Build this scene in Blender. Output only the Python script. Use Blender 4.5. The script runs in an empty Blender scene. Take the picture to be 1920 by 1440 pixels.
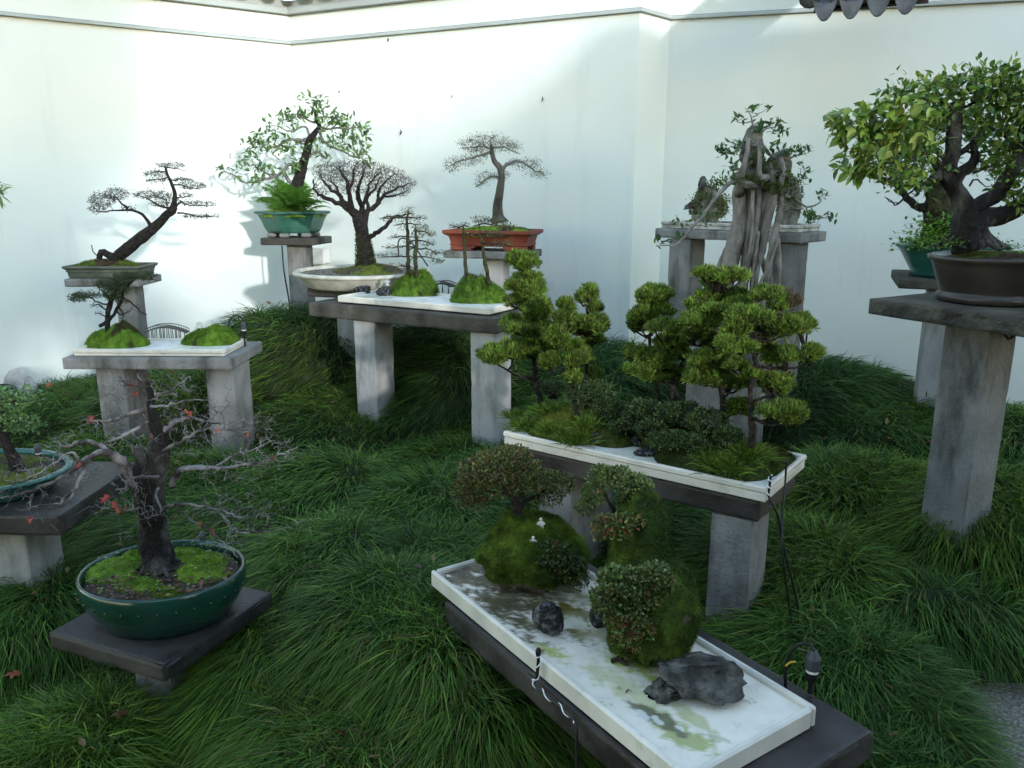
import bpy, bmesh, math, random
import numpy as np
from mathutils import Matrix, Vector

# ------------------------------------------------------------------ camera, sky, sun, exposure
scene = bpy.context.scene
EYE = 1.6
PITCH = math.radians(13.5)
FPX = 1500.0
cam_d = bpy.data.cameras.new('camera')
cam_d.sensor_width = 36.0
cam_d.lens = FPX / 1920.0 * 36.0
cam_d.clip_start = 0.05
cam_d.clip_end = 500
cam = bpy.data.objects.new('camera', cam_d)
scene.collection.objects.link(cam)
cam.location = (0, 0, EYE)
cam.rotation_euler = (math.pi / 2 - PITCH, 0, 0)
scene.camera = cam

SUN_EL = math.radians(10.0)
SUN_AZ = math.atan2(0.49, -0.87)          # direction to the sun in plan: (sin, cos) = (x, y)
world = bpy.data.worlds.new('World')
scene.world = world
world.use_nodes = True
wn = world.node_tree
wn.nodes.clear()
w_out = wn.nodes.new('ShaderNodeOutputWorld')
w_bg = wn.nodes.new('ShaderNodeBackground')
w_sky = wn.nodes.new('ShaderNodeTexSky')
w_sky.sky_type = 'NISHITA'
w_sky.sun_disc = False
w_sky.sun_elevation = SUN_EL
w_sky.sun_rotation = SUN_AZ
w_sky.air_density = 1.0
w_sky.dust_density = 0.18
w_sky.ozone_density = 0.1
w_bg.inputs['Strength'].default_value = 0.15
wn.links.new(w_sky.outputs[0], w_bg.inputs['Color'])
wn.links.new(w_bg.outputs[0], w_out.inputs['Surface'])

sun_d = bpy.data.lights.new('sun', 'SUN')
sun_d.energy = 0.5
sun_d.angle = math.radians(1.6)
sun_d.color = (1.0, 0.995, 0.985)
sun = bpy.data.objects.new('sun', sun_d)
scene.collection.objects.link(sun)
SUND = Vector((math.sin(SUN_AZ) * math.cos(SUN_EL), math.cos(SUN_AZ) * math.cos(SUN_EL), math.sin(SUN_EL)))
sun.rotation_euler = SUND.to_track_quat('Z', 'Y').to_euler()

scene.view_settings.view_transform = 'Standard'
scene.view_settings.look = 'None'
scene.view_settings.gamma = 1.0
scene.view_settings.use_curve_mapping = False
scene.view_settings.exposure = 2.48

rng = np.random.default_rng(7)
random.seed(7)
C = scene.collection

# ------------------------------------------------------------------ pixel to place (photo 1920 x 1440)
CP, SP = math.cos(PITCH), math.sin(PITCH)
def ray(px, py):
    a = (px - 960.0) / FPX; b = (720.0 - py) / FPX
    return np.array((a, CP + SP * b, -SP + CP * b))
def at(px, py, Y):
    d = ray(px, py); return np.array((0, 0, EYE)) + d * (Y / d[1])
def atz(px, py, Z):
    d = ray(px, py); return np.array((0, 0, EYE)) + d * ((Z - EYE) / d[2])
def nrm(v):
    v = np.asarray(v, float); return v / (np.linalg.norm(v, axis=-1, keepdims=True) + 1e-12)

def atv(px, py, org, u, v):
    """where the pixel's ray meets the upright plane v metres behind a bench's front edge"""
    d = ray(px, py); t_ = nrm(np.array((u[0], u[1]))); n_ = np.array((-t_[1], t_[0])); k = (v + np.dot(org, n_)) / np.dot(d[:2], n_)
    return np.array((0, 0, EYE)) + d * k

# ------------------------------------------------------------------ materials
MATS = {}
def mat(name, base, rough=0.6, var=0.2, scale=6.0, bump=0.15, bscale=60.0, spec=0.3, attr=False, transl=0.0,
        base2=None, metal=0.0, coat=0.0, lo=0.35, hi=0.65, detail=5.0, noise_rough=0.0, bdist=0.01, stretch=None, grime=None):
    m = bpy.data.materials.new(name); MATS[name] = m
    m.use_nodes = True
    nt = m.node_tree; N = nt.nodes; L = nt.links
    b = N['Principled BSDF']; out = N['Material Output']
    tc = N.new('ShaderNodeTexCoord')
    src = tc.outputs['Object']
    if stretch:
        mp = N.new('ShaderNodeMapping'); mp.inputs['Scale'].default_value = stretch
        L.new(src, mp.inputs['Vector']); src = mp.outputs['Vector']
    nz = N.new('ShaderNodeTexNoise'); nz.inputs['Scale'].default_value = scale; nz.inputs['Detail'].default_value = detail
    L.new(src, nz.inputs['Vector'])
    rp = N.new('ShaderNodeMapRange'); rp.inputs['From Min'].default_value = lo; rp.inputs['From Max'].default_value = hi
    L.new(nz.outputs['Fac'], rp.inputs['Value'])
    mx = N.new('ShaderNodeMix'); mx.data_type = 'RGBA'
    L.new(rp.outputs['Result'], mx.inputs['Factor'])
    base = tuple(base)
    if attr:
        ca = N.new('ShaderNodeAttribute'); ca.attribute_name = 'Col'
        mul1 = N.new('ShaderNodeMix'); mul1.data_type = 'RGBA'; mul1.blend_type = 'MULTIPLY'; mul1.inputs['Factor'].default_value = 1
        mx.inputs['A'].default_value = (1 - var,) * 3 + (1,); mx.inputs['B'].default_value = (1 + var,) * 3 + (1,)
        L.new(ca.outputs['Color'], mul1.inputs['A']); L.new(mx.outputs['Result'], mul1.inputs['B'])
        col = mul1.outputs['Result']
    else:
        b2 = base2 if base2 else tuple(min(1, c * (1 + var)) for c in base)
        b1 = base if base2 else tuple(c * (1 - var) for c in base)
        mx.inputs['A'].default_value = b1 + (1,); mx.inputs['B'].default_value = tuple(b2) + (1,)
        col = mx.outputs['Result']
    if grime:                                  # stains with a shape of their own: (colour, scale, threshold, amount, stretch)
        gc, gs, gt, ga, gst = grime
        gm = N.new('ShaderNodeMapping'); gm.inputs['Scale'].default_value = gst; L.new(tc.outputs['Object'], gm.inputs['Vector'])
        gn = N.new('ShaderNodeTexNoise'); gn.inputs['Scale'].default_value = gs; gn.inputs['Detail'].default_value = 9; gn.inputs['Roughness'].default_value = 0.65; L.new(gm.outputs['Vector'], gn.inputs['Vector'])
        gr = N.new('ShaderNodeMapRange'); gr.inputs['From Min'].default_value = gt; gr.inputs['From Max'].default_value = gt + 0.16; gr.inputs['To Max'].default_value = ga; L.new(gn.outputs['Fac'], gr.inputs['Value'])
        gx = N.new('ShaderNodeMix'); gx.data_type = 'RGBA'; gx.inputs['B'].default_value = tuple(gc) + (1,); L.new(gr.outputs['Result'], gx.inputs['Factor']); L.new(col, gx.inputs['A']); col = gx.outputs['Result']
    L.new(col, b.inputs['Base Color'])
    b.inputs['Roughness'].default_value = rough
    b.inputs['Metallic'].default_value = metal
    b.inputs['Specular IOR Level'].default_value = spec
    b.inputs['Coat Weight'].default_value = coat
    b.inputs['Coat Roughness'].default_value = 0.12
    if noise_rough:
        rr = N.new('ShaderNodeMapRange'); rr.inputs['To Min'].default_value = max(0.03, rough - noise_rough); rr.inputs['To Max'].default_value = min(1, rough + noise_rough)
        rr.inputs['From Min'].default_value = 0.3; rr.inputs['From Max'].default_value = 0.7
        L.new(nz.outputs['Fac'], rr.inputs['Value']); L.new(rr.outputs['Result'], b.inputs['Roughness'])
    if bump:
        bz = N.new('ShaderNodeTexNoise'); bz.inputs['Scale'].default_value = bscale; bz.inputs['Detail'].default_value = 6
        L.new(src, bz.inputs['Vector'])
        bp = N.new('ShaderNodeBump'); bp.inputs['Strength'].default_value = bump; bp.inputs['Distance'].default_value = bdist
        L.new(bz.outputs['Fac'], bp.inputs['Height']); L.new(bp.outputs['Normal'], b.inputs['Normal'])
    if transl:
        tr = N.new('ShaderNodeBsdfTranslucent'); ms = N.new('ShaderNodeMixShader'); ms.inputs[0].default_value = transl
        L.new(col, tr.inputs['Color']); L.new(b.outputs[0], ms.inputs[1]); L.new(tr.outputs[0], ms.inputs[2])
        L.new(ms.outputs[0], out.inputs['Surface'])
    return m

mat('plaster', (0.70, 0.76, 0.735), rough=0.75, var=0.04, scale=1.3, bump=0.08, bscale=22, base2=(0.75, 0.80, 0.775), grime=((0.52, 0.58, 0.55), 2.2, 0.56, 0.4, (1.6, 1.6, 0.22)))
mat('plaster_trim', (0.40, 0.44, 0.435), rough=0.75, var=0.06, scale=3, bump=0.08, bscale=30)
mat('roof_tile', (0.10, 0.105, 0.115), rough=0.55, var=0.45, scale=14, bump=0.25, bscale=60)
mat('concrete', (0.155, 0.155, 0.15), rough=0.85, var=0.3, scale=6, bump=0.5, bscale=70, base2=(0.25, 0.248, 0.24), detail=9, grime=((0.05, 0.05, 0.043), 6.0, 0.49, 0.85, (1, 1, 0.35)))
mat('concrete_pale', (0.28, 0.278, 0.272), rough=0.85, scale=4.5, bump=0.45, bscale=55, base2=(0.40, 0.397, 0.388), detail=9, stretch=(1, 1, 0.5), grime=((0.13, 0.13, 0.115), 6.0, 0.52, 0.8, (1, 1, 0.3)))
mat('concrete_dark', (0.022, 0.020, 0.019), rough=0.5, scale=6, bump=0.3, bscale=60, base2=(0.06, 0.055, 0.051), detail=9, noise_rough=0.2, grime=((0.10, 0.10, 0.09), 16.0, 0.62, 0.6, (1, 1, 1)))
mat('concrete_mid', (0.03, 0.027, 0.022), rough=0.7, scale=7, bump=0.6, bscale=45, base2=(0.085, 0.078, 0.065), detail=9, grime=((0.19, 0.19, 0.17), 16.0, 0.60, 0.55, (1, 1, 0.35)))
mat('concrete_mossy', (0.028, 0.026, 0.02), rough=0.75, scale=9, bump=0.8, bscale=45, base2=(0.085, 0.08, 0.062), detail=9, bdist=0.02, grime=((0.20, 0.20, 0.17), 20.0, 0.62, 0.5, (1, 1, 1)))
mat('bark_tan', (0.035, 0.031, 0.026), rough=0.85, scale=16, bump=0.8, bscale=80, base2=(0.13, 0.12, 0.10), bdist=0.012, stretch=(1, 1, 0.5))
mat('grass_blade', (1, 1, 1), rough=0.5, var=0.2, scale=2.0, bump=0, attr=True, transl=0.2, spec=0.22)
mat('soil', (0.028, 0.022, 0.016), rough=0.95, var=0.5, scale=40, bump=0.6, bscale=120, base2=(0.075, 0.06, 0.045))
mat('gritty_soil', (0.05, 0.045, 0.035), rough=0.95, scale=70, bump=0.8, bscale=140, base2=(0.30, 0.28, 0.24), lo=0.45, hi=0.62)
mat('ground_soil', (0.014, 0.022, 0.009), rough=0.95, scale=12, bump=0.5, bscale=60, base2=(0.03, 0.045, 0.016))
mat('path_stone', (0.11, 0.10, 0.085), rough=0.85, scale=90, bump=0.6, bscale=110, base2=(0.27, 0.25, 0.215), lo=0.42, hi=0.6)
mat('moss', (1, 1, 1), rough=0.9, var=0.35, scale=30, bump=0.6, bscale=160, attr=True, transl=0.12, spec=0.2)
mat('leaf', (1, 1, 1), rough=0.45, var=0.15, scale=8, bump=0, attr=True, transl=0.3, spec=0.45)
mat('needle', (1, 1, 1), rough=0.6, var=0.2, scale=10, bump=0, attr=True, transl=0.25, spec=0.3)
mat('bark_dark', (0.008, 0.0068, 0.006), rough=0.9, scale=45, bump=1.0, bscale=90, base2=(0.038, 0.032, 0.027), bdist=0.03, detail=9)
mat('bark_mossy', (0.014, 0.012, 0.008), rough=0.9, scale=24, bump=0.9, bscale=100, base2=(0.06, 0.062, 0.02), bdist=0.02)
mat('bark_grey', (0.11, 0.097, 0.083), rough=0.8, scale=22, bump=0.9, bscale=80, base2=(0.285, 0.26, 0.23), bdist=0.01, stretch=(1, 1, 0.45))
mat('bark_mottled', (0.009, 0.0078, 0.007), rough=0.85, scale=13, bump=1.0, bscale=60, base2=(0.11, 0.102, 0.094), lo=0.48, hi=0.68, bdist=0.02, stretch=(1, 1, 0.6), detail=10)
mat('twig_grey', (0.05, 0.04, 0.038), rough=0.85, scale=22, bump=0.3, bscale=200, base2=(0.26, 0.248, 0.245), lo=0.42, hi=0.66)
mat('twig_brown', (0.02, 0.015, 0.014), rough=0.9, scale=20, bump=0.2, bscale=200, base2=(0.065, 0.05, 0.048))
mat('twig_silver', (0.11, 0.11, 0.095), rough=0.9, scale=20, bump=0.2, bscale=200, base2=(0.22, 0.22, 0.20))
mat('rock_dark', (0.018, 0.020, 0.022), rough=0.6, scale=55, bump=1.0, bscale=75, base2=(0.20, 0.21, 0.215), lo=0.5, hi=0.72, bdist=0.03, detail=9)
mat('rock_grey', (0.04, 0.04, 0.036), rough=0.8, scale=22, bump=1.0, bscale=60, base2=(0.17, 0.168, 0.15), lo=0.4, hi=0.68, bdist=0.035, detail=9, grime=((0.03, 0.028, 0.02), 14.0, 0.54, 0.8, (1, 1, 1)))
mat('rock_brown', (0.05, 0.046, 0.034), rough=0.85, scale=18, bump=1.0, bscale=60, base2=(0.18, 0.175, 0.13), bdist=0.03, detail=9, grime=((0.06, 0.085, 0.02), 9.0, 0.52, 0.8, (1, 1, 1)))
mat('rock_tan', (0.10, 0.095, 0.075), rough=0.85, scale=18, bump=1.0, bscale=60, base2=(0.27, 0.255, 0.21), bdist=0.03, detail=9)
mat('rock_pale', (0.30, 0.31, 0.31), rough=0.85, scale=12, bump=0.7, bscale=40, base2=(0.48, 0.49, 0.49), bdist=0.02)
mat('marble', (0.54, 0.515, 0.455), rough=0.4, scale=9, bump=0.1, bscale=60, base2=(0.67, 0.64, 0.57), noise_rough=0.15, grime=((0.33, 0.33, 0.24), 16.0, 0.58, 0.6, (1, 1, 1)))
mat('marble_worn', (0.25, 0.245, 0.22), rough=0.6, scale=14, bump=0.2, bscale=60, base2=(0.55, 0.54, 0.50), lo=0.42, hi=0.6)
mat('tray_floor', (1, 1, 1), rough=0.34, var=0.06, scale=20, bump=0.04, bscale=90, attr=True, noise_rough=0.14)
mat('glaze_green', (0.004, 0.028, 0.019), rough=0.22, var=0.3, scale=7, bump=0.12, bscale=18, base2=(0.010, 0.052, 0.035), coat=0.5, grime=((0.035, 0.045, 0.035), 14.0, 0.60, 0.6, (1, 1, 0.5)))
mat('glaze_hex', (0.022, 0.085, 0.06), rough=0.35, scale=9, bump=0.08, bscale=20, base2=(0.045, 0.14, 0.10), coat=0.2, grime=((0.10, 0.13, 0.11), 12.0, 0.57, 0.6, (1, 1, 0.4)))
mat('glaze_teal', (0.012, 0.07, 0.058), rough=0.25, scale=7, bump=0.1, bscale=16, base2=(0.03, 0.125, 0.105), coat=0.3)
mat('glaze_brown', (0.022, 0.018, 0.015), rough=0.38, scale=6, bump=0.15, bscale=25, base2=(0.045, 0.038, 0.032), coat=0.15)
mat('glaze_cream', (0.36, 0.35, 0.29), rough=0.4, scale=11, bump=0.1, bscale=40, base2=(0.55, 0.54, 0.47), lo=0.3, hi=0.6, grime=((0.20, 0.19, 0.13), 12.0, 0.57, 0.6, (1, 1, 0.4)))
mat('glaze_celadon', (0.06, 0.072, 0.058), rough=0.5, scale=10, bump=0.15, bscale=40, base2=(0.115, 0.13, 0.108))
mat('terracotta', (0.16, 0.038, 0.022), rough=0.55, scale=8, bump=0.12, bscale=50, base2=(0.235, 0.058, 0.034), grime=((0.10, 0.035, 0.026), 9.0, 0.55, 0.7, (1, 1, 0.5)))
mat('black_plastic', (0.012, 0.012, 0.013), rough=0.4, var=0.3, bump=0)
mat('grey_plastic', (0.055, 0.06, 0.07), rough=0.4, var=0.15, bump=0)
mat('white_plastic', (0.72, 0.72, 0.71), rough=0.45, var=0.06, bump=0)
mat('yellow_plastic', (0.55, 0.33, 0.03), rough=0.45, var=0.1, bump=0)
mat('box_plastic', (0.62, 0.62, 0.59), rough=0.5, var=0.05, scale=3, bump=0.02)
mat('ink', (0.05, 0.12, 0.12), rough=0.6, var=0.05, bump=0)
mat('metal_pipe', (0.34, 0.35, 0.36), rough=0.45, var=0.2, scale=20, bump=0.1, metal=0.6)
mat('bronze_bridge', (0.09, 0.085, 0.07), rough=0.7, var=0.3, scale=40, bump=0.2)
mat('dark_bridge', (0.03, 0.03, 0.03), rough=0.7, var=0.3, scale=40, bump=0.2)
mat('figurine_white', (0.62, 0.61, 0.55), rough=0.6, var=0.15, scale=60, bump=0.1)
mat('dry_wood', (0.04, 0.03, 0.022), rough=0.85, var=0.4, scale=50, bump=0.4)
mat('hall_timber', (0.05, 0.03, 0.02), rough=0.6, var=0.3, scale=9, bump=0.2)
for nm, c in (('leaf_lime', (0.19, 0.29, 0.045)), ('leaf_green', (0.10, 0.20, 0.035)), ('leaf_deep', (0.05, 0.125, 0.035)), ('leaf_yellow', (0.22, 0.28, 0.055)),
              ('leaf_red', (0.33, 0.045, 0.04)), ('leaf_orange', (0.33, 0.09, 0.04)), ('leaf_fresh', (0.21, 0.33, 0.11)), ('leaf_mid', (0.15, 0.26, 0.08)),
              ('leaf_dull', (0.08, 0.15, 0.06)), ('leaf_dry', (0.12, 0.05, 0.03)), ('frond_green', (0.11, 0.25, 0.04)), ('frond_lime', (0.17, 0.30, 0.06))):
    mat(nm, c, rough=0.42, var=0.22, scale=25, bump=0, transl=0.28, spec=0.45)

# ------------------------------------------------------------------ things, parts
ORG = {}
class Acc:
    """collects triangles and quads (with point colours) for ONE mesh"""
    def __init__(s): s.V = []; s.T = []; s.Q = []; s.K = []; s.n = 0
    def add(s, V, T=None, Q=None, K=None):
        V = np.asarray(V, float).reshape(-1, 3)
        s.V.append(V)
        if T is not None and len(T): s.T.append(np.asarray(T, int).reshape(-1, 3) + s.n)
        if Q is not None and len(Q): s.Q.append(np.asarray(Q, int).reshape(-1, 4) + s.n)
        if K is None: K = np.full((len(V), 3), 0.5)
        K = np.asarray(K, float)
        if K.ndim == 1: K = np.tile(K, (len(V), 1))
        s.K.append(K); s.n += len(V)
        return s
    def verts(s): return np.concatenate(s.V)

def mesh_of(name, acc, material, org=(0, 0, 0), smooth=False):
    V = np.concatenate(acc.V) - np.asarray(org)
    T = np.concatenate(acc.T) if acc.T else np.zeros((0, 3), int)
    Q = np.concatenate(acc.Q) if acc.Q else np.zeros((0, 4), int)
    me = bpy.data.meshes.new(name)
    me.vertices.add(len(V)); me.vertices.foreach_set('co', V.astype(np.float32).ravel())
    nl = len(T) * 3 + len(Q) * 4
    me.loops.add(nl)
    me.loops.foreach_set('vertex_index', np.concatenate((T.ravel(), Q.ravel())).astype(np.int32))
    me.polygons.add(len(T) + len(Q))
    st = np.concatenate((np.arange(len(T)) * 3, len(T) * 3 + np.arange(len(Q)) * 4)).astype(np.int32)
    me.polygons.foreach_set('loop_start', st)
    me.polygons.foreach_set('use_smooth', np.full(len(T) + len(Q), bool(smooth)))
    me.update(calc_edges=True)
    K = np.concatenate(acc.K)
    ca = me.color_attributes.new('Col', 'FLOAT_COLOR', 'POINT')
    ca.data.foreach_set('color', np.concatenate((K, np.ones((len(K), 1))), 1).astype(np.float32).ravel())
    me.materials.append(MATS[material])
    return me

def thing(name, label, cat, base, group=None):
    o = bpy.data.objects.new(name, None); C.objects.link(o)
    o.empty_display_size = 0.05
    o.location = base; ORG[o.name] = np.asarray(base, float)
    o['label'] = label; o['category'] = cat
    if group: o['group'] = group
    return o
def part(name, acc, material, parent, smooth=False, kind=None, label=None):
    org = ORG[parent.name]
    o = bpy.data.objects.new(name, mesh_of(name, acc, material, org, smooth)); C.objects.link(o)
    o.parent = parent; ORG[o.name] = org
    if kind: o['kind'] = kind
    if label: o['label'] = label
    return o
def single(name, acc, material, label=None, cat=None, group=None, kind=None, smooth=False, base=None):
    V = np.concatenate(acc.V)
    if base is None:
        base = np.array(((V[:, 0].min() + V[:, 0].max()) / 2, (V[:, 1].min() + V[:, 1].max()) / 2, V[:, 2].min()))
    o = bpy.data.objects.new(name, mesh_of(name, acc, material, base, smooth)); C.objects.link(o)
    o.location = base; ORG[o.name] = np.asarray(base, float)
    if label: o['label'] = label
    if cat: o['category'] = cat
    if group: o['group'] = group
    if kind: o['kind'] = kind
    return o

# ------------------------------------------------------------------ shapes
def frame_of(u):
    u = nrm(np.array((u[0], u[1], 0.0))); v = np.array((-u[1], u[0], 0.0)); return u, v, np.array((0, 0, 1.0))
def cbox(acc, lo, hi, bev=0.006, org=(0, 0, 0), u=(1, 0), rough=0.0, K=None):
    """chamfered box given in a local frame (u along x, v along y) with origin org"""
    lo = np.asarray(lo, float); hi = np.asarray(hi, float)
    b = min(bev, 0.45 * min(hi - lo))
    vs = []; idx = {}
    for sx in (0, 1):
        for sy in (0, 1):
            for sz in (0, 1):
                s = np.array((sx, sy, sz)); c = np.where(s == 1, hi, lo); inn = np.where(s == 1, -b, b)
                for k in range(3):
                    p = c + inn; p[k] = c[k]
                    idx[(sx, sy, sz, k)] = len(vs); vs.append(p)
    Q = []; T = []
    def q(a, b_, c, d): Q.append((a, b_, c, d))
    for k in range(3):
        i, j = [(1, 2), (2, 0), (0, 1)][k]
        for s in (0, 1):
            r = []
            for (a, b_) in ((0, 0), (1, 0), (1, 1), (0, 1)):
                e = [0, 0, 0]; e[k] = s; e[i] = a; e[j] = b_; r.append(idx[(e[0], e[1], e[2], k)])
            Q.append(r if s else r[::-1])
    for k in range(3):                       # edges along axis k
        i, j = [(1, 2), (2, 0), (0, 1)][k]
        for a in (0, 1):
            for b_ in (0, 1):
                e0 = [0, 0, 0]; e0[i] = a; e0[j] = b_; e1 = list(e0); e1[k] = 1
                r = [idx[(*e0, i)], idx[(*e1, i)], idx[(*e1, j)], idx[(*e0, j)]]
                Q.append(r if (a ^ b_) else r[::-1])
    for sx in (0, 1):
        for sy in (0, 1):
            for sz in (0, 1):
                r = [idx[(sx, sy, sz, k)] for k in range(3)]
                T.append(r if (sx + sy + sz) % 2 else r[::-1])
    P = np.array(vs)
    if rough: P = P + rng.normal(0, rough, P.shape)
    U, Vv, W = frame_of(u)
    P = np.asarray(org) + P[:, :1] * U + P[:, 1:2] * Vv + P[:, 2:3] * W
    acc.add(P, T, Q, K); return acc

def rbox(acc, lo, hi, bev=0.01, org=(0, 0, 0), u=(1, 0), chip=0.006, step=0.025, seed=0):
    """cast block: worn, chipped edges and faintly uneven faces (grid on every face, moved by place only)"""
    lo = np.asarray(lo, float); hi = np.asarray(hi, float); U, Vv, W = frame_of(u)
    for k in range(3):
        i, j = [(1, 2), (2, 0), (0, 1)][k]
        def cuts(a):
            n = max(2, int((hi[a] - lo[a]) / step)); e = min(bev, 0.3 * (hi[a] - lo[a])); return np.concatenate(([lo[a], lo[a] + e * 0.5], np.linspace(lo[a] + e, hi[a] - e, n), [hi[a] - e * 0.5, hi[a]]))
        ci, cj = cuts(i), cuts(j); A, B = np.meshgrid(ci, cj, indexing='ij')
        for s in (0, 1):
            P = np.zeros(A.shape + (3,)); P[..., i] = A; P[..., j] = B; P[..., k] = (hi if s else lo)[k]
            q = np.minimum(P - lo, hi - P); sg = np.where(P - lo < hi - P, 1.0, -1.0)
            Wp = np.asarray(org) + P[..., :1] * U + P[..., 1:2] * Vv + P[..., 2:3] * W
            d2 = np.sort(q, axis=-1)[..., 1]
            nz = np.maximum(0, wob(Wp, 38, seed) + 0.5 * wob(Wp, 110, seed + 3) - 0.55)
            depth = np.maximum(0, 1 - d2 / bev) * (bev * 0.22 + chip * nz)
            mv = np.exp(-q / (bev * 0.9)) * sg * depth[..., None]
            P = P + mv; P[..., k] += (1 if s else -1) * 0.0012 * wob(Wp, 14, seed + 5)
            Wp = np.asarray(org) + P[..., :1] * U + P[..., 1:2] * Vv + P[..., 2:3] * W
            n, m = A.shape; a_ = np.arange(n - 1)[:, None] * m; b_ = np.arange(m - 1)[None]
            Q = np.stack((a_ + b_, a_ + m + b_, a_ + m + b_ + 1, a_ + b_ + 1), -1).reshape(-1, 4)
            acc.add(Wp.reshape(-1, 3), None, Q if s else Q[:, ::-1])
    return acc

def spline(A, n):
    """Catmull-Rom through rows of A (k, m) -> (n, m)"""
    A = np.asarray(A, float)
    if len(A) < 3:
        t = np.linspace(0, 1, n)[:, None]; return A[0] * (1 - t) + A[-1] * t
    P = np.vstack((2 * A[0] - A[1], A, 2 * A[-1] - A[-2]))
    t = np.linspace(0, len(A) - 1 - 1e-9, n); i = t.astype(int); f = (t - i)[:, None]
    p0, p1, p2, p3 = P[i], P[i + 1], P[i + 2], P[i + 3]
    return 0.5 * (2 * p1 + (p2 - p0) * f + (2 * p0 - 5 * p1 + 4 * p2 - p3) * f ** 2 + (3 * p1 - p0 - 3 * p2 + p3) * f ** 3)

def tube(acc, pts, rad, sides=8, lump=0.0, cap=True, K=None):
    P = np.asarray(pts, float); R = np.broadcast_to(np.asarray(rad, float), (len(P),)).copy()
    n = len(P); tg = np.gradient(P, axis=0); tg = nrm(tg)
    a = np.array((0.3, 0.9, 0.2)) if abs(tg[0][2]) > 0.8 else np.array((0, 0, 1.0))
    e = nrm(np.cross(tg[0], a)); E = [e]
    for i in range(1, n):
        e = e - tg[i] * np.dot(e, tg[i]); e = nrm(e); E.append(e)
    E = np.array(E); F = np.cross(tg, E)
    ang = np.linspace(0, 2 * math.pi, sides, endpoint=False)
    rr = R[:, None] * np.ones((1, sides))
    if lump:
        ph = rng.uniform(0, 6.28, 6)
        zz = np.arange(n)[:, None]
        rr = rr * (1 + lump * (np.sin(ang * 2 + ph[0] + zz * 0.35) + 0.7 * np.sin(ang * 3 + ph[1] - zz * 0.5) + 0.6 * np.sin(ang * 5 + ph[2] + zz * 0.9)) + rng.normal(0, lump * 0.5, (n, sides)))
    V = P[:, None] + rr[..., None] * (np.cos(ang)[None, :, None] * E[:, None] + np.sin(ang)[None, :, None] * F[:, None])
    V = V.reshape(-1, 3)
    i = np.arange(n - 1)[:, None] * sides; j = np.arange(sides)[None]; j2 = (j + 1) % sides
    Q = np.stack((i + j, i + j2, i + sides + j2, i + sides + j), -1).reshape(-1, 4)
    T = []
    if cap:
        V = np.vstack((V, P[0], P[-1])); a0, a1 = n * sides, n * sides + 1
        for k in range(sides):
            T.append((a0, (k + 1) % sides, k)); T.append((a1, (n - 1) * sides + k, (n - 1) * sides + (k + 1) % sides))
    acc.add(V, T, Q, K); return acc

def batch_tubes(acc, P, R, sides=3, K=None):
    """P (N,k,3) R (N,k): many thin tubes at once"""
    N, k, _ = P.shape
    if N == 0: return acc
    tg = np.gradient(P, axis=1); tg = nrm(tg)
    a = np.tile(np.array((0.31, 0.52, 0.79)), (N, 1)); E = nrm(np.cross(tg[:, 0], a))
    E = E[:, None] - tg * np.sum(E[:, None] * tg, -1, keepdims=True); E = nrm(E); F = np.cross(tg, E)
    ang = np.linspace(0, 2 * math.pi, sides, endpoint=False)
    V = P[:, :, None] + R[:, :, None, None] * (np.cos(ang)[:, None] * E[:, :, None] + np.sin(ang)[:, None] * F[:, :, None])
    base = (np.arange(N) * k * sides)[:, None, None]; i = (np.arange(k - 1) * sides)[None, :, None]; j = np.arange(sides)[None, None]
    j2 = (j + 1) % sides
    Q = np.stack((base + i + j, base + i + j2, base + i + sides + j2, base + i + sides + j), -1).reshape(-1, 4)
    if K is not None: K = np.repeat(K, k * sides, axis=0)
    acc.add(V.reshape(-1, 3), None, Q, K); return acc

def lathe(acc, cx, cy, prof, sx=1.0, sy=1.0, seg=48, ang=0.0, power=2.0, K=None):
    """prof: (r, z) list; oval / squircle outline through sx, sy, power"""
    th = np.linspace(0, 2 * math.pi, seg, endpoint=False)
    c, s = np.cos(th), np.sin(th)
    ex = np.sign(c) * np.abs(c) ** (2 / power); ey = np.sign(s) * np.abs(s) ** (2 / power)
    V = []
    for r, z in prof:
        x, y = r * sx * ex, r * sy * ey
        V.append(np.stack((cx + x * math.cos(ang) - y * math.sin(ang), cy + x * math.sin(ang) + y * math.cos(ang), np.full(seg, z)), -1))
    V = np.concatenate(V); n = len(prof)
    i = np.arange(n - 1)[:, None] * seg; j = np.arange(seg)[None]; j2 = (j + 1) % seg
    Q = np.stack((i + j, i + j2, i + seg + j2, i + seg + j), -1).reshape(-1, 4)
    acc.add(V, None, Q, K); return acc

_ph = np.random.default_rng(3).uniform(0, 6.28, (40, 3)); _dr = nrm(np.random.default_rng(4).normal(size=(40, 3)))
def wob(P, sc, seed=0, oct=4):
    """cheap smooth noise about -1..1"""
    P = np.asarray(P, float); out = np.zeros(P.shape[:-1]); amp = 1.0; tot = 0
    for o in range(oct):
        for k in range(3):
            q = (seed * 5 + o * 3 + k) % 40
            out += amp * np.sin(P @ (_dr[q] * sc) + _ph[q, 0] + 1.7 * np.sin(P @ (_dr[(q + 7) % 40] * sc * 0.7) + _ph[q, 1]))
        tot += 3 * amp * 0.6; amp *= 0.5; sc *= 2.1
    return out / tot

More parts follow.
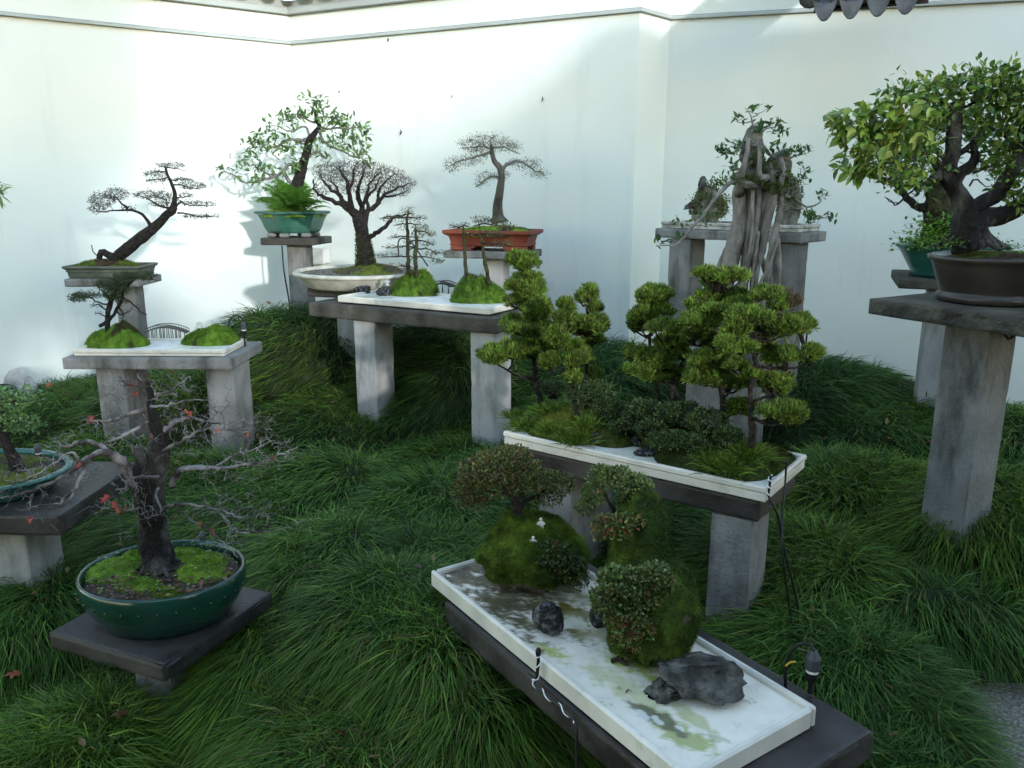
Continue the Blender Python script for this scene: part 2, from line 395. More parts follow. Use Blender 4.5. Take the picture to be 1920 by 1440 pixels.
def ico(sub):
    bm = bmesh.new(); bmesh.ops.create_icosphere(bm, subdivisions=sub, radius=1)
    bm.verts.ensure_lookup_table()
    V = np.array([v.co[:] for v in bm.verts]); T = np.array([[v.index for v in f.verts] for f in bm.faces]); bm.free()
    return V, T
ICO3 = ico(4); ICO2 = ico(3)
def rock(acc, center, size, seed, facets=9, noise=0.08, rot=0.0, sub=3, K=None, cut=0.75):
    V, T = ICO3 if sub >= 4 else ICO2
    P = V.copy(); r = np.random.default_rng(seed)
    for _ in range(facets):
        n = nrm(r.normal(size=3)); d = r.uniform(cut - 0.2, cut + 0.12)
        h = P @ n; P = P - np.maximum(h - d, 0)[:, None] * n * 0.92
    P = P * (1 + noise * wob(V, 3.2, seed)[:, None] + noise * 0.5 * wob(V, 9.0, seed + 1)[:, None])
    P = P * np.asarray(size)
    c, s = math.cos(rot), math.sin(rot)
    P = np.stack((P[:, 0] * c - P[:, 1] * s, P[:, 0] * s + P[:, 1] * c, P[:, 2]), -1)
    acc.add(P + np.asarray(center), T, None, K); return acc

# leaf templates: x across, y along, z up
def leaf_tpl(w, fold=0.25, curl=0.15, n=3):
    V = [(0, 0, 0)]; F = []
    ys = np.linspace(0, 1, n + 2)[1:-1]
    for y in ys:
        hw = w * math.sin(math.pi * min(1, y ** 0.85)) * 0.5
        zc = -curl * y * y
        V += [(-hw, y, zc + fold * hw), (0, y, zc), (hw, y, zc + fold * hw)]
    V.append((0, 1, -curl)); T = []
    T += [(0, 2, 1), (0, 3, 2)]
    for k in range(n - 1):
        a = 1 + 3 * k; b = a + 3
        T += [(a, a + 1, b + 1), (a, b + 1, b), (a + 1, a + 2, b + 2), (a + 1, b + 2, b + 1)]
    e = len(V) - 1; a = 1 + 3 * (n - 1)
    T += [(a, a + 1, e), (a + 1, a + 2, e)]
    return np.array(V, float), np.array(T)
LEAF = leaf_tpl(0.5)
LEAF_S = (np.array([(0, 0, 0), (-0.3, 0.5, 0.08), (0.3, 0.5, 0.08), (0, 1, -0.1)]), np.array([(0, 2, 1), (1, 2, 3)]))
BLADE = (np.array([(-0.5, 0, 0), (0.5, 0, 0), (0, 1, 0)]), np.array([(0, 1, 2)]))
def fan_tpl(k, spread, w, seed):
    r = np.random.default_rng(seed); V = []; T = []
    for i in range(k):
        d = nrm(np.array((r.normal(0, spread), 1, r.normal(0, spread)))); l = r.uniform(0.7, 1.0)
        s = nrm(np.cross(d, nrm(r.normal(size=3)))) * w * 0.5
        b = len(V); V += [0 * s, d * l * 0.55 + s * 1.1, d * l, d * l * 0.55 - s * 1.1]
        T += [(b, b + 1, b + 3), (b + 3, b + 1, b + 2)]
    return np.array(V), np.array(T)
FANS = [fan_tpl(5, 0.34, 0.10, s) for s in range(3)]

def scatter(acc, tpl, pos, dirs, size, K, normal=None, roll=1.0, wid=None):
    V, T = tpl; N = len(pos)
    if N == 0: return acc
    d = nrm(dirs)
    nn = np.tile(np.array((0, 0, 1.0)), (N, 1)) if normal is None else nrm(normal)
    nn = nn + rng.normal(0, roll * 0.5, (N, 3))
    x = nrm(np.cross(d, nn)); z = np.cross(x, d)
    s = np.broadcast_to(np.asarray(size, float), (N,))[:, None, None]
    w = s if wid is None else np.broadcast_to(np.asarray(wid, float), (N,))[:, None, None]
    W = pos[:, None] + w * V[None, :, 0:1] * x[:, None] + s * V[None, :, 1:2] * d[:, None] + w * V[None, :, 2:3] * z[:, None]
    TT = (T[None] + (np.arange(N) * len(V))[:, None, None]).reshape(-1, 3)
    K = np.asarray(K, float)
    if K.ndim == 1: K = np.tile(K, (N, 1))
    acc.add(W.reshape(-1, 3), TT, None, np.repeat(K, len(V), axis=0)); return acc

def tint(cols, N, jit=0.18):
    """random picks from cols with brightness jitter"""
    c = np.asarray(cols, float)[rng.integers(0, len(cols), N)]
    return np.clip(c * rng.lognormal(0, jit, (N, 1)) * rng.lognormal(0, jit * 0.3, (N, 3)), 0, 1)

def in_ball(N, surf=0.5, top=None):
    v = nrm(rng.normal(size=(N, 3))); r = rng.uniform(0, 1, N) ** (1 / 3)
    r = surf + (1 - surf) * r
    v = v * r[:, None]
    if top is not None: v[:, 2] = np.where(v[:, 2] < -top, -v[:, 2] * rng.uniform(0, 1, N), v[:, 2])
    return v

# ------------------------------------------------------------------ tree tools
class Tree:
    """skeleton drawn at depth Y through zoomed pixel coordinates zc(x, y) -> photo pixel"""
    def __init__(s, Y, zc=None, k=1.0):
        s.Y = Y; s.zc = zc or (lambda x, y: (x, y)); s.k = k
        s.nodes = []; s.nr = []
    def pt(s, x, y, dy=0.0): return at(*s.zc(x, y), s.Y + dy)
    def m(s, r): return r / s.k * s.Y / FPX * 1.0
    def poly(s, L):
        A = []
        for q in L:
            x, y, r = q[:3]; dy = q[3] if len(q) > 3 else 0.0
            A.append((*s.pt(x, y, dy), s.m(r)))
        return np.array(A)
    def limb(s, acc, L, sides=8, lump=0.06, step=0.02, K=None, jit=0.0, keep=True):
        A = s.poly(L); ln = np.linalg.norm(np.diff(A[:, :3], axis=0), axis=1).sum()
        n = max(5, min(60, int(ln / step)))
        S = spline(A, n); S[:, 3] = np.maximum(S[:, 3], 0.0006)
        if jit: S[1:-1, :3] += rng.normal(0, jit, (n - 2, 3))
        tube(acc, S[:, :3], S[:, 3], sides, lump, True, K)
        if keep: s.nodes += list(S[1:, :3]); s.nr += list(S[1:, 3])
        return S
    def pad_pts(s, pads, n_per, deep=0.8, surf=0.3, top=None):
        """pads (x, y, rx, ry[, dy]) -> list of target points, pad centres, radii"""
        out = []; cen = []
        for p in pads:
            x, y, rx, ry = p[:4]; dy = p[4] if len(p) > 4 else 0.0
            c = s.pt(x, y, dy); R = np.array((s.m(rx), s.m(rx) * deep, s.m(ry)))
            n = max(3, int(n_per * (rx * ry) / s.k ** 2))
            b = in_ball(n, surf, top)
            out.append(c + b * R); cen.append(np.tile(c, (n, 1)))
        return np.concatenate(out), np.concatenate(cen)
    def twigs(s, acc, targets, r0, r1, jit=0.12, sides=3, up=0.15, K=None, k=4, back=None):
        """join every target to the nearest part of the tree by a thin bent twig"""
        nod = np.array(s.nodes); rad = np.array(s.nr)
        n0 = len(nod); N = len(targets); kk = 2
        buf = np.zeros((n0 + N * kk, 3)); br = np.zeros(n0 + N * kk); buf[:n0] = nod; br[:n0] = rad; m = n0
        d0 = np.array([np.min(np.sum((nod - t) ** 2, 1)) for t in targets]); order = np.argsort(d0)
        PP = np.zeros((N, k, 3)); RR = np.zeros((N, k))
        for q, i in enumerate(order):
            t = targets[i]; dd = np.sum((buf[:m] - t) ** 2, 1); a = int(np.argmin(dd))
            A = buf[a]; ln = math.sqrt(dd[a]) + 1e-6
            f = np.linspace(0, 1, k)[:, None]
            P = A * (1 - f) + t * f
            P[1:-1] += rng.normal(0, jit * ln, (k - 2, 3))
            P[1:-1, 2] += up * ln * np.sin(np.pi * f[1:-1, 0]) * rng.uniform(-0.3, 1)
            ra = min(r0, br[a] * 0.8)
            PP[q] = P; RR[q] = np.linspace(ra, max(r1, ra * 0.4), k)
            buf[m] = P[k // 2]; br[m] = RR[q, k // 2]; buf[m + 1] = P[-1]; br[m + 1] = RR[q, -1]; m += 2
        batch_tubes(acc, PP, RR, sides, K)
        return PP, RR

def flare(acc, base, r, n, length, zdrop, seed=0, sides=5):
    """surface roots"""
    r_ = np.random.default_rng(seed)
    for i in range(n):
        a = 6.283 * (i + r_.uniform(-0.3, 0.3)) / n
        d = np.array((math.cos(a), math.sin(a), 0)); l = length * r_.uniform(0.7, 1.2)
        P = np.array([base + np.array((0, 0, r * 1.3)) + d * r * 0.3, base + d * r * 0.9 + np.array((0, 0, r * 0.45)), base + d * (r + l * 0.5), base + d * (r + l) - np.array((0, 0, zdrop))])
        S = spline(P, 8); tube(acc, S, np.linspace(r * 0.42, r * 0.1, 8), sides, 0.1)

# ------------------------------------------------------------------ ground
# mounds of tufted grass: x, y, radius, height
def gz(px, py, z): p = atz(px, py, z); return p[0], p[1]
MOUNDS = []
for px, py, z, R, h in [
    (545, 625, 0.60, 0.62, 0.30), (470, 650, 0.5, 0.5, 0.2), (850, 640, 0.62, 0.60, 0.34), (760, 690, 0.5, 0.4, 0.16),
    (590, 735, 0.40, 0.45, 0.12), (690, 850, 0.36, 0.46, 0.11), (860, 800, 0.40, 0.42, 0.10), (560, 880, 0.34, 0.45, 0.18),
    (800, 930, 0.32, 0.45, 0.18), (880, 1010, 0.34, 0.36, 0.2), (600, 1040, 0.30, 0.42, 0.22), (560, 1160, 0.25, 0.36, 0.20), (820, 1190, 0.24, 0.40, 0.26),
    (110, 1240, 0.18, 0.30, 0.10), (60, 1120, 0.26, 0.36, 0.18), (330, 1390, 0.12, 0.30, 0.07), (960, 1330, 0.16, 0.32, 0.22), (90, 1400, 0.12, 0.3, 0.14), (640, 1390, 0.14, 0.34, 0.18),
    (1250, 930, 0.30, 0.36, 0.16), (1620, 890, 0.36, 0.45, 0.2), (1860, 960, 0.34, 0.48, 0.26), (1500, 1040, 0.30, 0.4, 0.2), (1700, 1090, 0.26, 0.36, 0.16), (1560, 1180, 0.26, 0.36, 0.18), (1820, 1180, 0.2, 0.34, 0.2),
    (1720, 1290, 0.14, 0.30, 0.16), (1640, 1380, 0.1, 0.28, 0.14), (1900, 1240, 0.14, 0.3, 0.14), (1560, 720, 0.42, 0.6, 0.2), (1700, 760, 0.40, 0.5, 0.16), (1890, 780, 0.40, 0.55, 0.16), (1150, 690, 0.5, 0.6, 0.24), (1080, 760, 0.42, 0.4, 0.18),
    (60, 740, 0.34, 0.6, 0.12), (330, 730, 0.4, 0.5, 0.16), (100, 860, 0.33, 0.5, 0.14), (420, 960, 0.30, 0.45, 0.18), (330, 880, 0.34, 0.5, 0.16), (250, 990, 0.3, 0.3, 0.06), (1420, 1250, 0.2, 0.35, 0.16), (1000, 900, 0.3, 0.4, 0.16)]:
    x, y = gz(px, py, z); MOUNDS.append((x, y, R * 1.15, h * 1.35))
mr = np.random.default_rng(11)
for _ in range(8):
    y = mr.uniform(1.2, 6.2); x = mr.uniform(-0.75, 0.75) * y
    MOUNDS.append((x, y, mr.uniform(0.38, 0.6), mr.uniform(0.06, 0.15)))
MO = np.array(MOUNDS)
PATH_E = 1.30
def smooth01(t): t = np.clip(t, 0, 1); return t * t * (3 - 2 * t)
def H0(x, y):
    b = 0.02 + 0.30 * smooth01((y - 1.3) / 4.6) + 0.10 * smooth01((y - 4.5) / 2) * np.exp(-((x + 0.3) / 2.2) ** 2) - 0.06 * smooth01((-x - 2.2) / 2)
    p = smooth01((x - PATH_E + 0.12 + 0.05 * np.sin(y * 5)) / 0.14) * (1 - smooth01((y - 2.36 + 0.1 * (x - 1.4)) / 0.2))     # the path side
    p = np.maximum(p, 1 - smooth01((y - 0.55) / 0.25))
    return b, p
def H(x, y):
    x = np.asarray(x, float); y = np.asarray(y, float)
    b, p = H0(x, y)
    m = np.zeros(np.broadcast(x, y).shape)
    Pw = np.stack((x, y, 0 * x), -1); x0, y0 = x, y; x = x + 0.10 * wob(Pw, 4.2, 11, 2); y = y + 0.10 * wob(Pw, 4.6, 12, 2)
    for (mx, my, R, h) in MO:
        q = 1 - ((x - mx) ** 2 + (y - my) ** 2) / (R * R)
        q = np.maximum(q, 0); m = np.maximum(m, 1.32 * h * np.minimum(1, 1.12 * q ** 0.6))
    z = b + m - 0.18 + 0.018 * wob(Pw, 9.0, 13, 2)
    return z * (1 - p) + p * (-0.03)
xs = np.concatenate((-np.geomspace(120, 5.2, 10), np.arange(-5, 5.01, 0.07), np.geomspace(5.2, 120, 10)))
ys = np.concatenate((-np.geomspace(120, 0.6, 12), np.arange(0.4, 8.01, 0.07), np.geomspace(8.3, 120, 10)))
GX, GY = np.meshgrid(xs, ys)
far = (np.abs(GX) > 5.1) | (GY < 0.35) | (GY > 8.1)
GZ = np.where(far, np.where(GY > 3, 0.1, -0.03), H(np.clip(GX, -5, 5), np.clip(GY, 0.4, 8)))
a = Acc(); nx, ny = len(xs), len(ys)
i = np.arange(ny - 1)[:, None] * nx; j = np.arange(nx - 1)[None]
a.add(np.stack((GX, GY, GZ), -1).reshape(-1, 3), None, np.stack((i + j, i + j + 1, i + nx + j + 1, i + nx + j), -1).reshape(-1, 4))
single('ground', a, 'ground_soil', kind='structure', smooth=True, base=(0, 0, 0))

# path of cast stone slabs the viewer stands on
path = bpy.data.objects.new('path', None); C.objects.link(path); path['kind'] = 'structure'; ORG[path.name] = np.zeros(3)
for (x0, x1, y0, y1) in [(1.24, 2.02, 1.62, 2.66), (1.40, 2.02, 0.98, 1.58), (2.06, 2.7, 1.62, 2.66), (2.06, 2.7, 0.98, 1.58), (1.40, 2.02, 0.34, 0.94), (0.76, 1.36, 0.0, 0.5), (0.1, 0.72, 0.0, 0.5), (-0.56, 0.06, 0.0, 0.5), (-1.2, -0.6, 0.0, 0.5)]:
    cb = Acc(); cbox(cb, (x0, y0, -0.08), (x1, y1, rng.uniform(-0.002, 0.006)), 0.008, rough=0.002)
    part('paving_slab', cb, 'path_stone', path)

# ------------------------------------------------------------------ garden wall
WL = np.array((-6.6, 3.87)); WC = np.array((-1.81, 7.03)); WA = np.array((0.857, 5.80)); WB = np.array((1.11, 6.06)); WR = np.array((4.7, 5.09)); WE = np.array((5.6, 1.0))
garden = thing('garden_wall', 'tall white rendered garden wall with grey moulding lines behind the bonsai', 'wall', (0, 6.2, 0))
WPTS = [WL, WC, WA, WB, WR]
def offset_line(pts, d):
    """polyline moved d toward the viewer side with mitred corners"""
    out = []
    for k in range(len(pts)):
        ns = []
        for (p, q) in ((k - 1, k), (k, k + 1)):
            if p >= 0 and q < len(pts):
                t = nrm(pts[q] - pts[p]); ns.append(np.array((t[1], -t[0])))
        n = nrm(sum(ns)); out.append(pts[k] + n * d / max(0.3, float(np.dot(n, ns[0]))))
    return out
def wall_strip(d0, d1, z0, z1, name, material, bev=0.0):
    A = offset_line(WPTS, d0); B = offset_line(WPTS, -0.22)
    for k in range(len(WPTS) - 1):
        p, q, r, s = A[k], A[k + 1], B[k + 1], B[k]
        ac = Acc()
        z0a = z0; V = []
        for z in (z0, z1 - bev): V += [(*p, z), (*q, z), (*r, z), (*s, z)]
        if bev:
            P2 = offset_line(WPTS, d0 - bev); V += [(*P2[k], z1), (*P2[k + 1], z1), (*r, z1), (*s, z1)]
        n = len(V) // 4; Q = [(3, 2, 1, 0)]
        for l in range(n - 1):
            for e in range(4):
                Q.append((l * 4 + e, l * 4 + (e + 1) % 4, l * 4 + 4 + (e + 1) % 4, l * 4 + 4 + e))
        t = (n - 1) * 4; Q.append((t, t + 1, t + 2, t + 3))
        ac.add(V, None, Q); part(name, ac, material, garden)
wall_strip(0.0, 0, -0.6, 2.772, 'wall_panel', 'plaster')
wall_strip(0.03, 0, 2.774, 2.798, 'moulding', 'plaster_trim', 0.008)
wall_strip(0.022, 0, 2.80, 2.99, 'upper_band', 'plaster', 0.006)
wall_strip(0.075, 0, 2.992, 3.05, 'cornice', 'plaster_trim', 0.02)
wall_strip(0.03, 0, 3.052, 3.10, 'eave_board', 'plaster_trim')
# coping tiles: rounded drip tiles hanging over the cornice, cover tiles between
def drip_tile(acc, c, out, along, w, drop, slope=0.55, L=0.28):
    up = np.array((0, 0, 1.0)); n = 9
    t = np.linspace(-1, 1, n)
    dirb = nrm(-out * 1.0 + up * slope)
    rim = [c + along * (w * 0.5 * s) + up * (0.03 * (s * s)) for s in t]
    low = [c + along * (w * 0.5 * s) + up * (0.03 * s * s - drop * (1 - abs(s) ** 2.2)) + out * 0.012 for s in t]
    back = [p + dirb * L for p in rim]
    V = low + rim + back; Q = []
    for k in range(n - 1):
        Q += [(k, k + 1, n + k + 1, n + k), (n + k, n + k + 1, 2 * n + k + 1, 2 * n + k)]
    V2 = [p - out * 0.014 - up * 0.004 for p in low] + [p - up * 0.014 - out * 0.006 for p in rim] + [p - up * 0.014 for p in back]
    m = len(V); Q2 = [tuple(m + x for x in q[::-1]) for q in Q]
    Qe = []
    for k in range(n - 1):
        Qe += [(k + 1, k, m + k, m + k + 1), (2 * n + k, 2 * n + k + 1, m + 2 * n + k + 1, m + 2 * n + k)]
    for e in (0, n - 1):
        Qe += [(e, n + e, m + n + e, m + e), (n + e, 2 * n + e, m + 2 * n + e, m + n + e)]
    acc.add(V + V2, None, Q + Q2 + Qe)
def cover_tile(acc, c, out, r, slope=0.55, L=0.28):
    up = np.array((0, 0, 1.0)); d = nrm(-out + up * slope)
    tube(acc, [c, c + d * L * 0.5, c + d * L], [r, r * 0.97, r * 0.95], 12)
    tube(acc, [c - d * 0.012, c - d * 0.004], [r * 0.75, r * 0.8], 12)
ED = offset_line(WPTS, 0.17)
for k in range(0, 4):
    p, q = ED[k], ED[k + 1]
    if k == 0: p = q + nrm(p - q) * 2.2
    if k == 3: q = p + nrm(q - p) * 1.0
    L = np.linalg.norm(q - p); n = max(1, int(L / 0.19)); t = (q - p) / L; out = np.array((t[1], -t[0], 0)); al = np.array((*t, 0))
    for i_ in range(n):
        c = np.array((*(p + t * (i_ + 0.5) * L / n), 3.135))
        ac = Acc(); drip_tile(ac, c, out, al, L / n * 0.98, 0.055); part('drip_tile', ac, 'roof_tile', garden)
        ac = Acc(); cover_tile(ac, np.array((*(p + t * i_ * L / n), 3.185)), out, 0.048); part('cover_tile', ac, 'roof_tile', garden)

# small tiled roof reaching in at the upper right
e0 = np.array((1.545, 4.44)); e1 = np.array((3.35, 3.59)); t = nrm(e1 - e0); out = np.array((t[1], -t[0], 0.0)) * 1.0; al = np.array((*t, 0))
if out[1] > 0: out = -out
ZE = 2.497
eave = thing('tiled_eave', 'dark grey tiled eave with pointed drip tiles jutting in at the top right', 'roof', (*e0, ZE))
wst = 0.125; n = 4
for i_ in range(n):
    c = np.array((*(e0 + t * (i_ + 0.45) * wst), ZE + 0.03))
    ac = Acc(); drip_tile(ac, c, out, al, wst * 1.0, 0.075, 0.6, 0.9); part('drip_tile', ac, 'roof_tile', eave)
    ac = Acc(); cover_tile(ac, c + al * wst * 0.5 + np.array((0, 0, 0.036)) + out * 0.0, out, 0.05, 0.6, 0.9); part('cover_tile', ac, 'roof_tile', eave)
ac = Acc(); cover_tile(ac, np.array((*(e0 - t * 0.02), ZE + 0.07)), out, 0.055, 0.6, 0.9); part('edge_ridge', ac, 'roof_tile', eave)
ac = Acc()
for (s0, s1, z) in ((0.0, 0.53, 0.03),):
    p0 = np.array((*e0, ZE)) - out * 0.03; dd = nrm(-out + np.array((0, 0, 0.6)))
    V = [p0 + al * s0, p0 + al * s1, p0 + al * s1 + dd * 1.25, p0 + al * s0 + dd * 1.25]
    V = V + [v - np.array((0, 0, -0.012)) for v in V]
    ac.add(V, None, [(3, 2, 1, 0), (4, 5, 6, 7), (0, 1, 5, 4), (1, 2, 6, 5), (2, 3, 7, 6), (3, 0, 4, 7)])
part('roof_board', ac, 'hall_timber', eave)
ac = Acc(); cbox(ac, (0.2, 0.95, 0.62), (0.30, 1.7, 0.74), 0.01, np.array((*e0, ZE)), t)
part('bracket', ac, 'hall_timber', eave)

# dark dried cocoons hanging on the wall
def wall_hit(px, py):
    d = ray(px, py); best = None
    for k in range(len(WPTS) - 1):
        p, q = WPTS[k], WPTS[k + 1]; M = np.array(((d[0], -(q - p)[0]), (d[1], -(q - p)[1])))
        tt, ss = np.linalg.solve(M, p)
        if 0 <= ss <= 1 and tt > 0 and (best is None or tt < best[0]): best = (tt, k)
    tt, k = best; p, q = WPTS[k], WPTS[k + 1]; t_ = nrm(q - p)
    return np.array((0, 0, EYE)) + d * tt, np.array((t_[1], -t_[0], 0))
for k, (px, py, l, lab) in enumerate([(753, 248, 0.075, 'largest dark cocoon hanging on the white wall between the two central trees'), (729, 75, 0.055, 'small dark cocoon high on the white wall just under the moulding line'),
                                 (637, 172, 0.045, 'tiny grey cocoon on the wall to the upper right of the hexagonal pot tree'), (848, 181, 0.035, 'tiny grey cocoon on the wall above the terracotta pot tree'), (1018, 186, 0.06, 'pale grey cocoon on the wall up and right of the terracotta pot tree')]):
    p, n_ = wall_hit(px, py); ac = Acc()
    zz = np.linspace(0, 1, 9); l *= 0.65; rr = 0.13 * l * np.sin(np.pi * np.clip(zz, 0.04, 0.97)) * (0.7 + 0.5 * zz)
    tube(ac, [p + n_ * (0.012 + 0.004 * math.sin(q * 9)) + np.array((0.003 * math.sin(q * 5), 0, l * (0.5 - q))) for q in zz], rr, 7, 0.12)
    single('cocoon', ac, 'dry_wood', lab, 'cocoon', 'cocoons on the wall')

# grey junction box on the wall behind the hexagonal pot's post
p, n_ = wall_hit(603, 478)
al = np.array((-n_[1], n_[0]))
bo = thing('junction_box', 'pale grey electrical junction box fixed to the white wall behind the hexagonal pot', 'electrical box', (p[0], p[1], p[2] - 0.055))
ac = Acc(); cbox(ac, (-0.12, -0.10, -0.065), (0.10, -0.012, 0.06), 0.006, p + n_ * -0.0, al); part('case', ac, 'box_plastic', bo)
ac = Acc(); cbox(ac, (-0.124, -0.112, -0.069), (0.104, -0.1005, 0.064), 0.004, p, al); lid = part('lid', ac, 'box_plastic', bo)
cu = bpy.data.curves.new('lettering', 'FONT'); cu.body = 'on'; cu.size = 0.05; cu.extrude = 0.0004; cu.shear = 0.2
tmp = bpy.data.objects.new('lettering_tmp', cu); C.objects.link(tmp); dg = bpy.context.evaluated_depsgraph_get()
me = bpy.data.meshes.new_from_object(tmp.evaluated_get(dg)); bpy.data.objects.remove(tmp)
lt = bpy.data.objects.new('lettering', me); C.objects.link(lt); me.materials.clear(); me.materials.append(MATS['ink'])
lt.parent = lid; ORG[lt.name] = ORG[bo.name]
u3 = np.array((*al, 0.0)); q = p + n_ * 0.1135 - u3 * 0.075 + np.array((0, 0, -0.018))
MM = Matrix(((u3[0], 0, n_[0], q[0] - ORG[bo.name][0]), (u3[1], 0, n_[1], q[1] - ORG[bo.name][1]), (0, 1, 0, q[2] - ORG[bo.name][2]), (0, 0, 0, 1)))
lt.matrix_local = MM
# small white outlet low on the wall
p, n_ = wall_hit(540, 571); al = np.array((-n_[1], n_[0])); ac = Acc()
cbox(ac, (-0.03, -0.045, -0.04), (0.03, -0.002, 0.04), 0.006, p, al); cbox(ac, (-0.016, -0.056, -0.02), (0.016, -0.0452, 0.02), 0.004, p, al)
single('wall_outlet', ac, 'white_plastic', 'small white outlet box low on the wall beside the hexagonal pot post', 'outlet box')
# bent metal pipe along the wall foot
p0 = at(700, 598, 6.05); p1 = at(755, 606, 6.0); p2 = at(764, 612, 6.0); p3 = at(766, 622, 6.0); p4 = at(767, 700, 6.0)
ac = Acc(); tube(ac, spline(np.array([at(620, 590, 6.1), p0, p1, p2, p3, p4]), 40), 0.013, 8); tube(ac, np.array([at(700, 633, 6.0), at(763, 641, 6.0)]), 0.009, 6)
single('bent_pipe', ac, 'metal_pipe', 'bent grey metal pipe at the foot of the wall under the pine bench', 'pipe')
ac = Acc(); q = at(733, 664, 5.7); lathe(ac, q[0], q[1], [(0.0, q[2] - 0.16), (0.05, q[2] - 0.16), (0.055, q[2]), (0.047, q[2] + 0.008), (0.0, q[2] + 0.008)], seg=20)
single('valve_cap', ac, 'glaze_hex', 'green cylinder valve cover in the grass under the pine bench', 'valve cover', smooth=False)

# ------------------------------------------------------------------ unseen blockers, added and shaped to shade the court
hall = thing('unseen_hall', 'unseen dark timber hall added beside the court, its gable shaped to cast shade', 'building', (6.6, 1.5, 0))  # added out of view; roof line shaped to throw the diagonal wall shadow
HX0, HX1, Y0, YR, Y1, ZE_, ZR_ = 4.25, 7.5, -1.85, -0.2, 1.2, 3.1, 3.8
ac = Acc(); G = [(Y0, -0.1), (Y1, -0.1), (Y1, ZE_), (YR, ZR_), (Y0, ZE_)]
ac.add([(HX0, y, z) for y, z in G] + [(HX1, y, z) for y, z in G], [(0, 4, 3), (0, 3, 2), (0, 2, 1), (5, 8, 9), (5, 7, 8), (5, 6, 7)], [(0, 1, 6, 5), (1, 2, 7, 6), (2, 3, 8, 7), (3, 4, 9, 8), (4, 0, 5, 9)])
part('wall', ac, 'hall_timber', hall)
for (ya, za, yb, zb) in ((Y0 - 0.3, ZE_ - 0.1, YR, ZR_ + 0.02), (Y1 + 0.3, ZE_ - 0.1, YR, ZR_ + 0.02)):
    ac = Acc(); V = [(HX0 - 0.2, ya, za), (HX1, ya, za), (HX1, yb, zb), (HX0 - 0.2, yb, zb)]; V += [(x, y, z + 0.12) for x, y, z in V]
    ac.add(V, None, [(3, 2, 1, 0), (4, 5, 6, 7), (0, 1, 5, 4), (1, 2, 6, 5), (2, 3, 7, 6), (3, 0, 4, 7)]); part('roof', ac, 'roof_tile', hall)
for yy in (Y0 + 0.1, YR, Y1 - 0.1):
    ac = Acc(); tube(ac, [(HX0 - 0.03, yy, -0.05), (HX0 - 0.03, yy, 3.1)], 0.09, 12); part('column', ac, 'hall_timber', hall)

def leafy_tree(label, base, height, crown, n, leaf=0.16, seed=0):  # trees out of view, placed to dapple the sun and block sky glow
    r = np.random.default_rng(seed)
    t_ = thing('unseen_tree', label, 'tree', base, 'trees behind the viewer')
    base = np.asarray(base, float); top = base + np.array((0, 0, height)); ac = Acc()
    tube(ac, spline(np.array([base - (0, 0, 0.2), base + (0.15, 0, height * 0.5), top]), 14), np.linspace(0.2, 0.06, 14), 9, 0.06)
    cl = [top + r.normal(size=3) * np.asarray(crown) * 0.55 for _ in range(26)]
    for c in cl: tube(ac, spline(np.array([base + (0.1, 0, height * 0.6), (base + (0, 0, height * 0.75) + c) / 2 + (0, 0, 0.2), c]), 7), np.linspace(0.06, 0.015, 7), 5)
    part('trunk', ac, 'bark_dark', t_)
    fo = Acc(); pos = np.concatenate([c + r.normal(size=(n // 26, 3)) * np.asarray(crown) * 0.17 for c in cl])
    scatter(fo, LEAF_S, pos, r.normal(size=(len(pos), 3)), leaf, tint([(0.05, 0.10, 0.025), (0.08, 0.13, 0.03)], len(pos)))
    part('crown', fo, 'leaf', t_, kind='stuff')
leafy_tree('tall loose leafed unseen tree added behind the viewer on the right', (12.0, -8.6, 0), 5.2, (1.7, 1.7, 1.7), 9000, 0.24, 1)
leafy_tree('dense tall unseen tree added behind the viewer, left, to block sky glow', (-1.2, -8.5, 0), 5.0, (2.6, 1.6, 1.9), 12000, 0.25, 3)
leafy_tree('dense unseen tree added far behind the viewer, left, to block sky glow', (-5.2, -6.5, 0), 4.8, (2.4, 1.6, 1.8), 9000, 0.25, 4)
leafy_tree('broad leafed unseen tree placed behind the viewer', (3.9, -8.3, 0), 5.1, (2.0, 1.6, 1.9), 12000, 0.24, 2)
leafy_tree('small unseen leafy tree behind the viewer beside the broad one', (2.2, -7.2, 0), 3.6, (1.8, 1.4, 1.2), 5200, 0.2, 9)
# clipped hedge added behind the viewer to keep low sun off the foreground
hd = Acc(); N = 14000
P = np.stack((rng.uniform(-4, 7.5, N), rng.uniform(-4.6, -3.6, N), rng.uniform(0, 1, N) ** 0.8 * 2.05), -1)
P[:, 2] *= 1 + 0.05 * wob(P * (1, 1, 0), 1.5, 3)
scatter(hd, LEAF_S, P, rng.normal(size=(N, 3)), 0.16, tint([(0.03, 0.07, 0.02), (0.05, 0.10, 0.025)], N))
cbox(hd, (-4, -4.4, -0.05), (7.5, -3.8, 1.9), 0.1, K=(0.02, 0.03, 0.012))
single('unseen_hedge', hd, 'leaf', 'clipped green hedge added behind the viewer to block low sun', 'unseen_hedge')

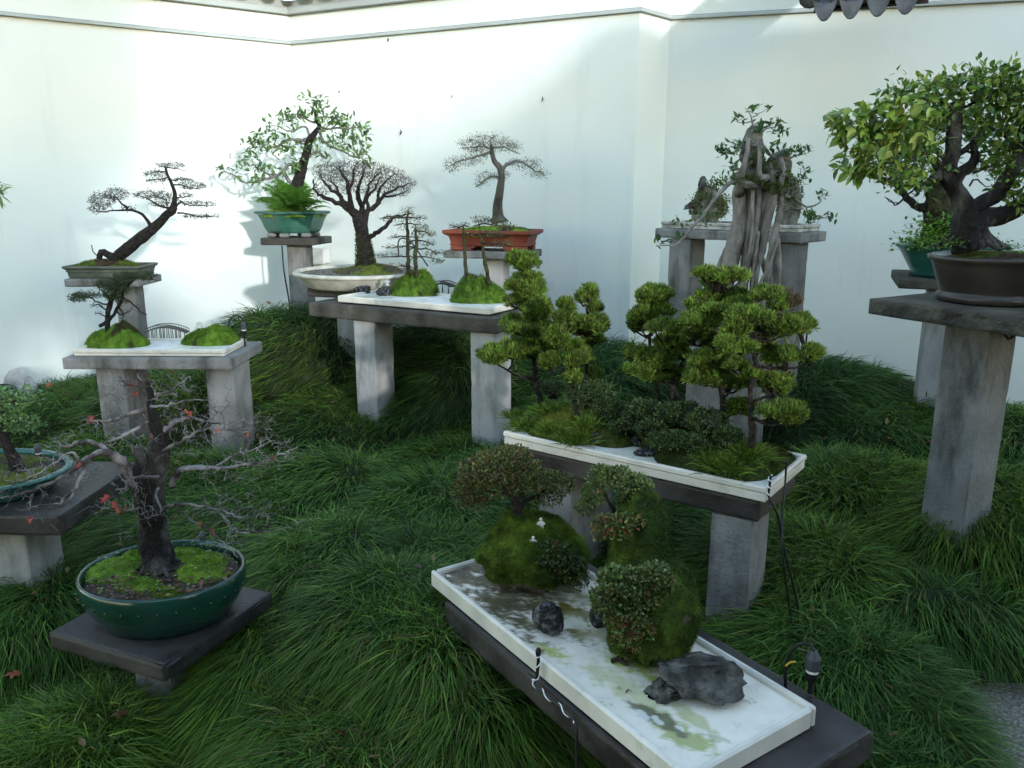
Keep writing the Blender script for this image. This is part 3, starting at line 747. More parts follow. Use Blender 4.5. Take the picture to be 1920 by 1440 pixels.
# ------------------------------------------------------------------ grass
def grass():
    g = np.random.default_rng(21)
    N = 430000
    u = g.uniform(0, 1, N); y = 0.75 * (7.6 / 0.75) ** u
    x = g.uniform(-0.73, 0.73, N) * (y + 0.15)
    keep = np.ones(N, bool)
    # in front of the wall only
    for k in range(len(WPTS) - 1):
        pass
    Lw = np.stack((x, y), -1)
    def front(p, q): t_ = nrm(q - p); return (Lw - p) @ np.array((t_[1], -t_[0])) > 0.015
    keep &= front(WL, WC) & np.where(x < WA[0] + 0.02, front(WC, WA), np.where(x < WB[0], front(WA, WB), front(WB, WR)))
    _, p_ = H0(x, y); keep &= p_ < 0.72
    # thin with nearness so that blades cover evenly in the picture
    x, y = x[keep], y[keep]; N = len(x)
    e = 0.02
    z = H(x, y); gx = (H(x + e, y) - H(x - e, y)) / (2 * e); gy = (H(x, y + e) - H(x, y - e)) / (2 * e)
    dn = np.stack((-gx, -gy, np.zeros(N)), -1); gm = np.linalg.norm(dn, axis=1, keepdims=True)
    dn = dn / (gm + 0.15)
    n_ = nrm(np.stack((-gx, -gy, np.ones(N)), -1))
    P0 = np.stack((x, y, z), -1)
    sw = np.stack((wob(P0, 2.1, 1), wob(P0, 2.3, 2), np.zeros(N)), -1)
    lean = dn * 0.75 + sw * 0.75 + np.stack((g.normal(0, 0.44, N), g.normal(0, 0.44, N), np.zeros(N)), -1) + np.array((0, -0.32, 0))
    d = nrm(n_ * 0.75 + lean)
    tuft = 0.5 + 0.5 * wob(P0, 5.0, 6)
    mh = np.clip((z - H0(x, y)[0] + 0.18) / 0.28, 0, 1); L = g.uniform(0.075, 0.165, N) * (0.6 + 0.55 * mh) * (0.85 + 0.3 * tuft) * np.where(g.uniform(0, 1, N) < 0.06, 1.25, 1)
    L = L * (0.9 + 0.2 * smooth01(y / 5))
    W = (0.0023 + 0.0005 * y) * g.uniform(0.7, 1.35, N)
    droop = g.uniform(0.45, 0.95, N)
    hor = d * (1, 1, 0); hor = nrm(hor + g.normal(0, 0.05, (N, 3)) * (1, 1, 0))
    S = np.array((0, 0.52, 1.0)); WID = np.array((0.9, 1.0, 0.0))
    side = nrm(np.cross(d, np.array((0, 0, 1.0))) + g.normal(0, 0.35, (N, 3)))
    pts = []
    for s in S:
        p = P0 + d * (L * s)[:, None] + hor * (L * droop * 0.35 * s * s)[:, None] - np.array((0, 0, 1.0)) * (L * droop * 0.62 * s ** 2.2)[:, None]
        p[:, 2] = np.maximum(p[:, 2], z - 0.03)
        pts.append(p)
    V = np.zeros((N, 5, 3)); K = np.zeros((N, 5, 3))
    for k in range(2):
        w = (W * WID[k] * 0.5)[:, None]
        V[:, 2 * k] = pts[k] - side * w; V[:, 2 * k + 1] = pts[k] + side * w
    V[:, 4] = pts[2]
    pal = 1.02 * np.array([(0.036, 0.090, 0.012), (0.048, 0.115, 0.014), (0.064, 0.138, 0.017), (0.098, 0.175, 0.022), (0.024, 0.064, 0.012)])
    kc = pal[g.integers(0, 5, N)]
    yel = np.clip(0.5 + 0.8 * wob(P0, 1.2, 5), 0, 1)[:, None]
    kc = kc * (0.7 + 0.6 * g.uniform(0, 1, (N, 1))) * (1 + yel * np.array((0.55, 0.28, -0.05)) + (1 - yel) * np.array((-0.3, -0.10, 0.75)))
    dry = g.uniform(0, 1, N) < 0.035 + 0.09 * (wob(P0, 3.0, 7) > 0.6)
    kc[dry] = np.array((0.17, 0.15, 0.06)) * g.uniform(0.6, 1.1, (dry.sum(), 1))
    K[:] = kc[:, None]
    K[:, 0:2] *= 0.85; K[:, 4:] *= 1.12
    b = (np.arange(N) * 5)[:, None]
    Q = np.concatenate([b + np.array((2 * k, 2 * k + 1, 2 * k + 3, 2 * k + 2)) for k in range(1)])
    T = b + np.array((2, 3, 4))
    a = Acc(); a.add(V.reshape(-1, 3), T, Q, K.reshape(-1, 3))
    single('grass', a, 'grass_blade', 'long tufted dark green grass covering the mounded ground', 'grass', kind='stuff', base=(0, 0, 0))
grass()

# ------------------------------------------------------------------ benches and pedestals
def bench(name, label, cat, org, u, slab, ztop, th, legs, mslab, mleg, group, foot=-0.05, lab_slab=None):
    """org xy of local origin, u direction; slab (u0,u1,v0,v1); legs list of (u0,u1,v0,v1)"""
    o3 = np.array((org[0], org[1], 0.0)); U, Vv, _ = frame_of(u)
    c = o3 + U * (slab[0] + slab[1]) / 2 + Vv * (slab[2] + slab[3]) / 2
    t_ = thing(name, label, cat, (c[0], c[1], 0.05), group)
    a = Acc(); rbox(a, (slab[0], slab[2], ztop - th), (slab[1], slab[3], ztop), 0.012, o3, u, 0.010, 0.03, len(label) % 9); part('slab', a, mslab, t_)
    for l in legs:
        a = Acc(); rbox(a, (l[0], l[2], foot), (l[1], l[3], ztop - th - 0.002), 0.011, o3, u, 0.010, 0.03, len(label) % 7); part('leg', a, mleg, t_)
    return t_
BG = 'concrete benches and pedestals'
# T1 near tray bench
T1o = np.array((-0.244, 2.195)); T1u = np.array((0.557, -0.831))
bench('stone_bench', 'low dark slab bench under the wet white tray in the front', 'bench', T1o, T1u, (0.10, 1.13, -0.012, 0.50), 0.447, 0.075, [(0.34, 0.49, 0.14, 0.44), (0.86, 1.01, 0.14, 0.44)], 'concrete_dark', 'concrete', BG)
# T2 juniper bench
T2o = np.array((-0.037, 3.0)); T2u = np.array((0.806, -0.592))
bench('stone_bench', 'dark slab bench with two grey legs under the juniper forest tray', 'bench', T2o, T2u, (0.06, 1.02, 0.02, 0.40), 0.632, 0.075, [(0.14, 0.29, 0.05, 0.38), (0.855, 1.0, 0.03, 0.20)], 'concrete_dark', 'concrete', BG)
# T3 pine bench
T3o = np.array((-1.04, 4.75)); T3u = np.array((0.871, -0.492))
bench('stone_bench', 'mossy brown slab bench with pale square legs carrying the miniature pine tray', 'bench', T3o, T3u, (-0.19, 1.13, -0.05, 0.44), 0.955, 0.085, [(0.13, 0.285, -0.02, 0.16), (0.945, 1.10, -0.02, 0.16)], 'concrete_mid', 'concrete_pale', BG)
# T4 left bench
T4o = np.array((-2.30, 4.11)); T4u = np.array((1.0, -0.015))
bench('stone_bench', 'smooth grey bench on the left carrying the tray with the arched bridge', 'bench', T4o, T4u, (-0.04, 0.85, -0.04, 0.46), 0.762, 0.062, [(0.11, 0.26, -0.005, 0.25), (0.69, 0.84, -0.005, 0.25)], 'concrete', 'concrete', BG)
# T5 bench at the back right
T5o = np.array((0.93, 5.30)); T5u = np.array((0.72, -0.69))
bench('stone_bench', 'grey bench with two tall legs behind the root trunk tree by the pilaster', 'bench', T5o, T5u, (0.0, 0.985, 0.0, 0.36), 1.372, 0.06, [(0.10, 0.26, 0.02, 0.20), (0.79, 0.95, 0.02, 0.20)], 'concrete', 'concrete', BG)
def pedestal(label, cx, cy, u, sl, ztop, th, leg, mslab='concrete', mleg='concrete', sl2=None, leg2=None, off=(0, 0)):
    s2 = sl2 or sl; l2 = leg2 or leg
    return bench('pedestal', label, 'pedestal', (cx, cy), u, (-sl / 2, sl / 2, -s2 / 2, s2 / 2), ztop, th, [(off[0] - leg / 2, off[0] + leg / 2, off[1] - l2 / 2, off[1] + l2 / 2)], mslab, mleg, BG)
# P1 near left
P1c = (-1.064, 2.245)
pedestal('low dark square pedestal in the left front under the green oval pot', P1c[0] - 0.0, P1c[1] - 0.02, (0.922, -0.386), 0.45, 0.35, 0.055, 0.15, 'concrete_dark', 'concrete')
# P2 far left
pedestal('dark slab pedestal at the left edge of the picture with a pale leg', -1.81, 2.78, (1, -0.03), 0.62, 0.55, 0.075, 0.20, 'concrete_dark', 'concrete_pale', sl2=0.56, leg2=0.2, off=(0.02, -0.09))
# P3 leaning bonsai
P3 = at(213, 510, 5.2)
pedestal('grey pedestal holding the shallow pot with the leaning tree', P3[0], 5.2, (1, 0.0), 0.47, at(213, 518, 5.2)[2], 0.05, 0.13, 'concrete', 'concrete', sl2=0.34, off=(0.09, 0))
P4 = at(556, 440, 6.3)
pedestal('tall slim grey pedestal under the green hexagonal pot', P4[0], 6.3, (0.98, -0.17), 0.43, at(556, 444, 6.3)[2], 0.055, 0.15, 'concrete_mid', 'concrete', sl2=0.36, off=(0.02, 0))
P5 = at(672, 545, 5.42)
pedestal('pedestal with dark top under the cream oval pot behind the pine bench', P5[0], 5.42, (0.95, -0.3), 0.55, at(672, 548, 5.3)[2] + 0.028, 0.06, 0.15, 'concrete_dark', 'concrete_pale', sl2=0.4, off=(-0.06, 0))
P6 = at(925, 470, 5.55)
pedestal('slim grey pedestal under the red terracotta pot', P6[0], 5.55, (0.96, -0.28), 0.60, at(925, 471, 5.4)[2], 0.05, 0.15, 'concrete', 'concrete_pale', sl2=0.36, off=(0.02, 0))
P7z = 0.78
pedestal('grey pedestal behind the juniper forest holding the root trunk tree', 1.20, 4.36, (0.85, -0.52), 0.60, P7z, 0.06, 0.40, 'concrete', 'concrete', sl2=0.44, leg2=0.2)
P8c = (1.765, 2.885); P8z = 1.212
pedestal('tall square post with mossy dark slab at the right under the brown pot', P8c[0], P8c[1], (0.48, -0.877), 0.62, P8z, 0.062, 0.17, 'concrete_mossy', 'concrete', off=(-0.025, -0.05))
P9c = (2.50, 4.55); P9z = 1.14
pedestal('pale post half hidden behind the right post under the teal pot', P9c[0], P9c[1], (0.93, -0.36), 0.60, P9z, 0.055, 0.16, 'concrete_mid', 'concrete_pale', off=(-0.04, 0.02))

# ------------------------------------------------------------------ flat trays
def tray(label, org, u, L, W, ztop, h, rim=0.018, mrim='marble', cols=None, grid=(150, 60), feet=True, double=True):
    o3 = np.array((org[0], org[1], 0.0)); U, Vv, _ = frame_of(u)
    c = o3 + U * L / 2 + Vv * W / 2
    t_ = thing('marble_tray', label, 'tray', (c[0], c[1], ztop - h), 'marble trays')
    zf = ztop - 0.014
    a = Acc(); cbox(a, (0.012, 0.012, ztop - h + 0.006), (L - 0.012, W - 0.012, zf - 0.003), 0.002, o3, u); part('base', a, mrim, t_)
    nu, nv = grid
    uu = np.linspace(rim * 0.8, L - rim * 0.8, nu); vv = np.linspace(rim * 0.8, W - rim * 0.8, nv)
    A, B = np.meshgrid(uu, vv)
    P = o3 + A[..., None] * U + B[..., None] * Vv + np.array((0, 0, zf))
    K = cols(A, B) if cols else np.tile(np.array((0.75, 0.76, 0.74)), A.shape + (1,))
    i = np.arange(nv - 1)[:, None] * nu; j = np.arange(nu - 1)[None]
    a = Acc(); a.add(P.reshape(-1, 3), None, np.stack((i + j, i + j + 1, i + nu + j + 1, i + nu + j), -1).reshape(-1, 4), K.reshape(-1, 3)); part('floor', a, 'tray_floor', t_)
    for (u0, u1, v0, v1) in ((0, L, 0, rim), (0, L, W - rim, W), (0, rim, rim + 0.0005, W - rim - 0.0005), (L - rim, L, rim + 0.0005, W - rim - 0.0005)):
        a = Acc(); cbox(a, (u0, v0, ztop - (0.022 if double else h)), (u1, v1, ztop), 0.005, o3, u, 0.0004)
        if double:
            g = 0.004
            cbox(a, (u0 + (g if u0 < 0.01 else 0), v0 + (g if v0 < 0.01 else 0), ztop - h), (u1 - (g if u1 > L - 0.01 else 0), v1 - (g if v1 > W - 0.01 else 0), ztop - 0.0225), 0.003, o3, u)
        part('rim', a, mrim, t_)
    return zf
def blot(A, B, cu, cv, ru, rv, seed, edge=0.35, rot=0.0):
    c, s = math.cos(rot), math.sin(rot); x = ((A - cu) * c + (B - cv) * s) / ru; y = (-(A - cu) * s + (B - cv) * c) / rv
    P = np.stack((A, B, np.zeros_like(A)), -1)
    d = np.sqrt(x * x + y * y) + 0.45 * wob(P, 22, seed) + 0.42 * wob(P, 75, seed + 3) + 0.25 * wob(P, 260, seed + 5, 2)
    return smooth01((1 - d) / edge)[..., None]
def loc(org, u, px, py, z):
    p = atz(px, py, z)[:2] - np.asarray(org); U, Vv, _ = frame_of(u); return float(p @ U[:2]), float(p @ Vv[:2])
T1z = 0.50; T1f = T1z - 0.014
def t1cols(A, B):
    P = np.stack((A, B, np.zeros_like(A)), -1)
    K = np.array((0.72, 0.67, 0.575)) * (1 + 0.04 * wob(P, 12, 2)[..., None] + 0.03 * wob(P, 70, 3)[..., None])
    def lay(px, py, ru, rv, col, seed, amt=1.0, edge=0.5, rot=0.0):
        nonlocal K
        cu, cv = loc(T1o, T1u, px, py, T1f); m = blot(A, B, cu, cv, ru, rv, seed, edge, rot) * amt; K = K * (1 - m) + np.array(col) * m
    lay(895, 1066, 0.24, 0.2, (0.075, 0.06, 0.035), 1, 1.0, 0.5)        # brown film by the back corner
    lay(955, 1140, 0.20, 0.12, (0.075, 0.062, 0.025), 4, 0.95, 0.7)
    lay(1085, 1150, 0.12, 0.05, (0.13, 0.11, 0.02), 2, 1.0, 0.6, 0.3)
    lay(1090, 1190, 0.06, 0.035, (0.14, 0.12, 0.02), 6, 0.9, 0.7)
    lay(1030, 1220, 0.07, 0.03, (0.36, 0.40, 0.08), 5, 0.9, 0.9)
    lay(1160, 1240, 0.07, 0.025, (0.36, 0.42, 0.07), 8, 0.9, 0.9, 0.1)
    lay(1230, 1275, 0.11, 0.022, (0.34, 0.40, 0.07), 3, 0.95, 0.9, 0.1)
    lay(1130, 1190, 0.16, 0.05, (0.22, 0.19, 0.06), 12, 0.75, 0.8, 0.2); lay(1060, 1110, 0.12, 0.10, (0.12, 0.10, 0.04), 13, 0.8, 0.8); lay(1190, 1300, 0.16, 0.045, (0.40, 0.42, 0.16), 10, 0.6, 0.9, 0.1); lay(1300, 1345, 0.12, 0.02, (0.36, 0.37, 0.15), 14, 0.7, 0.8)
    lay(1015, 1222, 0.03, 0.012, (0.17, 0.12, 0.06), 9, 0.9)
    lay(1250, 1358, 0.14, 0.034, (0.33, 0.35, 0.13), 7, 0.9, 0.6, 0.12)
    lay(1255, 1360, 0.115, 0.022, (0.14, 0.14, 0.09), 11, 0.9, 0.6, 0.12)
    for (px, py) in ((1205, 1340), (1235, 1352), (1280, 1368)): lay(px, py, 0.018, 0.009, (0.62, 0.62, 0.58), 3, 0.9, 0.4)
    m = smooth01((wob(P, 22, 14) - 0.05) / 0.7)[..., None] * 0.4 * smooth01((0.95 - A) / 0.5)[..., None]; K = K * (1 - m) + np.array((0.45, 0.44, 0.30)) * m
    m = smooth01((wob(P, 70, 16) - 0.6) / 0.3)[..., None] * 0.5; K = K * (1 - m) + np.array((0.30, 0.28, 0.18)) * m
    L, W = 1.05, 0.40
    ed = np.minimum(np.minimum(A, L - A), np.minimum(B, W - B)); m = (smooth01((0.035 - ed) / 0.03) * np.clip(0.5 + 0.8 * wob(P, 25, 5), 0, 1))[..., None] * 0.4
    K = K * (1 - m) + np.array((0.45, 0.47, 0.3)) * m
    return np.clip(K, 0.01, 1)
tray('large white marble tray with algae stains in the front, holding two mossy rocks', T1o, T1u, 1.05, 0.40, T1z, 0.05, 0.016, cols=t1cols, grid=(320, 130), double=False)
T2z = 0.69; T2f = T2z - 0.014
def algae(seed, amt=0.5, col=(0.4, 0.43, 0.2)):
    def f(A, B):
        P = np.stack((A, B, np.zeros_like(A)), -1)
        K = np.array((0.78, 0.77, 0.73)) * (1 + 0.05 * wob(P, 14, seed)[..., None])
        m = smooth01((wob(P, 9, seed + 1) - 0.1) / 0.7)[..., None] * amt
        return np.clip(K * (1 - m) + np.array(col) * m, 0.01, 1)
    return f
tray('long white marble tray holding the clipped juniper forest', T2o, T2u, 1.046, 0.418, T2z, 0.052, 0.018, cols=algae(4, 0.35))
T3z = 1.0; T3f = T3z - 0.014
tray('white tray with two moss mounds and thin miniature pines on the middle bench', T3o, T3u, 1.058, 0.40, T3z, 0.038, 0.016, cols=algae(9, 0.7, (0.33, 0.34, 0.16)), double=False)
T4z = 0.80; T4f = T4z - 0.014
tray('white double rimmed tray with the arched bridge on the left bench', T4o, T4u, 0.80, 0.34, T4z, 0.036, 0.016, cols=algae(12, 0.4))
T5z = 1.415; T5f = T5z - 0.014
T5to = T5o + frame_of(T5u)[0][:2] * 0.03 + frame_of(T5u)[1][:2] * 0.02
tray('white worn tray with a mossy rock on the back bench beside the pilaster', T5to, T5u, 0.93, 0.30, T5z, 0.042, 0.016, mrim='marble_worn', cols=algae(15, 0.3))

# ------------------------------------------------------------------ pots
def dome(acc, cx, cy, z, rx, ry, h, ang=0.0, seed=0, amp=0.25, n=28, power=2.0, col=((0.10, 0.17, 0.02), (0.16, 0.22, 0.03)), skirt=0.02, dark=None, sc=None):
    """low uneven mound; returns sampled surface points and normals"""
    r = np.linspace(0, 1, n); th = np.linspace(0, 2 * math.pi, n * 3, endpoint=False)
    Rr, Th = np.meshgrid(r, th, indexing='ij')
    c, s = np.cos(Th), np.sin(Th)
    x = Rr * np.sign(c) * np.abs(c) ** (2 / power) * rx; y = Rr * np.sign(s) * np.abs(s) ** (2 / power) * ry
    P = np.stack((x, y, np.zeros_like(x)), -1)
    k = sc or 2.6 / max(rx, ry)
    w = wob(P + seed, k, seed) * 0.7 + wob(P + seed, k * 3, seed + 1) * 0.3
    zz = h * (1 - Rr ** 2.2) ** 0.75 * (1 + amp * w) + 0.12 * amp * h * wob(P, k * 9, seed + 2) - skirt * (Rr >= 0.999)
    ca, sa = math.cos(ang), math.sin(ang)
    V = np.stack((cx + x * ca - y * sa, cy + x * sa + y * ca, z + zz), -1)
    K = np.array(col[0]) + (np.array(col[1]) - np.array(col[0])) * np.clip(0.5 + 0.6 * w, 0, 1)[..., None]
    if dark is not None:
        m = smooth01((wob(P + 3, k * 1.6, seed + 5) - dark[0]) / 0.3)[..., None]; K = K * (1 - m) + np.array(dark[1]) * m
    m_ = n * 3; i = np.arange(n - 1)[:, None] * m_; j = np.arange(m_)[None]; j2 = (j + 1) % m_
    acc.add(V.reshape(-1, 3), None, np.stack((i + j, i + m_ + j, i + m_ + j2, i + j2), -1).reshape(-1, 4), K.reshape(-1, 3))
    du = np.gradient(V, axis=0); dv = np.roll(V, -1, 1) - np.roll(V, 1, 1)
    nn = nrm(np.cross(du, dv)); nn[nn[..., 2] < 0] *= -1
    return V, nn, K
def fuzz(acc, V, nn, K, N, size=0.008, wid=0.0022, up=0.4, rmin=0.05):
    """short moss shoots over a dome"""
    n, m = V.shape[:2]
    rr = np.sqrt(rng.uniform(rmin, 1, N)) * (n - 1.001); i = rr.astype(int); j = rng.integers(0, m, N); f = (rr - i)[:, None]; i2 = np.minimum(i + 1, n - 1)
    g = rng.uniform(0, 1, (N, 1)); j2 = (j + 1) % m
    p = (V[i, j] * (1 - f) + V[i2, j] * f) * (1 - g) + (V[i, j2] * (1 - f) + V[i2, j2] * f) * g
    d = nrm(nn[i, j] + np.array((0, 0, up)) + rng.normal(0, 0.4, (N, 3)))
    k = K[i, j] * rng.lognormal(0.1, 0.25, (N, 1))
    scatter(acc, BLADE, p - d * size * 0.2, d, size * rng.uniform(0.6, 1.3, N), k, wid=wid, roll=3)
MOSS_BRIGHT = ((0.075, 0.15, 0.015), (0.17, 0.27, 0.03))
MOSS_OLIVE = ((0.055, 0.085, 0.012), (0.13, 0.155, 0.02))
MOSS_DARK = ((0.02, 0.035, 0.008), (0.055, 0.075, 0.014))

def oval_pot(label, cx, cy, z0, prof, sx, sy, ang, material, soil_r, soil_z, soil_mat='soil', power=2.0, group='bonsai pots', studs=None, feet=False, name='bonsai_pot', seg=64):
    t_ = thing(name, label, 'pot', (cx, cy, z0), group)
    a = Acc(); lathe(a, cx, cy, prof, sx, sy, seg, ang, power); part('bowl', a, material, t_, smooth=True)
    a = Acc(); V, nn, K = dome(a, cx, cy, soil_z, soil_r * sx, soil_r * sy, 0.012, ang, 3, 0.6, 22, power, col=((0.03, 0.025, 0.018), (0.09, 0.075, 0.055)), skirt=0.01); part('soil', a, soil_mat, t_)
    if studs:
        for i in range(studs[0]):
            th = 2 * math.pi * i / studs[0]; c, s = math.cos(th), math.sin(th); r, z = studs[1], studs[2]
            x, y = r * sx * c, r * sy * s
            b = Acc(); tube(b, [(cx + (x * (1 - q)) * math.cos(ang) - y * (1 - q) * math.sin(ang), cy + x * (1 - q) * math.sin(ang) + y * (1 - q) * math.cos(ang), z) for q in (0.02, 0.0, -0.012)], [0.0038, 0.0038, 0.002], 8)
            part('stud', b, material, t_, smooth=True)
    return t_
# green oval pot in the left front
z = 0.35
GPc = at(306, 1075, 2.21)[:2]
oval_pot('big dark green glazed oval pot on the low dark pedestal in the left front', GPc[0], GPc[1], z,
         [(0.0, z + 0.004), (0.68, z + 0.004), (0.74, z), (0.78, z + 0.012), (0.88, z + 0.045), (0.965, z + 0.085), (1.0, z + 0.122), (0.995, z + 0.145), (0.97, z + 0.152), (0.945, z + 0.147), (0.93, z + 0.125), (0.93, z + 0.10)], 0.243, 0.205, -0.05, 'glaze_green', 0.945, z + 0.125, studs=(30, 0.992, z + 0.104))
# teal pot at the left edge
z = 0.55; TPc = (-1.93, 2.72)
oval_pot('wide teal shallow pot cut by the left edge of the picture', TPc[0], TPc[1], z,
         [(0, z + 0.003), (0.70, z + 0.003), (0.74, z), (0.80, z + 0.02), (0.92, z + 0.055), (0.96, z + 0.068), (1.0, z + 0.072), (1.0, z + 0.08), (0.93, z + 0.083), (0.91, z + 0.07), (0.91, z + 0.05)], 0.33, 0.25, 0.0, 'glaze_teal', 0.92, z + 0.066)
# hexagonal green pot
P4z = at(556, 444, 6.3)[2]
t_ = thing('bonsai_pot', 'green glazed hexagonal pot with fern on the tall slim pedestal', 'pot', (P4[0], 6.3, P4z), 'bonsai pots')
a = Acc(); zz = P4z + 0.002
def hexring(r, z_): return [(P4[0] - 0.02 + r * 1.08 * math.cos(q), 6.3 + r * 0.85 * math.sin(q), z_) for q in np.linspace(0, 2 * math.pi, 6, endpoint=False) + 0.30]
def loft(acc, rings, close=True):
    n = len(rings[0]); V = sum(rings, []); Q = []
    for k in range(len(rings) - 1):
        for e in range(n): Q.append((k * n + e, k * n + (e + 1) % n, k * n + n + (e + 1) % n, k * n + n + e))
    acc.add(V, None, Q)
    if close: acc.add(rings[0], [(0, q + 1, q) for q in range(1, n - 1)])
loft(a, [hexring(r, zz + h) for r, h in ((0.165, 0.03), (0.175, 0.03), (0.19, 0.045), (0.205, 0.075), (0.222, 0.125), (0.245, 0.165), (0.268, 0.178), (0.268, 0.192), (0.245, 0.195), (0.235, 0.18), (0.232, 0.16))]); part('bowl', a, 'glaze_hex', t_)
for q in range(6):
    c = np.array(hexring(0.15, 0)[q]); a = Acc(); cbox(a, (-0.035, -0.035, 0.001), (0.035, 0.035, 0.03), 0.008, (c[0], c[1], zz)); part('foot', a, 'concrete', t_)
a = Acc(); V, nn, K = dome(a, P4[0] - 0.02, 6.3, zz + 0.172, 0.24, 0.19, 0.03, 0, 2, 0.5, col=MOSS_BRIGHT); fuzz(a, V, nn, K, 2500, 0.014, 0.004); part('moss', a, 'moss', t_, kind='stuff')
HEXTOP = zz + 0.19
# cream oval pot
CPz = at(672, 548, 5.3)[2]; CPc = (at(676, 500, 5.36)[0], 5.42)
z = CPz + 0.030
oval_pot('cream glazed shallow oval pot with gravel soil behind the pine bench', CPc[0], CPc[1], z,
         [(0, z + 0.004), (0.78, z + 0.004), (0.80, z), (0.83, z + 0.012), (0.90, z + 0.045), (0.955, z + 0.075), (0.965, z + 0.08), (1.0, z + 0.083), (1.01, z + 0.095), (0.995, z + 0.108), (0.96, z + 0.108), (0.945, z + 0.095), (0.94, z + 0.08)], 0.455, 0.44, -0.12, 'glaze_cream', 0.95, z + 0.088, soil_mat='gritty_soil', seg=72)
CTOP = z + 0.092
a = Acc(); V, nn, K = dome(a, at(690, 490, 5.4)[0], 5.38, CTOP - 0.005, 0.24, 0.22, 0.05, 0, 5, 0.5, col=((0.05, 0.075, 0.012), (0.13, 0.16, 0.025)), dark=(0.1, (0.08, 0.075, 0.05))); fuzz(a, V, nn, K, 3500, 0.012, 0.003)
single('moss_patch', a, 'moss', 'olive moss patch at the trunk foot in the cream oval pot', 'moss')
# terracotta pot
def rect_pot(label, c, u, L, W, z0, h, lip, material, flare_=0.85, feet=True, name='bonsai_pot'):
    o3 = np.array((c[0], c[1], 0.0)); U, Vv, _ = frame_of(u)
    t_ = thing(name, label, 'pot', (c[0], c[1], z0), 'bonsai pots')
    def ring(s, z, r=0.02):
        out = []; l, w = L / 2 * s, W / 2 - L / 2 * (1 - s)
        for (sx, sy, a0) in ((1, 1, 0), (-1, 1, 90), (-1, -1, 180), (1, -1, 270)):
            for q in (0, 45, 90):
                an = math.radians(a0 + q); out.append(o3 + U * (sx * (l - r) + r * math.cos(an)) + Vv * (sy * (w - r) + r * math.sin(an)) + np.array((0, 0, z)))
        return out
    hf = 0.028 if feet else 0.0
    a = Acc(); loft(a, [ring(s, z0 + z) for s, z in ((flare_ - 0.02, hf), (flare_, hf + 0.004), (flare_ + 0.015, h * 0.45), (flare_ + 0.045, h * 0.7), (0.975, h - lip - 0.006), (1.0, h - lip), (1.0, h - 0.003), (0.99, h), (0.955, h), (0.945, h - 0.01), (0.94, h - 0.035))]); part('bowl', a, material, t_)
    if feet:
        for sx in (-1, 1):
            for sy in (-1, 1):
                a = Acc(); l, w = L / 2 * flare_, W / 2 - L / 2 * (1 - flare_)
                cc = o3 + U * sx * (l - 0.075) + Vv * sy * (w - 0.03)
                cbox(a, (-0.075, -0.03, z0), (0.075, 0.03, z0 + hf + 0.006), 0.006, cc, u); cbox(a, (-0.035 * 1 + sx * 0.0, -0.029, z0 + hf * 0.5), (0.098 if sx < 0 else 0.075, 0.029, z0 + hf + 0.007), 0.006, cc if sx < 0 else cc - U * 0.05, u)
                part('foot', a, material, t_)
        a = Acc(); cbox(a, (-L / 2 * flare_ - 0.004, -(W / 2 - L / 2 * (1 - flare_)) - 0.004, z0 + hf + 0.006), (L / 2 * flare_ + 0.004, (W / 2 - L / 2 * (1 - flare_)) + 0.004, z0 + hf + 0.018), 0.004, o3, u); part('band', a, material, t_)
    return t_
P6z = at(925, 471, 5.4)[2]; P6c = (at(925, 440, 5.5)[0], 5.52); P6u = np.array((0.96, -0.28))
rect_pot('red terracotta rectangular pot with flared lip and cut feet on slim pedestal', P6c, P6u, 0.62, 0.36, P6z + 0.002, 0.135, 0.02, 'terracotta')
a = Acc(); V, nn, K = dome(a, P6c[0], P6c[1], P6z + 0.115, 0.285, 0.155, 0.04, math.atan2(P6u[1], P6u[0]), 6, 0.6, power=4, col=MOSS_BRIGHT, dark=(0.35, (0.05, 0.045, 0.025))); fuzz(a, V, nn, K, 3500, 0.012, 0.003)
single('moss_cover', a, 'moss', 'bright moss covering the soil of the red terracotta pot', 'moss')
# celadon tray pot with the leaning tree
P3z = at(213, 518, 5.2)[2]; P3c = (P3[0] - 0.01, 5.2)
rect_pot('grey green shallow rectangular pot under the leaning tree on the left', P3c, (1.0, 0.03), 0.49, 0.31, P3z + 0.002, 0.075, 0.012, 'glaze_celadon', 0.9, feet=False)
a = Acc(); V, nn, K = dome(a, P3c[0] - 0.03, 5.2, P3z + 0.058, 0.20, 0.125, 0.05, 0, 8, 0.6, power=3, col=((0.06, 0.085, 0.014), (0.13, 0.18, 0.025)), dark=(0.2, (0.06, 0.04, 0.025))); fuzz(a, V, nn, K, 3000, 0.013, 0.003)
single('moss_cover', a, 'moss', 'uneven green moss in the shallow pot of the leaning tree', 'moss')
# brown pot at the right
z = P8z; BPc = (1.79, 2.93)
oval_pot('large dark brown oval pot on the mossy slab at the right edge', BPc[0], BPc[1], z,
         [(0, z + 0.004), (0.80, z + 0.004), (0.80, z), (0.83, z + 0.006), (0.83, z + 0.026), (0.80, z + 0.032), (0.80, z + 0.04), (0.86, z + 0.08), (0.93, z + 0.13), (0.955, z + 0.146), (1.0, z + 0.152), (1.0, z + 0.164), (0.97, z + 0.168), (0.93, z + 0.16), (0.91, z + 0.135)], 0.275, 0.225, 0.3, 'glaze_brown', 0.93, z + 0.148)
a = Acc(); V, nn, K = dome(a, BPc[0] + 0.02, BPc[1], z + 0.15, 0.235, 0.19, 0.022, 0.3, 9, 0.6, col=MOSS_OLIVE, dark=(0.0, (0.05, 0.035, 0.025))); fuzz(a, V, nn, K, 4000, 0.009, 0.002)
single('moss_cover', a, 'moss', 'dark patchy moss on the soil of the brown pot at the right', 'moss')
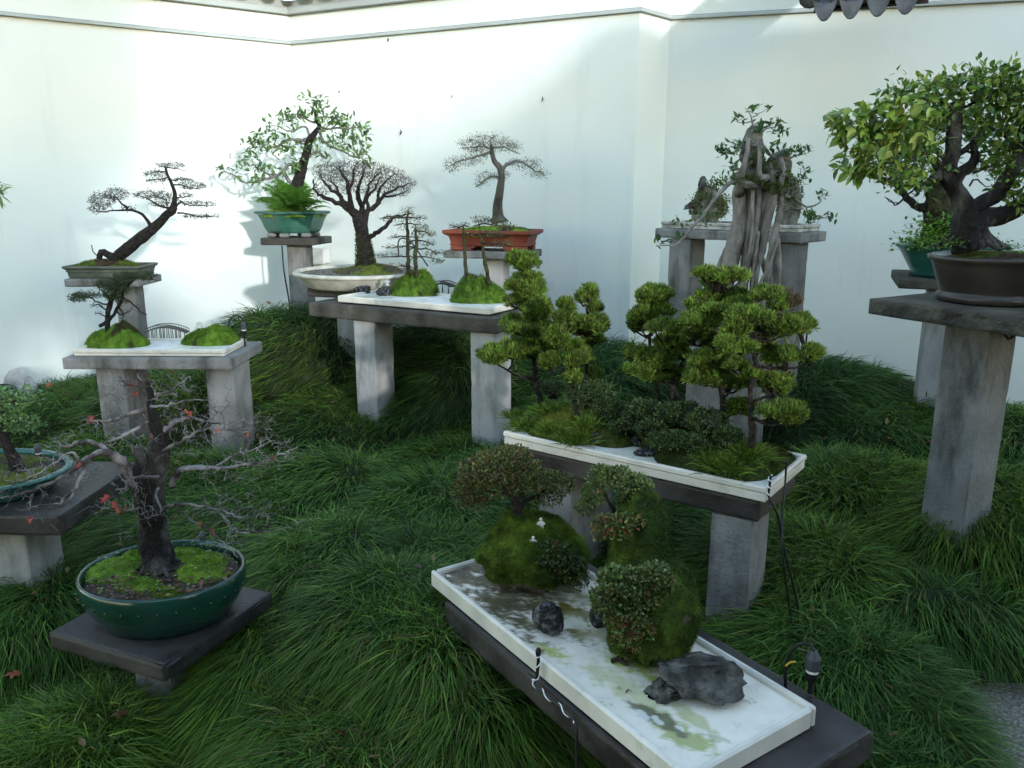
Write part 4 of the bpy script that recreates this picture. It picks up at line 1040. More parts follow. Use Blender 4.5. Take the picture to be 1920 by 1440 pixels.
# teal pot behind it
z = P9z; QPc = (2.47, 4.52)
oval_pot('bright teal glazed pot half hidden behind the brown pot at the right', QPc[0], QPc[1], z,
         [(0, z + 0.004), (0.62, z + 0.004), (0.66, z), (0.72, z + 0.012), (0.70, z + 0.03), (0.78, z + 0.07), (0.88, z + 0.125), (0.95, z + 0.155), (1.0, z + 0.165), (1.0, z + 0.176), (0.94, z + 0.18), (0.92, z + 0.165), (0.9, z + 0.14)], 0.31, 0.26, 0.0, 'glaze_teal', 0.92, z + 0.16)
# pot of the root trunk tree, behind the junipers
rect_pot('low grey pot hidden behind the junipers holding the root trunk tree', (1.20, 4.36), (0.85, -0.52), 0.52, 0.36, P7z + 0.002, 0.07, 0.012, 'glaze_celadon', 0.9, feet=False)
a = Acc(); V, nn, K = dome(a, 1.20, 4.36, P7z + 0.055, 0.23, 0.15, 0.03, -0.55, 4, 0.5, power=3.5, col=MOSS_OLIVE); fuzz(a, V, nn, K, 800, 0.012, 0.003)
single('moss_cover', a, 'moss', 'olive moss on the pot behind the juniper forest', 'moss')

# ------------------------------------------------------------------ trees
def zoom(ox, oy, k): return (lambda x, y: (ox + x / k, oy + y / k))
def leaf_mesh(name, tpl, length, material):
    a = Acc(); a.add(tpl[0] * length, tpl[1]); return mesh_of(name, a, material)
def leaf_parts(parent, meshes, pos, dirs, sizes, limit=300, name='leaf', normal_up=0.6):
    """single leaves sharing mesh data"""
    org = ORG[parent.name]; N = min(limit, len(pos))
    d = nrm(dirs); nn = np.array((0, 0, 1.0)) * normal_up + rng.normal(0, 0.45, (len(pos), 3))
    x = nrm(np.cross(d, nn)); z = np.cross(x, d)
    for i in range(N):
        o = bpy.data.objects.new(name, meshes[rng.integers(0, len(meshes))]); C.objects.link(o); o.parent = parent
        s = float(sizes[i]); p = pos[i] - org
        o.matrix_local = Matrix(((x[i, 0] * s, d[i, 0] * s, z[i, 0] * s, p[0]), (x[i, 1] * s, d[i, 1] * s, z[i, 1] * s, p[1]), (x[i, 2] * s, d[i, 2] * s, z[i, 2] * s, p[2]), (0, 0, 0, 1)))
    return N

# --- B1: bare tree in the green oval pot ------------------------------------------------
T = Tree(2.22, zoom(0, 650, 2.15), 2.15)
o = thing('bonsai_tree', 'bare grey branched tree with a few red leaves in the big green oval pot', 'bonsai tree', (*T.pt(635, 880)[:2], 0.47), 'bonsai trees')
a = Acc()
T.limb(a, [(640, 890, 74), (637, 850, 66), (620, 770, 60), (612, 660, 56), (618, 540, 54), (640, 430, 42), (632, 340, 30), (612, 250, 20), (605, 190, 13), (590, 140, 8)], 14, 0.07, 0.012)
T.limb(a, [(610, 700, 50, -0.03), (580, 600, 42, -0.045), (566, 520, 36, -0.05), (572, 460, 30, -0.05), (556, 420, 22, -0.05), (548, 405, 10, -0.05)], 12, 0.08, 0.012)
flare(a, T.pt(637, 885), 0.036, 9, 0.035, 0.01, 3)
part('trunk', a, 'bark_mottled', o, smooth=True)
BR = [
    [(568, 560, 34, -0.05), (520, 500, 27, -0.06), (460, 440, 22, -0.08), (410, 425, 18, -0.1), (370, 440, 14, -0.1), (310, 490, 11, -0.12), (200, 552, 9, -0.14), (80, 598, 6, -0.15), (0, 610, 4, -0.16), (-60, 630, 2, -0.16)],
    [(362, 442, 11, -0.1), (335, 510, 9, -0.12), (300, 570, 8, -0.14), (255, 610, 7, -0.16), (235, 640, 5, -0.18), (170, 635, 4, -0.2), (110, 660, 2, -0.2)],
    [(300, 570, 5, -0.14), (290, 610, 5, -0.18), (240, 650, 4, -0.2), (200, 655, 2, -0.2)],
    [(430, 430, 13, -0.08), (395, 395, 11, -0.06), (340, 380, 9, -0.04), (290, 400, 7, -0.03), (250, 400, 5, -0.02), (222, 372, 3, 0)],
    [(320, 480, 6, -0.12), (300, 430, 6, -0.14), (270, 432, 5, -0.14), (215, 468, 4, -0.15), (130, 520, 3, -0.16), (50, 545, 2, -0.16)],
    [(602, 250, 14), (545, 262, 11, 0.02), (470, 290, 9, 0.05), (400, 302, 6, 0.06), (345, 295, 3, 0.06)],
    [(600, 300, 9, 0.0), (540, 340, 8, -0.05), (470, 370, 6, -0.08), (420, 385, 3, -0.1)],
    [(688, 560, 20, 0.0), (715, 510, 17, -0.02), (760, 488, 14, -0.05), (860, 492, 11, -0.08), (960, 482, 8, -0.1), (1060, 462, 6, -0.12), (1140, 430, 4, -0.13), (1200, 402, 2, -0.14)],
    [(860, 490, 6, -0.08), (930, 445, 5, -0.05), (1010, 420, 4, -0.04), (1090, 380, 2, -0.04)],
    [(675, 640, 8, -0.04), (740, 635, 7, -0.08), (820, 645, 6, -0.12), (900, 662, 5, -0.15), (970, 690, 4, -0.17), (1060, 680, 3, -0.18), (1110, 670, 1.5, -0.18)],
    [(880, 660, 5, -0.15), (915, 700, 5, -0.17), (940, 740, 4, -0.18), (1050, 748, 3, -0.2), (1150, 730, 2.4, -0.2), (1240, 700, 1.5, -0.2)],
    [(720, 650, 5, 0.04), (770, 700, 5, 0.06), (850, 740, 4, 0.06), (900, 790, 4, 0.04), (960, 850, 2, 0.02)],
    [(655, 345, 16, 0.0), (700, 305, 12, 0.04), (760, 285, 9, 0.06), (830, 300, 6, 0.08), (890, 312, 3, 0.08)],
    [(655, 420, 9, -0.03), (740, 375, 8, -0.06), (820, 335, 6, -0.08), (900, 330, 5, -0.1), (1000, 345, 3, -0.12), (1040, 300, 1.5, -0.12)],
    [(600, 190, 9, 0.0), (570, 160, 8, 0.0), (520, 150, 6, -0.02), (480, 120, 3, -0.02)],
    [(602, 190, 8, 0.02), (650, 190, 6, 0.03), (700, 170, 5, 0.04), (760, 120, 3, 0.05)],
    [(620, 135, 6, 0), (600, 140, 7, 0), (590, 145, 8, 0), (560, 125, 4, 0)],
    [(608, 240, 8, -0.04), (680, 235, 6, -0.07), (760, 215, 4, -0.08), (860, 215, 2, -0.08)],
    [(640, 525, 9, -0.06), (580, 525, 8, -0.1), (530, 535, 7, -0.12), (500, 570, 5, -0.12), (465, 580, 3, -0.12)],
    [(640, 570, 7, -0.07), (625, 600, 6, -0.1), (650, 660, 4, -0.12), (600, 690, 2, -0.12)],
    [(590, 650, 7, -0.06), (530, 655, 6, -0.1), (470, 660, 4, -0.12), (390, 640, 2, -0.12)]]
for B in BR:
    B = [(q[0], q[1], q[2] * 0.85, *q[3:]) for q in B]
    a = Acc(); T.limb(a, B, 7, 0.08, 0.012, jit=0.0022); part('branch', a, 'twig_grey', o, smooth=True)
a = Acc()
pads = [(560, 130, 90, 40, 0), (690, 160, 110, 60, 0.04), (470, 200, 80, 45, 0.03), (420, 300, 110, 50, 0.04), (520, 380, 110, 60, -0.05), (760, 290, 130, 70, 0.04), (880, 240, 60, 50, 0.02), (900, 330, 140, 60, -0.06), (1040, 330, 90, 60, -0.08),
        (1060, 420, 160, 60, -0.1), (950, 500, 160, 40, -0.08), (900, 650, 160, 50, -0.15), (1050, 700, 160, 50, -0.18), (930, 790, 90, 60, 0.02), (260, 390, 80, 50, -0.02), (170, 480, 140, 50, -0.14), (80, 560, 130, 60, -0.15), (180, 640, 110, 40, -0.18), (340, 500, 80, 50, -0.1),
        (520, 560, 70, 40, -0.12), (450, 640, 100, 40, -0.1), (620, 660, 70, 50, -0.12), (740, 400, 110, 60, 0.02), (520, 770, 30, 30, -0.05), (660, 250, 90, 60, 0.05)]
tg, _ = T.pad_pts(pads, 0.045, 0.9, 0.15)
PP, RR = T.twigs(a, tg, 0.0026, 0.0008, 0.09, 4, 0.05, k=6)
T.nodes = list(PP[:, 2:].reshape(-1, 3)); T.nr = list(RR[:, 2:].ravel())
tips = tg[rng.integers(0, len(tg), 1100)] + rng.normal(0, 0.026, (1100, 3))
T.twigs(a, tips, 0.0013, 0.0005, 0.10, 3, 0.1)
part('twigs', a, 'twig_grey', o, kind='stuff')
MAPLE = (np.array([(0, 0, 0), (-0.42, 0.25, 0.05), (-0.2, 0.42, 0), (-0.45, 0.72, -0.08), (-0.14, 0.66, 0.03), (0, 1, -0.15), (0.14, 0.66, 0.03), (0.45, 0.72, -0.08), (0.2, 0.42, 0), (0.42, 0.25, 0.05)]), np.array([(0, 2, 1), (0, 4, 2), (2, 4, 3), (0, 6, 4), (4, 6, 5), (0, 8, 6), (6, 8, 7), (0, 9, 8)]))
CURLED = (MAPLE[0] * (0.75, 1, 1) + np.stack((0 * MAPLE[0][:, 0], 0 * MAPLE[0][:, 0], 0.9 * MAPLE[0][:, 0] ** 2 - 0.25 * MAPLE[0][:, 1] ** 2), -1), MAPLE[1])
for (x, y, s, m_, dy) in [(545, 150, 0.034, 'leaf_red', -0.03), (553, 180, 0.03, 'leaf_red', -0.04), (748, 250, 0.04, 'leaf_orange', 0), (765, 258, 0.03, 'leaf_red', 0.0), (370, 275, 0.038, 'leaf_red', 0.05), (360, 288, 0.03, 'leaf_orange', 0.05), (885, 325, 0.034, 'leaf_orange', -0.1), (1010, 342, 0.034, 'leaf_orange', -0.11),
                          (1032, 350, 0.03, 'leaf_dry', -0.11), (1105, 438, 0.026, 'leaf_red', -0.13), (322, 465, 0.03, 'leaf_red', -0.13), (440, 598, 0.045, 'leaf_red', -0.11), (462, 620, 0.042, 'leaf_red', -0.12), (474, 645, 0.034, 'leaf_orange', -0.12), (135, 685, 0.036, 'leaf_red', -0.2), (815, 705, 0.04, 'leaf_orange', -0.1), (845, 728, 0.04, 'leaf_dry', -0.1), (712, 672, 0.034, 'leaf_dry', -0.1), (600, 350, 0.03, 'leaf_dry', -0.06), (505, 640, 0.035, 'leaf_dry', -0.11), (580, 352, 0.03, 'leaf_green', -0.06)]:
    leaf_parts(o, [leaf_mesh('maple_leaf', CURLED, 1.0, m_)], T.pt(x, y, dy)[None], np.array([(rng.normal(0, 0.6), -0.5, -0.8)]), [s * 0.72], normal_up=0.1)
# moss cushions and litter in that pot
gz_ = 0.35 + 0.128
for (px, py, rx, ry, h, sd, lab) in [(222, 1066, 0.10, 0.085, 0.042, 1, 'bright moss cushion at the left inside the green oval pot'), (262, 1094, 0.075, 0.05, 0.034, 2, 'small moss cushion at the near left rim inside the green oval pot'), (378, 1070, 0.085, 0.065, 0.04, 3, 'bright moss cushion right of the trunk in the green oval pot'), (345, 1040, 0.08, 0.06, 0.034, 4, 'moss cushion behind the trunk in the green oval pot'), (395, 1052, 0.055, 0.06, 0.03, 7, 'moss cushion at the far right rim of the green oval pot'), (312, 1104, 0.05, 0.035, 0.022, 5, 'tiny moss cushion at the near rim of the green oval pot'), (262, 1036, 0.06, 0.05, 0.028, 6, 'moss cushion at the far left rim of the green oval pot')]:
    p = atz(px, py, gz_ + 0.015); a = Acc(); V, nn, K = dome(a, p[0], p[1], gz_ - 0.004, rx, ry, h, 0, sd, 0.4, 18, col=MOSS_BRIGHT, skirt=0.01); fuzz(a, V, nn, K, 2600, 0.006, 0.0016)
    single('moss_cushion', a, 'moss', lab, 'moss', 'moss cushions in the green pot')
a = Acc(); N = 260
th = rng.uniform(3.4, 6.4, N); rr = np.sqrt(rng.uniform(0.1, 0.9, N))
P = np.stack((GPc[0] + 0.22 * rr * np.cos(th), GPc[1] + 0.185 * rr * np.sin(th), np.full(N, gz_ + 0.012) + rng.uniform(0, 0.008, N)), -1)
scatter(a, LEAF_S, P, rng.normal(size=(N, 3)) * (1, 1, 0.25), rng.uniform(0.010, 0.024, N), tint([(0.10, 0.045, 0.025), (0.16, 0.07, 0.04), (0.05, 0.03, 0.02), (0.2, 0.12, 0.07)], N), roll=0.6)
single('leaf_litter', a, 'leaf', 'fallen brown leaves scattered over the soil of the green oval pot', 'leaf litter', kind='stuff')
a = Acc(); N = 240
th = rng.uniform(0, 6.28, N); rr = np.sqrt(rng.uniform(0.05, 1.0, N))
P = np.stack((GPc[0] + 0.225 * rr * np.cos(th), GPc[1] + 0.19 * rr * np.sin(th), np.full(N, gz_ + 0.02) + rng.uniform(0, 0.022, N)), -1)
scatter(a, LEAF_S, P, rng.normal(size=(N, 3)) * (1, 1, 0.4), rng.uniform(0.006, 0.012, N), tint([(0.2, 0.3, 0.06), (0.14, 0.24, 0.04)], N))
single('seedling_weeds', a, 'leaf', 'pale green seedlings sprouting among moss in the green oval pot', 'weeds', kind='stuff')

# --- B2: foliage tree cut by the left edge ---------------------------------------------------
T = Tree(2.70, zoom(0, 680, 3.35), 3.35)
o = thing('bonsai_tree', 'pale green leafy tree with dark trunk cut by the left edge', 'bonsai tree', (-1.78, 2.70, 0.62), 'bonsai trees')
a = Acc(); T.limb(a, [(120, 705, 60), (95, 620, 42), (60, 560, 36), (20, 470, 34), (-10, 380, 28), (-40, 300, 20)], 12, 0.1, 0.015); T.limb(a, [(10, 430, 16), (50, 360, 10), (110, 330, 6)], 7); T.limb(a, [(-20, 350, 14), (60, 260, 9), (150, 220, 5)], 7)
flare(a, T.pt(115, 705), 0.03, 6, 0.04, 0.01, 4); part('trunk', a, 'bark_dark', o, smooth=True)
pads = [(110, 240, 90, 50), (190, 210, 70, 45), (60, 300, 80, 60), (130, 380, 90, 50), (60, 380, 60, 40), (210, 400, 40, 40), (30, 220, 60, 40), (-60, 250, 120, 90), (-40, 380, 90, 60)]
tg, cn = T.pad_pts(pads, 0.16, 0.9, 0.4); a = Acc(); T.twigs(a, tg[::4], 0.003, 0.001, 0.1); part('twigs', a, 'twig_brown', o, kind='stuff')
a = Acc(); N = len(tg) * 3; p = np.repeat(tg, 3, 0) + rng.normal(0, 0.008, (N, 3)); scatter(a, LEAF_S, p, nrm(p - np.repeat(cn, 3, 0)) + (0, 0, 0.4) + rng.normal(0, 0.5, (N, 3)), rng.uniform(0.01, 0.02, N), tint([(0.10, 0.19, 0.06), (0.15, 0.25, 0.09), (0.07, 0.15, 0.05)], N))
part('foliage', a, 'leaf', o, kind='stuff')
a = Acc(); V, nn, K = dome(a, TPc[0], TPc[1], 0.62, 0.28, 0.2, 0.03, 0, 12, 0.6, col=MOSS_OLIVE, dark=(0.1, (0.06, 0.05, 0.035))); fuzz(a, V, nn, K, 2500, 0.01, 0.0025)
single('moss_cover', a, 'moss', 'patchy olive moss in the teal pot at the left edge', 'moss')
for (px, py, s, sd, lab) in [(31, 720, 0.11, 1, 'pointed pale grey rock in the grass at the far left'), (52, 722, 0.07, 2, 'small rounded pale rock right of the pointed one at far left')]:
    q = at(px, py, 5.0); a = Acc(); rock(a, q, (s * 0.8, s * 0.6, s), sd + 20, 10, 0.1); single('rock', a, 'rock_pale', lab, 'rock', 'rocks')
q = at(8, 740, 4.4); a = Acc(); rock(a, q, (0.09, 0.06, 0.06), 33, 10, 0.1); single('rock', a, 'rock_dark', 'dark grey rock behind the pale leafy tree at the left edge', 'rock', 'rocks')

# --- branch with long leaves at the left edge: its tree stands outside the picture -----------------
T = Tree(4.6)
o = thing('bonsai_tree', 'sprig of long green leaves reaching in at the left edge', 'bonsai tree', (*T.pt(-170, 520)[:2], T.pt(-170, 520)[2]), 'bonsai trees')
a = Acc(); T.limb(a, [(-170, 520, 14), (-165, 450, 12), (-150, 390, 10), (-100, 355, 6), (-50, 350, 4), (-8, 352, 2)], 8, 0.06); part('trunk', a, 'bark_grey', o, smooth=True)
base = np.array([T.pt(-rng.uniform(-6, 40), 352 + rng.normal(0, 8), rng.normal(0, 0.03)) for _ in range(26)])
base = np.concatenate((base, [T.pt(2, 345), T.pt(0, 352), T.pt(3, 360), T.pt(1, 368), T.pt(-3, 375), T.pt(0, 340)]))
leaf_parts(o, [leaf_mesh('long_leaf', leaf_tpl(0.28), 1.0, m_) for m_ in ('leaf_mid', 'leaf_fresh')], base, rng.normal(size=(len(base), 3)) * (0.5, 0.6, 0.4) + (0.5, 0, -0.4), rng.uniform(0.05, 0.08, len(base)), normal_up=0.5)
q = T.pt(-170, 520); oval_pot('grey glazed pot just outside the left edge', q[0], 4.6, q[2] - 0.12, [(0, q[2] - 0.118), (0.7, q[2] - 0.118), (0.75, q[2] - 0.12), (0.95, q[2] - 0.02), (1, q[2]), (0.94, q[2]), (0.92, q[2] - 0.02)], 0.2, 0.17, 0, 'glaze_celadon', 0.93, q[2] - 0.02)
pedestal('grey pedestal just outside the left edge', q[0], 4.6, (1, 0), 0.45, q[2] - 0.122, 0.05, 0.15)

# --- B3: leaning tree ----------------------------------------------------------------------------------
Z = zoom(130, 280, 3.6)
T = Tree(5.2, Z, 3.6)
o = thing('bonsai_tree', 'leaning dark trunk tree with thin flat bare pads over the shallow grey pot', 'bonsai tree', (*T.pt(330, 740)[:2], P3z + 0.08), 'bonsai trees')
a = Acc()
T.limb(a, [(300, 745, 34), (350, 705, 40), (430, 640, 36), (520, 570, 34), (600, 500, 31), (660, 440, 28), (700, 405, 26), (705, 370, 16), (712, 300, 13), (690, 230, 11), (662, 170, 9), (650, 120, 6)], 12, 0.09, 0.018)
T.limb(a, [(330, 735, 26), (270, 720, 22), (220, 690, 20), (200, 740, 16)], 8, 0.12)
T.limb(a, [(190, 720, 4), (160, 690, 4), (150, 645, 3)], 5)
part('trunk', a, 'bark_dark', o, smooth=True)
for B in [[(550, 530, 13), (540, 490, 12), (490, 440, 10), (420, 410, 8), (330, 410, 6), (240, 420, 4), (190, 420, 3), (150, 370, 2)], [(395, 400, 8), (360, 370, 6), (320, 335, 4), (290, 290, 2)], [(690, 400, 8), (650, 390, 7), (580, 370, 6), (520, 330, 4), (450, 310, 2)], [(660, 395, 5), (650, 340, 4), (590, 320, 3)],
          [(720, 390, 7), (755, 355, 6), (800, 375, 4), (860, 380, 3), (990, 380, 1.5)], [(730, 430, 7), (800, 435, 5), (880, 455, 4), (1010, 460, 1.5)], [(700, 240, 6), (760, 240, 4), (850, 265, 3), (910, 255, 1.5)], [(680, 205, 5), (760, 205, 3), (830, 205, 1.5)], [(665, 190, 5), (600, 200, 4), (530, 215, 2)], [(655, 150, 5), (600, 150, 3), (520, 170, 2)], [(655, 120, 4), (720, 130, 3), (790, 145, 1.5)], [(645, 120, 4), (600, 105, 2), (570, 90, 1.5)], [(720, 330, 5), (780, 325, 4), (830, 305, 2)]]:
    a = Acc(); T.limb(a, B, 6, 0.08, 0.02, jit=0.003); part('branch', a, 'bark_dark', o, smooth=True)
pads = [(690, 105, 95, 20), (580, 165, 80, 26), (590, 210, 70, 14), (760, 205, 75, 18), (830, 245, 100, 28), (320, 300, 85, 42), (220, 340, 90, 50), (190, 400, 60, 28), (520, 305, 90, 28), (620, 310, 80, 30), (600, 370, 60, 20), (790, 310, 55, 18), (870, 365, 120, 20), (880, 450, 130, 14), (400, 400, 50, 14), (690, 350, 60, 30)]
tg, _ = T.pad_pts(pads, 1.35, 0.9, 0.2); a = Acc(); PP, RR = T.twigs(a, tg, 0.0026, 0.0009, 0.14, 3, 0.12); part('twigs', a, 'twig_brown', o, kind='stuff')
a = Acc(); N = 3600; q = tg[rng.integers(0, len(tg), N)] + rng.normal(0, 0.008, (N, 3)); scatter(a, LEAF_S, q, rng.normal(size=(N, 3)), rng.uniform(0.006, 0.013, N), tint([(0.04, 0.036, 0.022), (0.08, 0.07, 0.04), (0.05, 0.032, 0.026)], N)); part('buds', a, 'leaf', o, kind='stuff')

# --- B4: leafy tree in the hexagonal pot --------------------------------------------------------------------
Z = zoom(400, 150, 2.743)
T = Tree(6.3, Z, 2.743)
o = thing('bonsai_tree', 'fresh green leafy tree with curved dark trunk in the hexagonal pot', 'bonsai tree', (*T.pt(430, 660)[:2], HEXTOP), 'bonsai trees')
a = Acc()
T.limb(a, [(425, 690, 30), (428, 600, 30), (438, 520, 28), (462, 430, 23), (485, 360, 19), (495, 310, 18), (520, 275, 13), (545, 240, 11), (530, 200, 9), (520, 150, 5)], 11, 0.07, 0.02); part('trunk', a, 'bark_dark', o, smooth=True)
for B in [[(425, 540, 14), (390, 520, 12), (370, 490, 9)], [(450, 450, 10), (400, 430, 9), (330, 490, 8), (250, 515, 7), (160, 525, 5), (110, 490, 4), (50, 470, 2)], [(330, 490, 6), (270, 480, 5), (200, 430, 3)], [(490, 310, 11), (430, 305, 8), (360, 315, 6), (300, 350, 4), (200, 340, 2)], [(360, 320, 4), (310, 380, 4), (340, 410, 3)],
          [(500, 300, 8), (470, 240, 5), (400, 265, 4), (340, 240, 3)], [(540, 250, 8), (580, 330, 6), (660, 360, 5), (720, 395, 4), (790, 380, 2)], [(530, 260, 7), (600, 250, 5), (680, 250, 4), (760, 250, 2)], [(535, 220, 6), (470, 200, 4), (430, 180, 2)], [(530, 190, 5), (600, 190, 4), (680, 200, 2)], [(475, 400, 6), (530, 370, 5), (580, 400, 3)]]:
    a = Acc(); T.limb(a, B, 6, 0.06, 0.02, jit=0.004); part('branch', a, 'twig_silver', o, smooth=True)
pads = [(510, 120, 60, 45), (440, 185, 55, 35), (390, 190, 60, 40), (330, 240, 60, 40), (580, 190, 60, 35), (680, 205, 60, 45), (740, 270, 60, 45), (620, 260, 60, 40), (260, 300, 60, 35), (200, 345, 55, 35), (310, 350, 60, 35), (420, 330, 60, 40), (530, 340, 50, 35), (640, 320, 60, 40), (740, 350, 60, 40), (780, 400, 45, 30), (180, 420, 50, 35), (270, 450, 60, 30), (60, 460, 30, 30), (110, 480, 40, 20), (380, 450, 60, 35), (300, 540, 40, 35), (440, 400, 50, 30), (560, 400, 40, 30), (230, 490, 40, 25)]
tg, cn = T.pad_pts(pads, 0.062, 0.9, 0.25); a = Acc(); T.twigs(a, tg, 0.0025, 0.0011, 0.12, 3, 0.1); part('twigs', a, 'twig_silver', o, kind='stuff')
N = len(tg) * 3; q = np.repeat(tg, 3, 0) + rng.normal(0, 0.012, (N, 3)); dd = (q - np.repeat(cn, 3, 0)) * 4 + rng.normal(0, 0.6, (N, 3)) + (0, 0, -0.1)
perm = rng.permutation(N); q, dd = q[perm], dd[perm]
sz = rng.uniform(0.035, 0.06, N)
n = leaf_parts(o, [leaf_mesh('small_leaf', leaf_tpl(0.4, n=2), 1.0, m_) for m_ in ('leaf_fresh', 'leaf_mid', 'leaf_mid', 'leaf_dull')], q, dd, sz, 300)
a = Acc(); scatter(a, leaf_tpl(0.4, n=2), q[n:], dd[n:], sz[n:], tint([(0.13, 0.23, 0.07), (0.09, 0.18, 0.05), (0.06, 0.13, 0.045)], N - n)); part('foliage', a, 'leaf', o, kind='stuff')
# fern
o = thing('fern', 'bright green fern filling the hexagonal pot', 'fern', (P4[0] - 0.02, 6.3, HEXTOP), None)
def frond_acc(seed, L=0.24):
    r = np.random.default_rng(seed); a = Acc(); n = 16; s = np.linspace(0, 1, n)
    P = np.stack((np.zeros(n), L * (s * 0.85), L * (0.75 * s - 0.62 * s ** 2.1)), -1); tube(a, P, np.linspace(0.0016, 0.0005, n), 4)
    for k in range(2, n):
        w = 0.26 * L * math.sin(math.pi * min(1, 0.15 + 0.85 * s[k])) + 0.008
        for sd in (-1, 1):
            d = nrm(np.array((sd * 1.0, 0.35, -0.25 + r.normal(0, 0.1)))); b = P[k]; f = np.array((0, 1, 0.2)) * L * 0.028
            a.add([b - f, b + f, b + d * w * 0.6 + f * 0.7, b + d * w, b + d * w * 0.6 - f * 0.7], [(0, 1, 2), (0, 2, 4), (4, 2, 3)])
    return a
FR = [mesh_of('frond', frond_acc(s), m_) for s, m_ in ((1, 'frond_green'), (2, 'frond_lime'), (3, 'frond_green'))]
for k in range(60):
    an = rng.uniform(0, 6.28); f = bpy.data.objects.new('frond', FR[k % 3]); C.objects.link(f); f.parent = o
    f.location = (rng.normal(0, 0.06), rng.normal(0, 0.05), -0.01); f.rotation_euler = (rng.uniform(-0.1, 0.95), 0, an); sc = rng.uniform(0.8, 1.45); f.scale = (sc, sc, sc)

# --- B5: broom tree in the cream pot ---------------------------------------------------------------------
T = Tree(5.40, Z, 2.743)
o = thing('bonsai_tree', 'bare dark broom shaped tree with mossy trunk in the cream oval pot', 'bonsai tree', (*T.pt(785, 920)[:2], CTOP + 0.02), 'bonsai trees')
a = Acc(); T.limb(a, [(786, 1000, 56), (785, 940, 48), (780, 900, 41), (772, 840, 35), (765, 780, 34), (755, 725, 40), (752, 705, 36)], 13, 0.08, 0.012); flare(a, T.pt(786, 972), 0.055, 7, 0.05, 0.01, 6)
part('trunk', a, 'bark_dark', o, smooth=True)
a = Acc(); N = 900; th = rng.uniform(0, 6.28, N); hh = rng.uniform(0, 1, N) ** 1.6; c0 = T.pt(785, 950); c1 = T.pt(768, 790); rr = T.m(1) * (50 - 16 * hh)
pos = c0 + (c1 - c0) * hh[:, None] + np.stack((np.cos(th) * rr, np.sin(th) * rr, 0 * rr), -1); scatter(a, BLADE, pos, np.stack((np.cos(th), np.sin(th), 0.6 + 0 * th), -1) + rng.normal(0, 0.4, (N, 3)), 0.013, tint([(0.06, 0.08, 0.015), (0.1, 0.12, 0.02), (0.04, 0.05, 0.012)], N), wid=0.006, roll=3); part('trunk_moss', a, 'moss', o, kind='stuff')
BL = [[(745, 720, 26), (715, 675, 22), (670, 650, 17), (620, 620, 12), (560, 600, 9), (520, 560, 5), (515, 510, 3)], [(670, 650, 12), (650, 600, 10), (600, 560, 7), (560, 510, 4), (545, 460, 2)], [(715, 675, 14), (700, 600, 12, -0.06), (690, 540, 9, -0.1), (660, 480, 6, -0.12), (640, 440, 3, -0.14)], [(690, 570, 8), (720, 520, 7), (720, 470, 4), (735, 430, 2)],
      [(760, 710, 18), (765, 650, 15, 0.05), (740, 590, 11, 0.1), (760, 520, 7, 0.12), (780, 450, 3, 0.12)], [(765, 650, 10), (790, 590, 8, -0.05), (800, 540, 6, -0.08), (850, 480, 3, -0.1)], [(775, 715, 16), (800, 670, 14), (840, 640, 10), (880, 590, 8), (940, 560, 5), (1010, 530, 2)], [(840, 640, 8), (850, 580, 7, 0.06), (890, 520, 5, 0.1), (930, 480, 2, 0.1)], [(800, 670, 9), (790, 610, 8, 0.12), (830, 560, 6, 0.16), (860, 500, 3, 0.18)], [(740, 700, 12), (690, 640, 10, 0.12), (640, 570, 7, 0.18), (600, 500, 3, 0.2)], [(880, 600, 6), (940, 590, 4), (990, 575, 2)],
      [(800, 810, 13), (840, 785, 12), (890, 745, 10), (930, 705, 8), (980, 695, 5), (1030, 690, 2)], [(925, 710, 6), (900, 700, 4), (860, 712, 2)]]
for B in BL:
    a = Acc(); T.limb(a, B, 7, 0.08, 0.02, jit=0.004); part('branch', a, 'bark_dark', o, smooth=True)
pads = [(600, 470, 90, 55), (700, 450, 110, 45), (800, 460, 110, 45), (900, 490, 100, 45), (980, 530, 70, 40), (940, 570, 80, 35), (560, 540, 50, 60), (660, 530, 80, 60), (780, 530, 90, 60), (880, 540, 80, 40), (545, 590, 40, 30)]
tg, _ = T.pad_pts(pads, 1.2, 1.3, 0.2); a = Acc(); T.twigs(a, tg, 0.003, 0.0011, 0.11, 3, 0.05)
tg2, _ = T.pad_pts([(890, 715, 40, 16), (990, 685, 50, 14)], 0.4, 0.6); T.twigs(a, tg2, 0.002, 0.0009); part('twigs', a, 'twig_brown', o, kind='stuff')

# --- B6: silver leaved tree in the terracotta pot ------------------------------------------------------------
T = Tree(5.52, Z, 2.743)
o = thing('bonsai_tree', 'silvery flat topped tree with bent bare trunk in the red terracotta pot', 'bonsai tree', (*T.pt(1465, 700)[:2], P6z + 0.15), 'bonsai trees')
a = Acc(); T.limb(a, [(1470, 735, 40), (1463, 690, 27), (1462, 640, 22), (1475, 570, 19), (1482, 500, 18), (1475, 455, 17), (1445, 415, 12), (1432, 365, 10), (1428, 335, 6)], 11, 0.09, 0.018); flare(a, T.pt(1468, 720), 0.035, 6, 0.04, 0.01, 9)
part('trunk', a, 'bark_tan', o, smooth=True)
for B in [[(1480, 470, 10), (1520, 430, 8), (1580, 420, 6), (1650, 460, 4), (1700, 480, 2)], [(1470, 500, 7), (1420, 500, 6), (1380, 530, 4), (1345, 550, 2)], [(1432, 370, 8), (1370, 390, 6), (1290, 410, 5), (1210, 445, 2)], [(1430, 350, 6), (1350, 345, 4), (1270, 350, 2)], [(1432, 345, 6), (1500, 350, 4), (1580, 380, 2)], [(1428, 335, 5), (1420, 305, 4), (1450, 290, 2)]]:
    a = Acc(); T.limb(a, B, 6, 0.06, 0.02, jit=0.003); part('branch', a, 'twig_silver', o, smooth=True)
